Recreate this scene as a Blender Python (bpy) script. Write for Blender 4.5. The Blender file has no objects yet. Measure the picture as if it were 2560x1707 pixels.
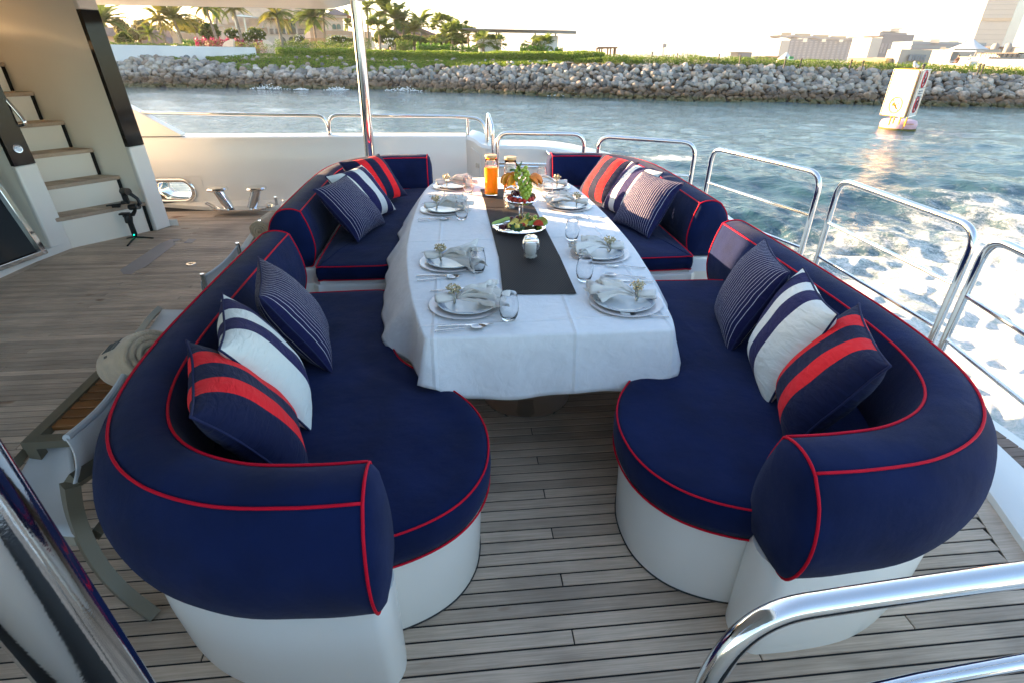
import bpy, math, random
import numpy as np
from mathutils import Vector, Matrix, Euler, noise
random.seed(11); RS = np.random.RandomState(5)
PI = math.pi; R = math.radians
S = bpy.context.scene
COL = S.collection

# ---------------------------------------------------------------- camera
CH = 1.75                                   # eye height over the aft deck
PITCH, YAW, ROLL, FPX = R(29.0), R(5.6), R(0.33), 1337.0
fw = Vector((math.sin(YAW)*math.cos(PITCH), math.cos(YAW)*math.cos(PITCH), -math.sin(PITCH)))
rt = Vector((math.cos(YAW), -math.sin(YAW), 0)); up = rt.cross(fw)
rt, up = rt*math.cos(ROLL)+up*math.sin(ROLL), up*math.cos(ROLL)-rt*math.sin(ROLL)
cd = bpy.data.cameras.new('camera'); cam = bpy.data.objects.new('camera', cd); COL.objects.link(cam)
M3 = Matrix((rt, up, -fw)).transposed()
cam.matrix_world = Matrix.Translation((0, 0, CH)) @ M3.to_4x4()
cd.sensor_width = 36; cd.lens = FPX/2560*36; cd.clip_start = 0.05; cd.clip_end = 9000
cd.dof.use_dof = True; cd.dof.focus_distance = 3.2; cd.dof.aperture_fstop = 14.0
S.camera = cam
# ---------------------------------------------------------------- sky, sun, exposure
SUN_EL, SUN_AZ = R(10.3), R(-56.0)          # azimuth clockwise from +Y: sun low, ahead to port
W = bpy.data.worlds.new('World'); S.world = W; W.use_nodes = True
nt = W.node_tree; nt.nodes.clear()
sky = nt.nodes.new('ShaderNodeTexSky'); sky.sky_type = 'NISHITA'; sky.sun_disc = False
sky.sun_elevation = SUN_EL; sky.sun_rotation = SUN_AZ % (2*PI)
sky.air_density = 1.0; sky.dust_density = 1.2; sky.ozone_density = 1.5; sky.altitude = 0
# the yacht heels and trims by about a degree: sea, shore and sky are level, tilted against the deck
RWq = Vector((0, 0, 1)).rotation_difference(Vector((.0133, .0114, 1)).normalized()); RW = RWq.to_matrix()
stc = nt.nodes.new('ShaderNodeTexCoord'); smp = nt.nodes.new('ShaderNodeMapping'); smp.inputs['Rotation'].default_value = RW.inverted().to_euler()
nt.links.new(stc.outputs['Generated'], smp.inputs[0]); nt.links.new(smp.outputs[0], sky.inputs[0])
bg = nt.nodes.new('ShaderNodeBackground'); bg.inputs[1].default_value = 0.085
wo = nt.nodes.new('ShaderNodeOutputWorld')
nt.links.new(sky.outputs[0], bg.inputs[0]); nt.links.new(bg.outputs[0], wo.inputs[0])
sd = bpy.data.lights.new('sun', 'SUN'); sd.energy = 5.0; sd.angle = R(0.6); sd.color = (1.0, 0.63, 0.33)
sun = bpy.data.objects.new('sun', sd); COL.objects.link(sun)
SDIR = Vector((math.sin(SUN_AZ)*math.cos(SUN_EL), math.cos(SUN_AZ)*math.cos(SUN_EL), math.sin(SUN_EL)))
sun.rotation_euler = (-SDIR).to_track_quat('-Z', 'Y').to_euler()
S.view_settings.view_transform = 'Standard'; S.view_settings.look = 'None'
S.view_settings.gamma = 1.0; S.view_settings.use_curve_mapping = False
S.view_settings.exposure = 3.12
HAZE = 0.00018
ORD = ['first', 'second', 'third', 'fourth', 'fifth', 'sixth', 'seventh', 'eighth', 'ninth', 'tenth', 'eleventh']
S.cycles.use_denoising = True; S.cycles.caustics_reflective = False; S.cycles.caustics_refractive = True
S.cycles.max_bounces = 10; S.cycles.transmission_bounces = 10; S.cycles.sample_clamp_indirect = 6.0
S.cycles.volume_bounces = 0

# ---------------------------------------------------------------- picking points (photo pixel -> place)
def ray(x, y): return fw*FPX + rt*(x-1280) - up*(y-853.5)
def az(x, y, z=0.0):
    d = ray(x, y); t = (z-CH)/d.z; return Vector((d.x*t, d.y*t, z))
def ay(x, y, Y):
    d = ray(x, y); t = Y/d.y; return Vector((d.x*t, Y, CH+d.z*t))
def ad(x, y, dist):
    d = ray(x, y); t = dist/math.hypot(d.x, d.y); return Vector((d.x*t, d.y*t, CH+d.z*t))
def pxm(dist_pt):                           # photo pixels per metre at a point
    return FPX/((dist_pt-Vector((0, 0, CH))).dot(fw))

# ---------------------------------------------------------------- materials
MATS = {}
def N(t, k, **kw):
    n = t.nodes.new(k)
    for a, b in kw.items(): setattr(n, a, b)
    return n
def mat(name, col, rough=0.5, metal=0.0, var=None, bump=None, sheen=0, coat=0, trans=0, ior=1.45, rand=0.0,
        island=0.0, stretch=(1, 1, 1), sub=0, spec=0.5, emit=None, fine=None, aniso=None):
    """principled; var=(scale, amount[, colour2]) mottles; bump=(scale, strength[, detail]); rand = per-object brightness"""
    m = bpy.data.materials.new(name); m.use_nodes = True; t = m.node_tree; L = t.links.new
    b = t.nodes['Principled BSDF']
    b.inputs['Base Color'].default_value = (*col, 1); b.inputs['Roughness'].default_value = rough
    b.inputs['Metallic'].default_value = metal; b.inputs['IOR'].default_value = ior
    b.inputs['Transmission Weight'].default_value = trans
    b.inputs['Specular IOR Level'].default_value = spec
    b.inputs['Sheen Weight'].default_value = sheen; b.inputs['Coat Weight'].default_value = coat
    b.inputs['Coat Roughness'].default_value = 0.08
    if sub: b.inputs['Subsurface Weight'].default_value = sub; b.inputs['Subsurface Radius'].default_value = (.02, .01, .005)
    tc = N(t, 'ShaderNodeTexCoord'); mp = N(t, 'ShaderNodeMapping'); mp.inputs['Scale'].default_value = stretch
    L(tc.outputs['Object'], mp.inputs[0])
    cur = None
    if var:
        nz = N(t, 'ShaderNodeTexNoise'); nz.inputs['Scale'].default_value = var[0]; nz.inputs['Detail'].default_value = 6
        L(mp.outputs[0], nz.inputs['Vector'])
        mx = N(t, 'ShaderNodeMix', data_type='RGBA')
        c2 = var[2] if len(var) > 2 else tuple(c*(1-var[1]) for c in col)
        c1 = col if len(var) > 2 else tuple(min(1, c*(1+var[1])) for c in col)
        mx.inputs[6].default_value = (*c1, 1); mx.inputs[7].default_value = (*c2, 1)
        rp = N(t, 'ShaderNodeMapRange'); rp.inputs[1].default_value = .3; rp.inputs[2].default_value = .7
        L(nz.outputs[0], rp.inputs[0]); L(rp.outputs[0], mx.inputs[0]); cur = mx.outputs[2]
    for on, amt in (('ObjectInfo', rand), ('NewGeometry', island)):
        if amt:
            oi = N(t, 'ShaderNode'+on); mr = N(t, 'ShaderNodeMapRange')
            mr.inputs[3].default_value = 1-amt; mr.inputs[4].default_value = 1+amt
            L(oi.outputs['Random' if on == 'ObjectInfo' else 'Random Per Island'], mr.inputs[0])
            mm = N(t, 'ShaderNodeMix', data_type='RGBA', blend_type='MULTIPLY'); mm.inputs[0].default_value = 1
            if cur: L(cur, mm.inputs[6])
            else: mm.inputs[6].default_value = (*col, 1)
            L(mr.outputs[0], mm.inputs[7]); cur = mm.outputs[2]
    if cur: L(cur, b.inputs['Base Color'])
    if bump:
        nb = N(t, 'ShaderNodeTexNoise'); nb.inputs['Scale'].default_value = bump[0]
        nb.inputs['Detail'].default_value = bump[2] if len(bump) > 2 else 4
        L(mp.outputs[0], nb.inputs['Vector'])
        bp = N(t, 'ShaderNodeBump'); bp.inputs['Strength'].default_value = bump[1]; bp.inputs['Distance'].default_value = 0.01
        L(nb.outputs[0], bp.inputs['Height'])
        if fine:
            nf = N(t, 'ShaderNodeTexNoise'); nf.inputs['Scale'].default_value = fine[0]; nf.inputs['Detail'].default_value = 2
            L(tc.outputs['Object'], nf.inputs['Vector'])
            b2 = N(t, 'ShaderNodeBump'); b2.inputs['Strength'].default_value = fine[1]; b2.inputs['Distance'].default_value = 0.002
            L(nf.outputs[0], b2.inputs['Height']); L(bp.outputs[0], b2.inputs['Normal']); bp = b2
        L(bp.outputs[0], b.inputs['Normal'])
    if emit:
        b.inputs['Emission Color'].default_value = (*emit[0], 1); b.inputs['Emission Strength'].default_value = emit[1]
    MATS[name] = m; return m

M = MATS
mat('gelcoat', (0.77, 0.755, 0.715), .28, coat=.35, var=(1.3, .03), bump=(2.5, .06), fine=(260, .05))
mat('gelcoat_cream', (0.88, 0.84, 0.75), .3, coat=.3, var=(1.1, .04), bump=(1.8, .05))
mat('chrome', (0.80, 0.79, 0.78), .07, 1.0, bump=(9, .02), fine=(300, .03))
mat('chrome_dull', (0.62, 0.61, 0.6), .22, 1.0)
mat('navy', (0.0034, 0.0100, 0.053), .85, sheen=.055, var=(5, .25), bump=(6, 1.0, 5), fine=(900, .35), spec=.14)
mat('red_piping', (0.55, 0.004, 0.024), .65, spec=.15)
mat('navy_piping', (0.012, 0.016, 0.06), .8, spec=.3)
mat('linen', (0.75, 0.75, 0.76), .85, sheen=.2, bump=(5, .55, 3), fine=(700, .4), spec=.2, var=(30, .03))
mat('napkin', (0.70, 0.66, 0.62), .9, sheen=.2, bump=(26, .6, 3), fine=(900, .5), spec=.15)
mat('black_glass', (0.006, 0.006, 0.007), .08, spec=.35)
mat('door_glass', (0.003, 0.003, 0.004), .12, spec=.12)
mat('dark_caulk', (0.012, 0.012, 0.012), .8)
mat('table_steel', (0.5, 0.49, 0.47), .12, 1.0)
mat('taupe_metal', (0.19, 0.165, 0.115), .4, .3, spec=.5)
mat('sling', (0.62, 0.63, 0.63), .8, sheen=.2, bump=(8, .3), fine=(500, .2), var=(5, .05))
mat('towel', (0.70, 0.51, 0.32), .95, sheen=.6, var=(22, .12), bump=(160, .9, 3), fine=(700, 1.0))
mat('teak_orange', (0.22, 0.085, 0.022), .5, var=(9, .3), rand=.2, stretch=(.12, 1, 1), bump=(40, .15))
mat('plate', (0.60, 0.62, 0.63), .22, coat=.2, var=(8, .03))
mat('charger', (0.62, 0.57, 0.56), .2, coat=.3)
mat('stone_plate_mark', (0.10, 0.13, 0.24), .3)
mat('steel_cutlery', (0.66, 0.62, 0.57), .16, 1.0)
mat('glass', (1, 1, 1), .0, trans=1.0, ior=1.45)
mat('juice', (1.0, 0.33, 0.002), .35, spec=.3)
_j = MATS['juice'].node_tree.nodes['Principled BSDF']; _j.inputs['Subsurface Weight'].default_value = .85; _j.inputs['Subsurface Radius'].default_value = (1, .42, .03); _j.inputs['Subsurface Scale'].default_value = .05
mat('teak_brown', (.17, .10, .065), .5, var=(14, .3), rand=.25, stretch=(.15, 1, 1), bump=(60, .2))
mat('sealant', (.03, .03, .03), .7)
mat('bamboo', (0.62, 0.42, 0.22), .5, var=(30, .2))
mat('gold_beads', (0.55, 0.47, 0.30), .25, .85, rand=.1, island=.3)
mat('ring_metal', (0.42, 0.40, 0.33), .35, .8)
mat('black_plastic', (0.012, 0.012, 0.013), .38, spec=.5)
mat('green_led', (0.0, 0.5, 0.3), .4, emit=((0.0, 1, .5), 1.0))
mat('white_plastic', (0.66, 0.66, 0.64), .4)

# ---------------------------------------------------------------- mesh collecting
class MB:
    def __init__(s): s.v = []; s.f = []; s.uv = None
    def add(s, vs, fs):
        o = len(s.v); s.v.extend([tuple(v) for v in vs]); s.f.extend([tuple(i+o for i in f) for f in fs]); return s
    def box(s, c, d, rot=0.0, tilt=None):
        c = Vector(c); h = [x/2 for x in d]; m = Matrix.Rotation(rot, 3, 'Z')
        if tilt is not None: m = m @ tilt
        vs = [c + m @ Vector((sx*h[0], sy*h[1], sz*h[2])) for sz in (-1, 1) for sy in (-1, 1) for sx in (-1, 1)]
        return s.add(vs, [(0, 2, 3, 1), (4, 5, 7, 6), (0, 1, 5, 4), (2, 6, 7, 3), (0, 4, 6, 2), (1, 3, 7, 5)])
    def hexa(s, p8): return s.add(p8, [(0, 3, 2, 1), (4, 5, 6, 7), (0, 1, 5, 4), (1, 2, 6, 5), (2, 3, 7, 6), (3, 0, 4, 7)])
    def prism(s, poly, off):                 # polygon of 3-D points extruded by a vector
        n = len(poly); off = Vector(off); a = [Vector(p) for p in poly]; b = [p+off for p in a]
        return s.add(a+b, [tuple(range(n-1, -1, -1)), tuple(range(n, 2*n))] + [(i, (i+1) % n, n+(i+1) % n, n+i) for i in range(n)])
    def bar(s, a, b, w, h, upv=(0, 0, 1)):
        a, b = Vector(a), Vector(b); d = (b-a).normalized(); x = d.cross(Vector(upv)).normalized(); y = x.cross(d)
        q = [a+x*(w/2*i)+y*(h/2*j) for i, j in ((-1, -1), (1, -1), (1, 1), (-1, 1))]
        return s.prism(q, b-a)
    def tube(s, pts, r, seg=10, closed=False, cap=True, flat=1.0):
        pts = [Vector(p) for p in pts]; n = len(pts)
        rr = r if isinstance(r, (list, tuple)) else [r]*n
        rings = []; prev = None
        for i, p in enumerate(pts):
            if closed: t = pts[(i+1) % n]-pts[i-1]
            else: t = pts[min(i+1, n-1)]-pts[max(i-1, 0)]
            if t.length < 1e-9: t = Vector((0, 0, 1))
            t.normalize()
            if prev is None:
                a = Vector((0, 0, 1)) if abs(t.z) < .9 else Vector((1, 0, 0)); x = t.cross(a).normalized()
            else: x = (prev - t*prev.dot(t)); x = x.normalized() if x.length > 1e-6 else t.orthogonal().normalized()
            prev = x; y = t.cross(x)
            rings.append([p + x*math.cos(k*2*PI/seg)*rr[i] + y*math.sin(k*2*PI/seg)*rr[i]*flat for k in range(seg)])
        o = len(s.v)
        for q in rings: s.v.extend([tuple(v) for v in q])
        m = n if closed else n-1
        for i in range(m):
            for k in range(seg):
                j = (i+1) % n; l = (k+1) % seg
                s.f.append((o+i*seg+k, o+i*seg+l, o+j*seg+l, o+j*seg+k))
        if not closed and cap:
            s.f.append(tuple(o+k for k in range(seg-1, -1, -1))); s.f.append(tuple(o+(n-1)*seg+k for k in range(seg)))
        return s
    def loft(s, rings, close=True, cap0=False, cap1=False):
        o = len(s.v); k = len(rings[0])
        for q in rings: s.v.extend([tuple(v) for v in q])
        for i in range(len(rings)-1):
            for j in range(k if close else k-1):
                l = (j+1) % k
                s.f.append((o+i*k+j, o+i*k+l, o+(i+1)*k+l, o+(i+1)*k+j))
        if cap0: s.f.append(tuple(o+j for j in range(k-1, -1, -1)))
        if cap1: s.f.append(tuple(o+(len(rings)-1)*k+j for j in range(k)))
        return s
    def lathe(s, prof, c=(0, 0, 0), seg=24, axis=None):
        """prof: list of (r, z)"""
        c = Vector(c); q = Matrix.Identity(3) if axis is None else Vector((0, 0, 1)).rotation_difference(Vector(axis)).to_matrix()
        rings = [[c + q @ Vector((max(r, 1e-4)*math.cos(k*2*PI/seg), max(r, 1e-4)*math.sin(k*2*PI/seg), z)) for k in range(seg)] for r, z in prof]
        return s.loft(rings, True, False, False)
    def ball(s, c, r, seg=8, rings=6, sc=(1, 1, 1), q=None):
        c = Vector(c); out = []
        for i in range(rings+1):
            a = PI*i/rings
            row = []
            for k in range(seg):
                p = Vector((r*sc[0]*math.sin(a)*math.cos(2*PI*k/seg), r*sc[1]*math.sin(a)*math.sin(2*PI*k/seg), -r*sc[2]*math.cos(a)))
                if q is not None: p = q @ p
                row.append(c+p)
            out.append(row)
        return s.loft(out)
    def grid(s, P):                          # P[i][j] of points
        n, m = len(P), len(P[0]); o = len(s.v)
        for row in P: s.v.extend([tuple(v) for v in row])
        for i in range(n-1):
            for j in range(m-1):
                s.f.append((o+i*m+j, o+i*m+j+1, o+(i+1)*m+j+1, o+(i+1)*m+j))
        return s

def link(name, me, m=None, parent=None, loc=None):
    o = bpy.data.objects.new(name, me); COL.objects.link(o)
    if m is not None and not me.materials: me.materials.append(M[m] if isinstance(m, str) else m)
    if parent is not None:
        o.parent = parent
        if parent.get('w0') is not None and loc is None:   # part built in world coordinates
            o.location = -Vector(parent['w0'])
    if loc is not None: o.location = loc
    return o
def mesh(name, mb, ang=35, smooth=True):
    me = bpy.data.meshes.new(name); me.from_pydata(mb.v, [], mb.f); me.update()
    if smooth and len(mb.f):
        me.shade_smooth()
        if ang < 180: me.set_sharp_from_angle(angle=R(ang))
    else: me.shade_flat()
    return me
def ob(name, mb, m, parent=None, loc=None, ang=35, smooth=True, bevel=0, sub=0):
    o = link(name, mesh(name, mb, ang, smooth), m, parent, loc)
    if bevel:
        b = o.modifiers.new('b', 'BEVEL'); b.width = bevel; b.segments = 2; b.limit_method = 'ANGLE'; b.angle_limit = R(40)
        o.data.shade_smooth(); o.data.set_sharp_from_angle(angle=R(50))
    if sub: b = o.modifiers.new('s', 'SUBSURF'); b.levels = sub; b.render_levels = sub
    return o
def tag(o, label=None, cat=None, group=None, kind=None):
    if label: o['label'] = label
    if cat: o['category'] = cat
    if group: o['group'] = group
    if kind: o['kind'] = kind
    return o
def thing(name, label, cat, loc=(0, 0, 0), group=None, rotz=0, world=True, kind=None):
    o = bpy.data.objects.new(name, None); COL.objects.link(o); o.location = loc; o.rotation_euler = (0, 0, rotz)
    o.empty_display_size = .1
    if world: o['w0'] = tuple(loc)
    return tag(o, label, cat, group, kind)
def copy_tree(o, parent=None):
    c = o.copy(); COL.objects.link(c)
    if parent is not None: c.parent = parent
    for ch in list(o.children): copy_tree(ch, c)
    return c
def struct(name, mb, m, **k): return tag(ob(name, mb, m, **k), kind='structure')

def catmull(pts, n=8, closed=False):
    P = [Vector(p) for p in pts]; out = []; k = len(P)
    for i in range(k if closed else k-1):
        if closed: a, b, c, d = P[i-1], P[i], P[(i+1) % k], P[(i+2) % k]
        else: a, b, c, d = P[max(i-1, 0)], P[i], P[i+1], P[min(i+2, k-1)]
        for j in range(n):
            t = j/n; t2 = t*t; t3 = t2*t
            out.append(0.5*((2*b)+(-a+c)*t+(2*a-5*b+4*c-d)*t2+(-a+3*b-3*c+d)*t3))
    if not closed: out.append(P[-1])
    return out
def fillet(pts, r, n=6, closed=False):
    P = [Vector(p) for p in pts]; out = []; k = len(P)
    for i, p in enumerate(P):
        if not closed and i in (0, k-1): out.append(p); continue
        a = P[i-1]-p; b = P[(i+1) % k]-p; rr = min(r, a.length*.49, b.length*.49)
        s, e = p+a.normalized()*rr, p+b.normalized()*rr
        for j in range(n+1):
            t = j/n; out.append(s*(1-t)**2+p*2*t*(1-t)+e*t*t)
    return out
# ================================================================ YACHT STRUCTURE
# deck planks: rows run fore and aft, 55 mm pitch, butt joints every fourth row in line
def teak(name, cols, caulk=False):
    m = bpy.data.materials.new(name); m.use_nodes = True; t = m.node_tree; L = t.links.new; b = t.nodes['Principled BSDF']
    tc = N(t, 'ShaderNodeTexCoord'); ge = N(t, 'ShaderNodeNewGeometry'); oi = N(t, 'ShaderNodeObjectInfo')
    mp = N(t, 'ShaderNodeMapping'); mp.inputs['Scale'].default_value = (5, 150, 150); L(ge.outputs['Position'], mp.inputs[0])
    add = N(t, 'ShaderNodeVectorMath', operation='ADD'); L(mp.outputs[0], add.inputs[0])
    rr = N(t, 'ShaderNodeMath', operation='MULTIPLY'); rr.inputs[1].default_value = 37; L(oi.outputs['Random'], rr.inputs[0])
    L(rr.outputs[0], add.inputs[1])
    n1 = N(t, 'ShaderNodeTexNoise'); n1.inputs['Scale'].default_value = 1.0; n1.inputs['Detail'].default_value = 5; n1.inputs['Roughness'].default_value = .65; L(add.outputs[0], n1.inputs['Vector'])
    n2 = N(t, 'ShaderNodeTexNoise'); n2.inputs['Scale'].default_value = 3.0; n2.inputs['Detail'].default_value = 5; L(ge.outputs['Position'], n2.inputs['Vector'])
    c = N(t, 'ShaderNodeValToRGB'); e = c.color_ramp.elements
    e[0].position = .28; e[0].color = (*cols[0], 1); e[1].position = .72; e[1].color = (*cols[1], 1); L(n1.outputs[0], c.inputs[0])
    m2 = N(t, 'ShaderNodeMix', data_type='RGBA', blend_type='MULTIPLY'); m2.inputs[0].default_value = 1
    r2 = N(t, 'ShaderNodeMapRange'); r2.inputs[1].default_value = .3; r2.inputs[2].default_value = .7; r2.inputs[3].default_value = .78; r2.inputs[4].default_value = 1.15
    L(n2.outputs[0], r2.inputs[0]); L(c.outputs[0], m2.inputs[6]); L(r2.outputs[0], m2.inputs[7])
    m3 = N(t, 'ShaderNodeMix', data_type='RGBA', blend_type='MULTIPLY'); m3.inputs[0].default_value = 1
    r3 = N(t, 'ShaderNodeMapRange'); r3.inputs[3].default_value = .78; r3.inputs[4].default_value = 1.18
    L(ge.outputs['Random Per Island'] if caulk else oi.outputs['Random'], r3.inputs[0]); L(m2.outputs[2], m3.inputs[6]); L(r3.outputs[0], m3.inputs[7])
    # rusty spill stains
    n4 = N(t, 'ShaderNodeTexNoise'); n4.inputs['Scale'].default_value = 1.0; n4.inputs['Detail'].default_value = 2
    mp4 = N(t, 'ShaderNodeMapping'); mp4.inputs['Scale'].default_value = (2.6, 6.5, 1); L(ge.outputs['Position'], mp4.inputs[0]); L(mp4.outputs[0], n4.inputs['Vector'])
    r4 = N(t, 'ShaderNodeMapRange'); r4.inputs[1].default_value = .70; r4.inputs[2].default_value = .74; L(n4.outputs[0], r4.inputs[0])
    m4 = N(t, 'ShaderNodeMix', data_type='RGBA'); L(r4.outputs[0], m4.inputs[0]); L(m3.outputs[2], m4.inputs[6]); m4.inputs[7].default_value = (cols[0][0]*.62, cols[0][1]*.42, cols[0][2]*.32, 1)
    L(m4.outputs[2], b.inputs['Base Color']); b.inputs['Roughness'].default_value = .62; b.inputs['Specular IOR Level'].default_value = .35
    bp = N(t, 'ShaderNodeBump'); bp.inputs['Strength'].default_value = .35; bp.inputs['Distance'].default_value = .002
    L(n1.outputs[0], bp.inputs['Height']); L(bp.outputs[0], b.inputs['Normal']); MATS[name] = m
teak('teak', ((0.39, 0.295, 0.215), (0.64, 0.49, 0.37)))
teak('teak_stuff', ((0.39, 0.295, 0.215), (0.64, 0.49, 0.37)), True)
teak('teak_wet', ((0.10, 0.062, 0.045), (0.23, 0.17, 0.14)))

def stern_x(y):                               # inner edge of the stern coaming
    return float(np.interp(y, (-1, 1.34, 1.62, 2.5, 4.2, 5.2, 6.0, 6.9), (1.4, 2.20, 2.31, 2.50, 2.55, 2.30, 1.9, 1.2)))
hull = MB(); out = [(-9, 7.3)] + [(-4, 7.25), (0.2, 7.2), (1.4, 6.9), (2.1, 6.3), (2.7, 5.3), (2.86, 4.2), (2.8, 2.5), (2.6, 1.5), (2.2, .2), (1.9, -1), (-9, -1)]
rings = []
for z, k in ((-.016, 1.0), (-.25, 1.005), (-1.3, .99), (-2.4, .95)):
    rings.append([Vector((x*k, 1+(y-1)*k, z)) for x, y in reversed(out)])
hull.loft(rings, True, False, False); hull.f.append(tuple(range(len(out)-1, -1, -1)))
tag(ob('yacht_hull', hull, 'gelcoat', ang=30), 'white yacht hull carrying the aft deck', 'yacht')
dk = MB(); dk.prism([(x, y, -.012) for x, y in ((-9, 6.95), (0.2, 6.9), (1.2, 6.8), (1.9, 6.0), (2.3, 5.2), (2.55, 4.2), (2.5, 2.5), (2.31, 1.62), (2.2, 1.34), (1.4, -1), (-9, -1))], (0, 0, .006))
deck = struct('deck', dk, 'dark_caulk', smooth=False)
PITCHW = .05535; Y0 = 2.21
pl = []
for r in range(-82, 90):
    yc = Y0 - r*PITCHW - PITCHW/2 + PITCHW*.0
    if yc < .25 or yc > 6.62: continue
    j0 = (.32, 1.50, .92, 2.25)[r % 4]
    xs = [j0+3.15*k for k in range(-4, 3)]
    x1 = stern_x(yc)-.095; x0 = -5.6
    cuts = [x0]+[x for x in xs if x0+.3 < x < x1-.12]+[x1]
    for a, b in zip(cuts[:-1], cuts[1:]):
        if False: continue
        sk = .0
        pl.append((a+.002, b-.002, yc))
vis = sorted(pl, key=lambda p: (ay_d := ((max(0, abs((p[0]+p[1])/2-.3)-(p[1]-p[0])/2))**2+p[2]**2)))
w = PITCHW/2-.0036
def plank_mb(a, b, y, mb):
    e = .0012
    mb.add([(a, y-w, -.004), (b, y-w, -.004), (b, y+w, -.004), (a, y+w, -.004), (a+e, y-w+e, 0), (b-e, y-w+e, 0), (b-e, y+w-e, 0), (a+e, y+w-e, 0)],
           [(4, 5, 6, 7), (0, 1, 5, 4), (1, 2, 6, 5), (2, 3, 7, 6), (3, 0, 4, 7)])
cache = {}
rest = MB()
for i, (a, b, y) in enumerate(vis):
    if i < 292:
        k = round(b-a, 3)
        if k not in cache:
            q = MB(); plank_mb(-k/2, k/2, 0, q); cache[k] = mesh('plank', q, smooth=False); cache[k].materials.append(M['teak'])
        link('plank', cache[k], None, deck, ((a+b)/2, y, 0))
    else: plank_mb(a, b, y, rest)
tag(ob('planking', rest, 'teak_stuff', deck, smooth=False), kind='stuff')
# margin planks following the stern edge and the house front
def margin(pts, wd, z0=.001):
    p = catmull(pts, 6); mb = MB(); A = []; B = []
    for i, q in enumerate(p):
        t = (p[min(i+1, len(p)-1)]-p[max(i-1, 0)]).normalized(); n = Vector((-t.y, t.x, 0)); A.append(q+n*wd/2); B.append(q-n*wd/2)
    mb.grid([[v+Vector((0, 0, -.004)) for v in A], [v+Vector((0, 0, z0)) for v in A], [v+Vector((0, 0, z0)) for v in B], [v+Vector((0, 0, -.004)) for v in B]])
    return mb
seg = [(stern_x(y)-.047, y, 0) for y in np.linspace(.3, 6.0, 20)]
for a in range(0, 19, 6): ob('margin_plank', margin(seg[a:a+7], .085), 'teak', deck, smooth=False)
# stern coaming
c = MB(); P = [[], [], [], [], []]
for y in np.linspace(-.9, 6.3, 40):
    x = stern_x(y)
    for k, (dx, z) in enumerate(((0, -.01), (.004, .03), (.02, .036), (.19, .036), (.20, -.05))): P[k].append(Vector((x+dx, y, z)))
c.grid(P[::-1]); struct('stern_coaming', c, 'gelcoat')
# swim platform, lower, wet brown teak
sp = MB(); e1 = az(2487, 1050, -.42); e2 = az(2560, 1101, -.42); ed = (e2-e1).normalized()
pl_out = lambda y: e1.x+(y-e1.y)*ed.x/ed.y
sp.prism([(stern_x(y)+.18, y, -.56) for y in (0, 1.5, 3, 4.4)]+[(pl_out(y)+.09, y, -.56) for y in (3.2, 1.5, 0)], (0, 0, .08))
plat = tag(ob('swim_platform', sp, 'gelcoat', smooth=False), 'white edged swim platform with wet brown teak slats below the stern', 'platform')
for i in range(34):
    y = .15+i*.085; x0 = stern_x(y)+.2; x1 = pl_out(y)-.03
    if x1-x0 < .1: continue
    q = MB(); q.box(((x0+x1)/2, y, -.465), (x1-x0, .078, .03)); ob('slat', q, 'teak_wet', plat, smooth=False, bevel=.004)
# ---- bulwark on the far side
b = MB()
HX0, HX1, HZ = -3.80, -3.08, .35
zp = lambda x, z: z-.012*max(0, (x+3.4)/3.4)
yp_ = lambda x, y: y - (0.0 if x < -1 else .03*(x+1)**2)
pf = [(6.86, -.02), (6.87, .10), (6.88, HZ), (6.885, .74), (6.905, .785), (6.95, .80), (7.12, .80), (7.18, .76), (7.24, HZ), (7.26, .10), (7.28, -.1)]
for lo, hi, pp in ((-9, HX0, pf), (HX0, HX1, pf[2:9]), (HX1, .10, pf)):
    b.grid([[Vector((x, yp_(x, y), zp(x, z))) for x in np.linspace(lo, hi, max(2, int((hi-lo)*6)))] for y, z in pp][::-1])
oc = Vector((-3.438, 6.88, .187))
def ovalpts(w_, h_, y, n=48):
    o = []
    for k in range(n):
        a = 2*PI*(k+.5)/n; ca, sa = math.cos(a), math.sin(a); o.append(oc+Vector(((w_-h_)*(1 if ca > 0 else -1)+h_*ca, y, h_*sa)))
    return o
def rectpts(y, n=48):
    o = []
    for p in ovalpts(.205, .100, y, n):
        d = p-oc; k = min((HX1-oc.x)/d.x if d.x > 0 else (HX0-oc.x)/d.x, (HZ-oc.z)/d.z if d.z > 0 else (-.02-oc.z)/d.z); o.append(Vector((oc.x+d.x*k, oc.y+y, oc.z+d.z*k)))
    return o
b.loft([rectpts(-.008), ovalpts(.205, .100, 0), ovalpts(.205, .100, .36), rectpts(.37)])
# quarter: the face turns inboard and the coaming drops aft in a long curve
cn = MB()
tr = [(.10, 6.86, .775), (.18, 6.80, .76), (.30, 6.66, .705), (.55, 6.62, .70), (.95, 6.62, .69), (1.3, 6.58, .64), (1.6, 6.48, .575), (1.85, 6.3, .50), (2.1, 6.0, .40), (2.3, 5.6, .28), (2.5, 5.2, .12)]
tr = catmull(tr, 5)
rows = [[], [], [], [], [], []]
for i, p in enumerate(tr):
    k = i/(len(tr)-1); wd = .42+.1*k; n = Vector((.25+.7*k, .97-.5*k, 0)).normalized()
    rows[0].append(Vector((p.x, p.y, -.02))); rows[1].append(Vector((p.x, p.y, p.z-.03))); rows[2].append(p+n*.03)
    rows[3].append(p+n*wd*.8+Vector((0, 0, .035-.05*k))); rows[4].append(p+n*wd+Vector((0, 0, -.03))); rows[5].append(p+n*(wd+.05)+Vector((0, 0, -p.z-.3)))
cn.grid(rows[::-1])
bul = thing('bulwark', 'long white bulwark with chrome rimmed oval hole behind the bollard', 'bulwark', (-2, 6.9, 0))
ob('side_wall', b, 'gelcoat', bul); ob('quarter_moulding', cn, 'gelcoat', bul)
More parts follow.
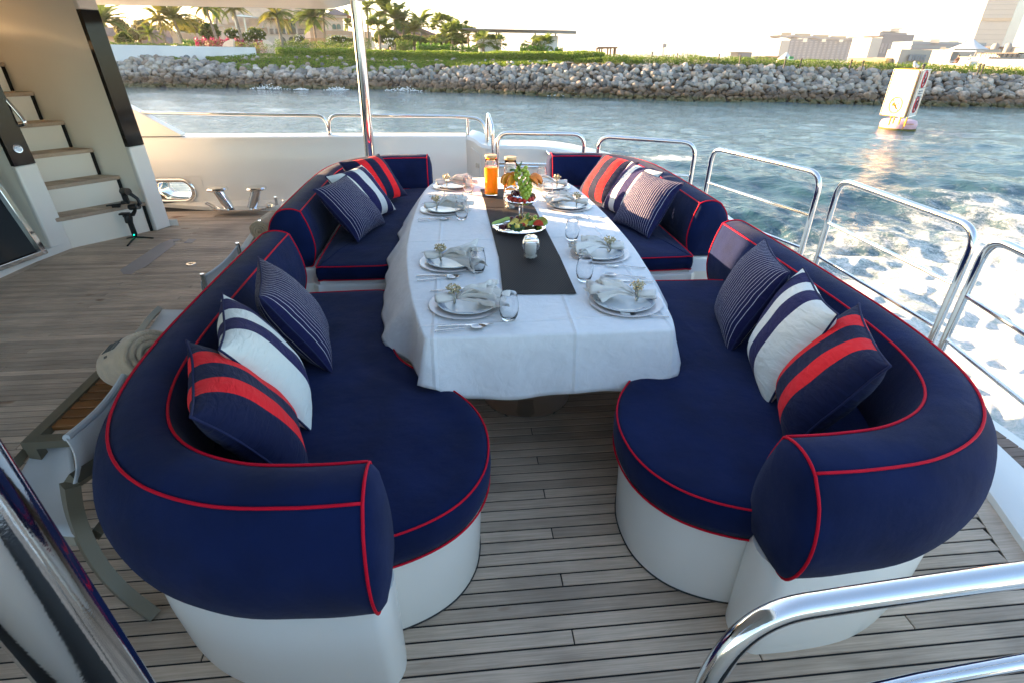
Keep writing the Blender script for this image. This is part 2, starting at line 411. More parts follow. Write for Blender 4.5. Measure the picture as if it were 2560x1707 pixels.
wd_ = MB(); A = [ay(320, 268, 6.93), ay(452, 338, 6.93), ay(452, 343, 6.93), ay(300, 343, 6.93), ay(230, 222, 6.93)]
A = [A[4], A[0], A[1], A[2], A[3]]
wd_.prism([(p.x, 6.93, p.z) for p in A], (0, .14, 0)); ob('coping_wedge', wd_, 'gelcoat', bul, smooth=False, bevel=.008)
sm = MB(); sm.box((-3.9, 6.9, .798), (1.5, .012, .006)); ob('seam', sm, 'dark_caulk', bul, smooth=False)
cu = MB(); ci = catmull([(-9, 6.9, 0), (-4.2, 6.9, 0), (-3.6, 6.86, 0), (-3.08, 6.70, 0), (-2.39, 6.59, 0), (-1.5, 6.5, 0), (-.3, 6.45, 0), (.6, 6.5, 0)], 6)
cu.grid([[p+Vector((0, d, z)) for p in ci] for d, z in ((0, -.01), (.002, .035), (.015, .045), (.12, .055), (.28, .060), (.36, .068))][::-1]); ob('waterway', cu, 'gelcoat', bul)
# locker door on the turned face
q = MB(); la, lb = Vector((.165, 6.815, 0)), Vector((.285, 6.665, 0))
def lk(k, z, o=.004): p = la.lerp(lb, k); return Vector((p.x-.78*o, p.y-.62*o, z))
ld = MB(); ld.hexa([lk(.0, .30, .0), lk(.85, .30, .0), lk(.85, .30, .012), lk(.0, .30, .012), lk(.0, .66, 0), lk(.85, .60, 0), lk(.85, .60, .012), lk(.0, .66, .012)])
dr = ob('locker_door', ld, 'gelcoat', bul, smooth=False, bevel=.003)
q = MB(); q.hexa([lk(.45, .44, .012), lk(.75, .44, .012), lk(.75, .44, .018), lk(.45, .44, .018), lk(.45, .49, .012), lk(.75, .49, .012), lk(.75, .49, .018), lk(.45, .49, .018)]); ob('latch', q, 'chrome_dull', dr, smooth=False)
# oval hawse hole: a bright stainless rim with a polished lens of daylight water behind
rm = MB(); rm.loft([ovalpts(.262, .150, .0), ovalpts(.262, .150, -.02), ovalpts(.250, .138, -.032), ovalpts(.222, .114, -.030), ovalpts(.205, .100, -.012), ovalpts(.203, .098, .30)])
ob('fairlead_rim', rm, 'chrome', bul, ang=60)
# ---- twin bollard on its plate, small cleat
bo = thing('mooring_bollard', 'polished steel twin bollard leaning outwards by the bulwark', 'bollard', (-2.6, 6.47, .05))
pb = MB(); prof = [(-.30+.3*0, 0)]
pp = [Vector((-2.56+.30*math.cos(a)*(1 if abs(math.cos(a)) < .7 else 1), 6.47+.085*math.sin(a), .055)) for a in np.linspace(0, 2*PI, 40, endpoint=False)]
pb.loft([pp, [p+Vector((0, 0, .014)) for p in pp]], cap0=True, cap1=True); ob('base_plate', pb, 'chrome', bo)
def post(hx, bx):
    f, t = Vector((bx, 6.47, .065)), Vector((hx, 6.47, .285))
    p = MB(); p.tube([f, t], .055, 20); ob('post', p, 'chrome', bo)
    h = MB(); h.lathe([(0, .036), (.07, .034), (.105, .026), (.118, .010), (.112, -.004), (.06, -.012), (0, -.012)], t, 28); ob('cap', h, 'chrome', bo)
g1 = ay(1490*1.0/5.8075+250+60, 520, 6.47)
hx = [ay(250+1683/5.8075, 420+245/5.8075, 6.47).x, ay(250+2255/5.8075, 420+245/5.8075, 6.47).x]
bx = [ay(250+1878/5.8075, 420+560/5.8075, 6.47).x, ay(250+2205/5.8075, 420+560/5.8075, 6.47).x]
post(hx[0], bx[0]); post(hx[1], bx[1])
lp = MB(); lp.tube(fillet([(bx[0]-.10, 6.44, .07), (bx[0]-.22, 6.44, .15), (bx[0]-.25, 6.44, .14), (bx[0]-.14, 6.44, .065)], .02), .008, 8); ob('side_loop', lp, 'chrome', bo)
ck = az(677, 514, .06); cm = MB(); cm.lathe([(.055, 0), (.05, .03), (.02, .045), (0, .047)], (ck.x, ck.y, .05), 20)
tag(ob('steel_dome', cm, 'chrome'), 'small steel dome on the waterway beside the left sofa', 'deck fitting')
# ---- house side wing, stairs, second wing, door  (their own slanted frame)
SO, SN, SM = Vector((-3.19, 5.86, 0)), Vector((-.92, .39, 0)).normalized(), Vector((.39, .92, 0)).normalized()
def SP(a, b_, z): return SO+SN*a+SM*b_+Vector((0, 0, z))
def sp_px(x, y, b_):
    d = ray(x, y); o = Vector((0, 0, CH)); t = ((SO-o).dot(SM)+b_)/d.dot(SM); p = o+d*t; return (p-SO).dot(SN), p.z
a0, z0 = sp_px(386.5, 557, 0); a1, z1 = sp_px(323.4, 369.3, 0); a2, z2 = sp_px(201, 24, 0)
def wing(name, label, b0, b1, E, zc=.0, top=3.3):
    """slab between b0..b1; E = [(a,z) foot, (a,z) joint, (a,z) high] of its slanting aft edge"""
    (fa, fz), (ja, jz), (ha, hz) = E
    k = (ha-ja)/(hz-jz); ta = ha+k*(top-hz); f0 = fa-(ja-fa)/(jz-fz)*fz
    t = thing(name, label, 'side wing', SP(f0, b0, 0))
    m = MB(); poly = [(f0+.05, 0), (ja+.05, jz), (ta+.05, top), (4.2, top), (4.2, 0)]
    m.prism([SP(a, b0, z) for a, z in poly], SM*(b1-b0)); ob('panel', m, 'gelcoat_cream', t, smooth=False)
    m = MB(); m.hexa([SP(f0, b0-.006, 0), SP(f0+.055, b0-.006, 0), SP(f0+.055, b1+.006, 0), SP(f0, b1+.006, 0), SP(ja, b0-.006, jz), SP(ja+.055, b0-.006, jz), SP(ja+.055, b1+.006, jz), SP(ja, b1+.006, jz)])
    ob('foot_trim', m, 'gelcoat', t, smooth=False, bevel=.012)
    m = MB(); m.hexa([SP(ja+.004, b0-.003, jz+.003), SP(ja+.05, b0-.003, jz+.003), SP(ja+.05, b1+.003, jz+.003), SP(ja+.004, b1+.003, jz+.003)]+[SP(ha+.004, b0-.003, hz), SP(ha+.05, b0-.003, hz), SP(ha+.05, b1+.003, hz), SP(ha+.004, b1+.003, hz)])
    ob('black_trim', m, 'black_glass', t, smooth=False)
    m = MB(); m.hexa([SP(ha-.002, b0-.006, hz+.003), SP(ha+.055, b0-.006, hz+.003), SP(ha+.055, b1+.006, hz+.003), SP(ha-.002, b1+.006, hz+.003), SP(ta, b0-.006, top), SP(ta+.055, b0-.006, top), SP(ta+.055, b1+.006, top), SP(ta, b1+.006, top)])
    ob('upper_trim', m, 'gelcoat', t, smooth=False, bevel=.01)
    return t
wing('house_wing', 'tall cream house wing with slanting black strip beside the stairs', 0, .17, [(a0, z0), (a1, z1), (a2, z2)])
nb = az(182, 622, 0); bn = (nb-SO).dot(SM); an = (nb-SO).dot(SN)
j_a, j_z = sp_px(90, 409.5, bn); h_a, h_z = sp_px(0, 212, bn)
nw = wing('stair_wing', 'white footed stair wing with black glass strip and round speaker', bn-.17, bn, [(an, 0), (j_a, j_z), (h_a, h_z)], top=2.3)
# round fitting on the black strip
pf = sp_px(43, 373, bn-.09); q = MB(); ax = (-SN+Vector((0, 0, .30))).normalized(); cpt = SP(pf[0]-.003, bn-.09, pf[1])
q.lathe([(0, .010), (.012, .010), (.014, .006), (.024, .006), (.028, .009), (.036, .008), (.038, 0)], cpt, 24, ax); ob('round_fitting', q, 'chrome_dull', nw)
gh = MB(); gp = [sp_px(22, 258, bn+.02), sp_px(52, 296, bn+.02), sp_px(62, 312, bn+.02), sp_px(45, 318, bn+.02)]
gh.tube(fillet([SP(gp[0][0], bn+.0, gp[0][1]+.05), SP(gp[1][0], bn+.03, gp[1][1]), SP(gp[2][0], bn+.03, gp[2][1]), SP(gp[3][0]+.02, bn+.0, gp[3][1])], .05), .016, 12)
tag(ob('grab_handle', gh, 'chrome'), 'bent chrome grab handle beside the upper stairs', 'handle')
st = thing('staircase', 'cream stairs with grey teak treads climbing to the upper deck', 'staircase', SP(.4, -.4, 0))
TP = [sp_px(x, y, -.01) for x, y in ((365, 515), (306, 450), (242, 382), (168, 314), (87, 240))]
run = (TP[4][0]-TP[0][0])/4; rise = (TP[4][1]-TP[0][1])/4
TP = [(TP[0][0]+run*k*.5+TP[k][0]*.5-TP[0][0]*.5, TP[k][1]*.6+.4*(TP[0][1]+rise*k)) for k in range(5)]+[(TP[0][0]+run*5, TP[0][1]+rise*5), (TP[0][0]+run*6, TP[0][1]+rise*6)]
bw = bn-.14
def ST(a, b_, z): return SP(a-b_*.37, b_, z)
for k, (a, z) in enumerate(TP):
    zp = TP[k-1][1]+.035 if k else .0
    m = MB(); m.hexa([ST(a+.02, bw, zp), ST(a+.32, bw, zp), ST(a+.32, -.012, zp), ST(a+.02, -.012, zp), ST(a+.02, bw, z), ST(a+.32, bw, z), ST(a+.32, -.012, z), ST(a+.02, -.012, z)])
    ob('riser', m, 'gelcoat_cream', st, smooth=False)
    m = MB(); m.bar(ST(a+.014, -.020, zp), ST(a+.014, -.020, z), .022, .022, (1, 0, 0)); ob('edge_seal', m, 'dark_caulk', st, smooth=False)
    tr_ = MB(); tr_.hexa([ST(a, bw, z), ST(a+.045, bw, z), ST(a+.045, -.004, z), ST(a, -.004, z), ST(a, bw, z+.036), ST(a+.045, bw, z+.036), ST(a+.045, -.004, z+.036), ST(a, -.004, z+.036)])
    td = ob('tread', tr_, 'teak', st, smooth=False, bevel=.006)
    u = MB(); u.hexa([ST(a+.045, bw, z), ST(a+.3, bw, z), ST(a+.3, -.004, z), ST(a+.045, -.004, z), ST(a+.045, bw, z+.030), ST(a+.3, bw, z+.030), ST(a+.3, -.004, z+.030), ST(a+.045, -.004, z+.030)]); ob('tread_bed', u, 'dark_caulk', td, loc=(0, 0, 0), smooth=False)
    nbb = 11
    for i in range(nbb):
        c0 = bw+(i)*(-bw)/nbb+.003; c1 = bw+(i+1)*(-bw)/nbb-.003; s = .05
        m = MB(); lo = [ST(a+.049, c0, z+.03), ST(a+.30, c0-s, z+.03), ST(a+.30, c1-s, z+.03), ST(a+.049, c1, z+.03)]
        m.hexa(lo+[p+Vector((0, 0, .005)) for p in lo]); ob('slat', m, 'teak', td, loc=(0, 0, 0), smooth=False)
# plinth under the stairs and the house front
m = MB(); pz = [az(398, 566, 0), az(300, 590, 0), az(182, 621, 0), az(90, 656, 0), az(0, 697, 0)]
pz = [SP(-.03, .22, 0)]+[pz[0]+Vector((.0, .0, 0))]+pz[1:]+[pz[-1]+(pz[-1]-pz[-2]).normalized()*2.5]
m.prism([(p.x, p.y, -.005) for p in pz]+[(-6, pz[-1].y, -.005), (-6, 6.3, -.005)], (0, 0, .075))
struct('house_plinth', m, 'gelcoat', smooth=False)
for i in range(1, len(pz)-2): ob('margin_plank', margin([(p.x+.03, p.y-.035, 0) for p in (pz[i], pz[i].lerp(pz[i+1], .5), pz[i+1])], .07, .0015), 'teak', deck, smooth=False)
# saloon door: dark sliding glass in a chrome frame, left of the stair wing
dth = thing('saloon_door', 'dark sliding glass door in a chrome frame left of the stairs', 'door', (-3.95, 4.9, .07))
d1 = az(122, 632, .07)+Vector((-.03, 0, 0)); d2 = az(0, 678, .07)+Vector((-.05, -.05, 0)); dd = (d2-d1).normalized()
lean = Vector((-.30, .10, 1.0))
def DP(s, z, o=0): return d1+dd*s+lean*z+Vector((o, 0, 0))
m = MB(); m.hexa([DP(.06, .03), DP(2.6, .03), DP(2.6, .03, -.03), DP(.06, .03, -.03), DP(.06, 2.0), DP(2.6, 2.0), DP(2.6, 2.0, -.03), DP(.06, 2.0, -.03)]); ob('pane', m, 'door_glass', dth, smooth=False)
m = MB(); m.bar(DP(.03, 0, .01), DP(.03, 2.0, .01), .06, .05, (1, 0, 0)); m.bar(DP(0, .015, .01), DP(2.6, .015, .01), .05, .04); ob('door_frame', m, 'chrome', dth, smooth=False, bevel=.004)
m = MB(); m.bar(DP(.46, .03, .012), DP(.46, 2.0, .012), .03, .02, (1, 0, 0)); ob('stile', m, 'chrome_dull', dth, smooth=False)
# big superstructure body that shades the cockpit (forward of the wings)
m = MB(); m.prism([SP(.9, bn-.3, .0), SP(4.6, bn-.3, 0), SP(4.6, bn-7.5, 0), SP(1.9, bn-7.5, 0)], (-.3, .1, 4.2))
tag(ob('deck_house', m, 'gelcoat_cream', smooth=False), 'cream deck house rising beyond the saloon door', 'deck house')
# ---- overhang (canopy) with chrome pole
E1, E2, E3 = az(239, 13, 2.09), az(829, 24, 2.09), az(960, -8, 2.09)
d12 = (E1-E2).normalized(); E0 = E2+d12*5.5; d23 = (E3-E2).normalized(); Ez = E2+d23*1.1
rim = fillet([E0, E2, E3, Vector((-.42, 3.8, 2.09)), Vector((-.05, 1.5, 2.09)), Vector((.15, -1.6, 2.09))], .25, 6)
def inset(P, d):
    o = []
    for i, p in enumerate(P):
        t = (P[min(i+1, len(P)-1)]-P[max(i-1, 0)]).normalized(); n = Vector((t.y, -t.x, 0)); n = n if n.dot(Vector((-4, 2, 2.09))-p) > 0 else -n
        o.append(p+n*d)
    return o
m = MB(); dz = Vector((0, 0, 1))
rows = [[p+dz*.20 for p in inset(rim, .0)], [p+dz*.03 for p in rim], [p for p in inset(rim, .012)], [p+dz*.0 for p in inset(rim, .05)], [p+dz*.10 for p in inset(rim, .16)], [p+dz*.14 for p in inset(rim, .5)], [p+dz*.14 for p in inset(rim, .9)]]
m.grid(rows)
cen = Vector((-5.5, 1.5, 2.23)); last = rows[-1]
m.add([cen]+last, [(0, i+1, i+2) for i in range(len(last)-1)])
topc = [p+dz*.20 for p in rim]; m.add([cen+dz*.1]+topc, [(0, i+2, i+1) for i in range(len(topc)-1)])
tag(ob('overhang', m, 'gelcoat', ang=30), 'cream upper deck overhang above the stairs and pole', 'canopy')
pt, pbm = ay(889, -2, 5.9), ay(925, 386, 5.95)
m = MB(); dv = (pbm-pt); m.tube([pt-dv*.12, pbm+dv*(pbm.z/ (pt.z-pbm.z))], .052, 28)
tag(ob('chrome_pole', m, 'chrome'), 'thick polished chrome pole holding up the overhang behind the left sofa', 'pole')
# ---- rails
def rail(label, pts, r, extra=(), rad=.1, foot=True, group='stainless guard rails round the stern'):
    t = thing('guard_rail', label, 'guard rail', pts[0], group)
    m = MB(); m.tube(fillet(pts, rad, 8), r, 14); ob('hoop', m, 'chrome', t)
    for a, b_, rr in extra:
        q = MB(); q.tube([a, b_], rr, 10); ob('bar', q, 'chrome', t)
    if foot:
        for p in (pts[0], pts[-1]):
            q = MB(); q.lathe([(.035, 0), (.035, .012), (.02, .02)], (p[0], p[1], p[2]), 16); ob('foot_flange', q, 'chrome', t)
    return t
Yb = 7.0
def B(x, y, Y=7.0): p = ay(x, y, Y); return Vector((p.x, Y, p.z))
t1, t2 = B(300, 281), B(812, 290)
rail('long low chrome rail over the bulwark left of the pole', [B(260, 281), Vector((t2.x, Yb, t2.z)), Vector((t2.x+.03, Yb, .79))], .019, rad=.16)
t = rail('chrome rail over the bulwark behind the pole with one stanchion', [Vector((B(824, 340).x, Yb, .79)), Vector((B(822, 290).x, Yb, B(822, 289).z)), Vector((.0, 6.98, B(1150, 292, 6.98).z)), Vector((.33, 6.86, .97)), Vector((.36, 6.80, .6))], .019,
     [(Vector((.13, 6.95, .78)), Vector((.13, 6.95, .965)), .014)], rad=.15)
H = lambda x, y: Vector((x, y, .93))
def hoop(label, p0, p1, mid=None, base=.06, side=(0, 0), low=True):
    a, b_ = Vector(p0), Vector(p1); pts = [Vector((a.x, a.y, base)), H(a.x, a.y)]+([H(*mid)] if mid else [])+[H(b_.x, b_.y), Vector((b_.x, b_.y, base))]
    ex = []
    for z in (.62, .36): ex.append((Vector((a.x, a.y, z)), Vector((b_.x, b_.y, z)), .0125))
    return rail(label, pts, .021, ex, rad=.13)
hoop('chrome guard rail hoop behind the two juice bottles', (.42, 6.02), (1.33, 5.86))
m = MB(); m.tube(fillet([(.40, 6.45, .55), (.40, 6.45, .93), (.36, 6.75, 1.06), (.36, 6.78, .6)], .08), .02, 12)
tag(ob('gate_post', m, 'chrome'), 'narrow chrome gate loop between bulwark rail and stern rail', 'gate post')
hoop('chrome guard rail hoop behind the far right sofa', (1.45, 5.72), (2.28, 5.22))
hoop('chrome guard rail hoop between the far right and near right sofas', (2.33, 4.95), (2.66, 3.80))
hoop('longest chrome guard rail hoop beyond the near right sofa', (2.68, 3.62), (2.66, 2.45))
hoop('chrome guard rail hoop leaving the photo at the right edge', (2.60, 2.32), (2.36, 1.15))
m = MB(); m.tube(catmull([ay(1330, 384, 6.75), ay(1338, 376, 6.75), ay(1352, 373, 6.75), ay(1368, 381, 6.6), ay(1385, 395, 6.5)], 5), .017, 12)
tag(ob('curved_handrail', m, 'chrome'), 'short curled chrome handrail over the white quarter moulding', 'handrail')
m = MB(); p, q = ay(1245, 416, 6.55), ay(1400, 419, 6.5); m.tube([p, q], .012, 10); tag(ob('horizontal_handrail', m, 'chrome'), 'thin horizontal chrome bar low behind the juice bottles', 'handrail')
# foreground rail at lower right, close to the lens
def cp(x, y, dep): return Vector((0, 0, CH))+ray(x, y)/FPX*dep
fr = thing('near_handrail', 'thick chrome handrail bending down in the lower right corner', 'handrail', (.55, .55, 0))
m = MB(); m.tube(fillet([cp(1700, 2100, 1.15), cp(1745, 1730, 1.02), cp(1885, 1535, .97), cp(2190, 1487, .97), cp(2800, 1400, .97), cp(4300, 1190, .97), Vector((cp(4300, 1190, .97).x+.03, cp(4300, 1190, .97).y, .02))], .10, 10), .0225, 28); ob('top_rail', m, 'chrome', fr)
m = MB(); m.tube([cp(1900, 1790, 1.16), cp(2300, 1700, 1.14), cp(2800, 1610, 1.13), cp(4100, 1400, 1.10)], .016, 18); ob('lower_rail', m, 'chrome', fr)
# foreground chrome post at lower left
a = cp(-91, 1242, .46); b_ = min((cp(301, 1774, .4+.01*k) for k in range(120)), key=lambda p: (p.xy-a.xy).length); dv = (b_-a).normalized()
m = MB(); m.tube([a-dv*1.0, a, b_, b_+dv*(b_.z/max(-dv.z, .1)-.02)], .040, 48)
tag(ob('near_chrome_post', m, 'chrome'), 'very close chrome post crossing the lower left corner', 'post')
# deck inlays
hp = [az(250+x/5.8075, 420+y/5.8075, .002) for x, y in ((290, 1490), (340, 1545), (455, 1550), (515, 1503), (660, 1440), (1100, 1110), (1060, 1080), (1190, 1040), (1060, 1035), (880, 1100))]
m = MB(); m.prism(hp, (0, 0, .002)); tag(ob('deck_inlay', m, mat('inlay', (.36, .31, .29), .55, var=(4, .08))), 'long pale inlaid cover with rounded end in the deck near the stairs', 'deck cover')
for (x, y) in ((1320, 1398),):
    p = az(250+x/5.8075, 420+y/5.8075, .001); m = MB(); m.lathe([(.042, 0), (.04, .004), (.022, .0045), (.020, -.01), (0, -.012)], (p.x, p.y, .001), 24)
    tag(ob('deck_filler', m, 'chrome'), 'round chrome deck filler ring left of the near left sofa', 'deck fitting')
sqp = [az(250+x/5.8075, 420+y/5.8075, .002) for x, y in ((1215, 1093), (1335, 1093), (1400, 1037), (1290, 1035))]
m = MB(); m.prism(sqp, (0, 0, .002)); tag(ob('deck_hatch', m, MATS['inlay']), 'small square pale inlay in the deck beside the long cover', 'deck cover')

m = MB(); m.grid([[Vector((x, y, z)) for x in np.linspace(-6, 1.7, 12)] for y, z in ((-.62, -.01), (-.60, .06), (-.62, .95), (-.66, 1.0), (-.86, 1.0), (-.92, .9), (-.95, -.3))])
tag(ob('port_bulwark', m, 'gelcoat'), 'white bulwark on the side of the deck behind the viewer', 'bulwark')
# ================================================================ SOFAS
CX = .31
def mir(p): return Vector((2*CX-p[0], p[1], p[2] if len(p) > 2 else 0))
SEC = [(-.105, .43), (-.128, .52), (-.125, .61), (-.105, .70), (-.082, .765), (-.074, .782), (-.04, .797), (0, .802), (.04, .797), (.074, .782), (.088, .768), (.128, .715), (.152, .64), (.158, .57), (.148, .50), (.125, .44), (.095, .405), (.04, .398), (-.04, .398), (-.085, .405)]
secS = [Vector((u, 0, z)) for u, z in SEC]
secD = catmull(secS, 3, True)
i_in = min(range(len(secD)), key=lambda i: (secD[i]-Vector((-.074, 0, .782))).length)
i_out = min(range(len(secD)), key=lambda i: (secD[i]-Vector((.074, 0, .782))).length)
def frames(path):
    out = []
    for i, p in enumerate(path):
        t = (path[min(i+1, len(path)-1)]-path[max(i-1, 0)]).normalized(); out.append((p, t, Vector((t.y, -t.x, 0))))
    return out
def resample(pts, step):
    L = [0]
    for a, b in zip(pts[:-1], pts[1:]): L.append(L[-1]+(b-a).length)
    n = max(2, int(L[-1]/step)); out = []
    for k in range(n+1):
        d = L[-1]*k/n; i = max(j for j in range(len(L)) if L[j] <= d+1e-9); i = min(i, len(pts)-2)
        f = (d-L[i])/max(L[i+1]-L[i], 1e-9); out.append(pts[i].lerp(pts[i+1], f))
    return out
def sofa(name, label, path, seat, near, flip, base_pts):
    t = thing(name, label, 'sofa', tuple((mir if flip else Vector)((sum(p[0] for p in seat)/len(seat), sum(p[1] for p in seat)/len(seat), 0))), 'navy sofas round the table')
    T = (lambda p: mir(p)) if flip else (lambda p: Vector(p))
    def fin(nm, mb, m, par=t, **k):
        mb.v = [tuple(T(v)) for v in mb.v]
        if flip: mb.f = [tuple(reversed(f)) for f in mb.f]
        return ob(nm, mb, m, par, **k)
    P = resample(catmull([(x, y, 0) for x, y in path], 10), .03); F = frames(P); n = len(P)
    # outside of the U is where u>0; path runs so that n points outwards
    sgn = 1 if F[n//4][2].x < 0 else -1
    ctr = Vector((0, 0, .59))
    def ring(i, k=1.0, push=0.0):
        p, tt, nn = F[i]; w = 1+.006*math.sin(i*.9+2*k)+.020*noise.noise(Vector((i*.13, 3.1, 0)))
        return [p+nn*sgn*(ctr.x+(s.x-ctr.x)*k*w)+Vector((0, 0, ctr.z+(s.z-ctr.z)*k*(1+.006*noise.noise(Vector((i*.15, 9, 0))))))+tt*push for s in secD]
    mb = MB(); rs = []
    ends = ((.25, -.043), (.6, -.040), (.88, -.026), (.97, -.012))
    for k, d in ends: rs.append(ring(0, k, d))
    for i in range(n): rs.append(ring(i))
    for k, d in reversed(ends): rs.append(ring(n-1, k, -d))
    mb.loft(rs, True, True, True)
    if sgn < 0: mb.f = [tuple(reversed(f)) for f in mb.f]
    bk = fin('back_cushion', mb, 'navy', ang=180)
    def pipe_at(idx):
        q = []
        for i in range(n):
            p, tt, nn = F[i]; s = secD[idx]; q.append(p+nn*sgn*s.x*1.01+Vector((0, 0, s.z+.0035)))
        return q
    for idx in (i_in, i_out):
        m = MB(); m.tube(pipe_at(idx), .0043, 8); fin('piping', m, 'red_piping', bk, loc=(0, 0, 0), ang=180)
    for i, d in ((0, -.004), (n-1, .004)):
        m = MB(); m.tube([q+F[i][1]*d for q in ring(i, 1.008)], .0043, 8, closed=True); fin('piping', m, 'red_piping', bk, loc=(0, 0, 0), ang=180)
    # pedestal under the back cushion
    mb = MB(); rs = []
    prof = [(-.10, .0), (-.10, .06), (-.105, .36), (-.08, .41), (.07, .41), (.100, .36), (.098, .2), (.085, .03), (.08, .0)] if near else [(-.14, .0), (-.14, .33), (-.13, .345), (-.11, .40), (.10, .40), (.115, .36), (.10, 0)]
    def brick(p, tt, nn, k): return [p+nn*sgn*u*k+Vector((0, 0, z)) for u, z in prof]
    r_end = []
    for i in (0, n-1):
        p, tt, nn = F[i]; dr = -1 if i == 0 else 1; q = []
        for a in np.linspace(0, PI/2*.98, 6):
            q.append(brick(p+tt*dr*(.055*math.sin(a)-.02), tt, nn, max(math.cos(a), .05) if near or True else 1))
        r_end.append(q)
    rs = list(reversed(r_end[0]))+[brick(*F[i], 1) for i in range(2, n-2)]+r_end[1]
    mb.loft(rs, True, True, True)
    if sgn > 0: mb.f = [tuple(reversed(f)) for f in mb.f]
    # seat cushion
    O = catmull([(x, y, 0) for x, y in seat], 6, True); O = resample(O+[O[0]], .03)[:-1]
    nO = len(O); nrm = []
    area = sum(O[i].x*O[(i+1) % nO].y-O[(i+1) % nO].x*O[i].y for i in range(nO))
    for i in range(nO):
        tt = (O[(i+1) % nO]-O[i-1]).normalized(); nrm.append(Vector((tt.y, -tt.x, 0))*(1 if area > 0 else -1))
    cen = Vector((sum(p.x for p in O)/nO, sum(p.y for p in O)/nO, 0))
    def off(d, z): return [O[i]+nrm[i]*d+Vector((0, 0, z)) for i in range(nO)]
    zt = .502; zb = .372 if near else .408
    rs = [off(-.03, zb-.004), off(-.006, zb), off(.004, zb+(zt-zb)*.25), off(.006, zb+(zt-zb)*.55), off(.003, zt-.02), off(-.004, zt), off(-.02, zt+.006)]
    for k in (.93, .85, .72, .56, .38, .2, .06):
        rs.append([cen.lerp(O[i]-nrm[i]*.02, k)+Vector((0, 0, zt+.006+.012*(1-k)+.010*noise.noise(Vector((O[i].x*k*3.2+7, O[i].y*k*2.2, 1)))+.004*noise.noise(Vector((O[i].x*k*9, O[i].y*k*5, 4))))) for i in range(nO)])
    m = MB(); m.loft(rs, True, False, True)
    if area < 0: m.f = [tuple(reversed(f)) for f in m.f]
    sc = fin('seat_cushion', m, 'navy', ang=180)
    for d, z in ((-.001, zt+.001), (0, zb+.003)):
        m = MB(); m.tube(off(d, z), .0037, 7, closed=True); fin('piping', m, 'red_piping', sc, loc=(0, 0, 0), ang=180)
    o2 = [(-.045, .0), (-.042, .05), (-.03, .34), (-.035, .372), (-.08, .375)] if near else [(.03, .0), (.03, .375), (.022, .388), (-.01, .388), (-.015, .405), (-.06, .405)]
    rs = [off(d, z) for d, z in o2]
    b2 = MB(); b2.loft(rs, True, False, True)
    if area < 0: b2.f = [tuple(reversed(f)) for f in b2.f]
    mb.add(b2.v, b2.f)
    if not near:
        Q = fillet([(-1.262, 3.70, 0), (-1.262, 3.335, 0), (-.50, 3.318, 0), (-.50, 3.7, 0)], .02, 3); mb.prism([(p.x, p.y, 0) for p in Q], (0, 0, .386))
    bs = fin('base', mb, 'gelcoat', ang=40)
    if near:
        m = MB(); m.tube(off(-.045, .003), .0045, 6, closed=True); fin('sealant_bead', m, 'sealant', bs, loc=(0, 0, 0))
    return t
near_path = [(-1.075, 3.12), (-1.078, 2.7), (-1.075, 2.2), (-1.06, 1.8), (-1.015, 1.50), (-.93, 1.29), (-.80, 1.15), (-.62, 1.065), (-.43, 1.04), (-.27, 1.04)]
near_seat = [(-.93, 2.895), (-.70, 2.91), (-.50, 2.915), (-.435, 2.89), (-.415, 2.82), (-.40, 2.6), (-.37, 2.35), (-.31, 2.14), (-.20, 2.0), (-.07, 1.86), (.025, 1.71), (.065, 1.54), (.045, 1.36), (-.04, 1.22), (-.18, 1.13), (-.35, 1.09), (-.55, 1.12), (-.75, 1.22), (-.90, 1.40), (-.98, 1.75), (-1.0, 2.3), (-.99, 2.82)]
far_path = [(-1.125, 3.60), (-1.13, 4.0), (-1.13, 4.5), (-1.11, 4.95), (-1.03, 5.25), (-.90, 5.43), (-.72, 5.51), (-.50, 5.53), (-.31, 5.53)]
far_seat = [(-.90, 3.315), (-.72, 3.305), (-.53, 3.305), (-.475, 3.33), (-.455, 3.45), (-.44, 3.9), (-.42, 4.4), (-.37, 4.85), (-.30, 5.15), (-.26, 5.3), (-.27, 5.40), (-.34, 5.43), (-.6, 5.38), (-.78, 5.28), (-.90, 5.05), (-.94, 4.6), (-.945, 4.0), (-.94, 3.36)]
sofa('sofa', 'navy curved sofa with red piping, nearest on the left, showing its white base', near_path, near_seat, True, False, None)
sofa('sofa', 'navy curved sofa with red piping, nearest on the right below the guard rails', near_path, near_seat, True, True, None)
sofa('sofa', 'navy curved sofa with red piping at the far left in front of the chrome pole', far_path, far_seat, False, False, None)
sofa('sofa', 'navy curved sofa at the far right with sunlight on its back cushion', far_path, far_seat, False, True, None)

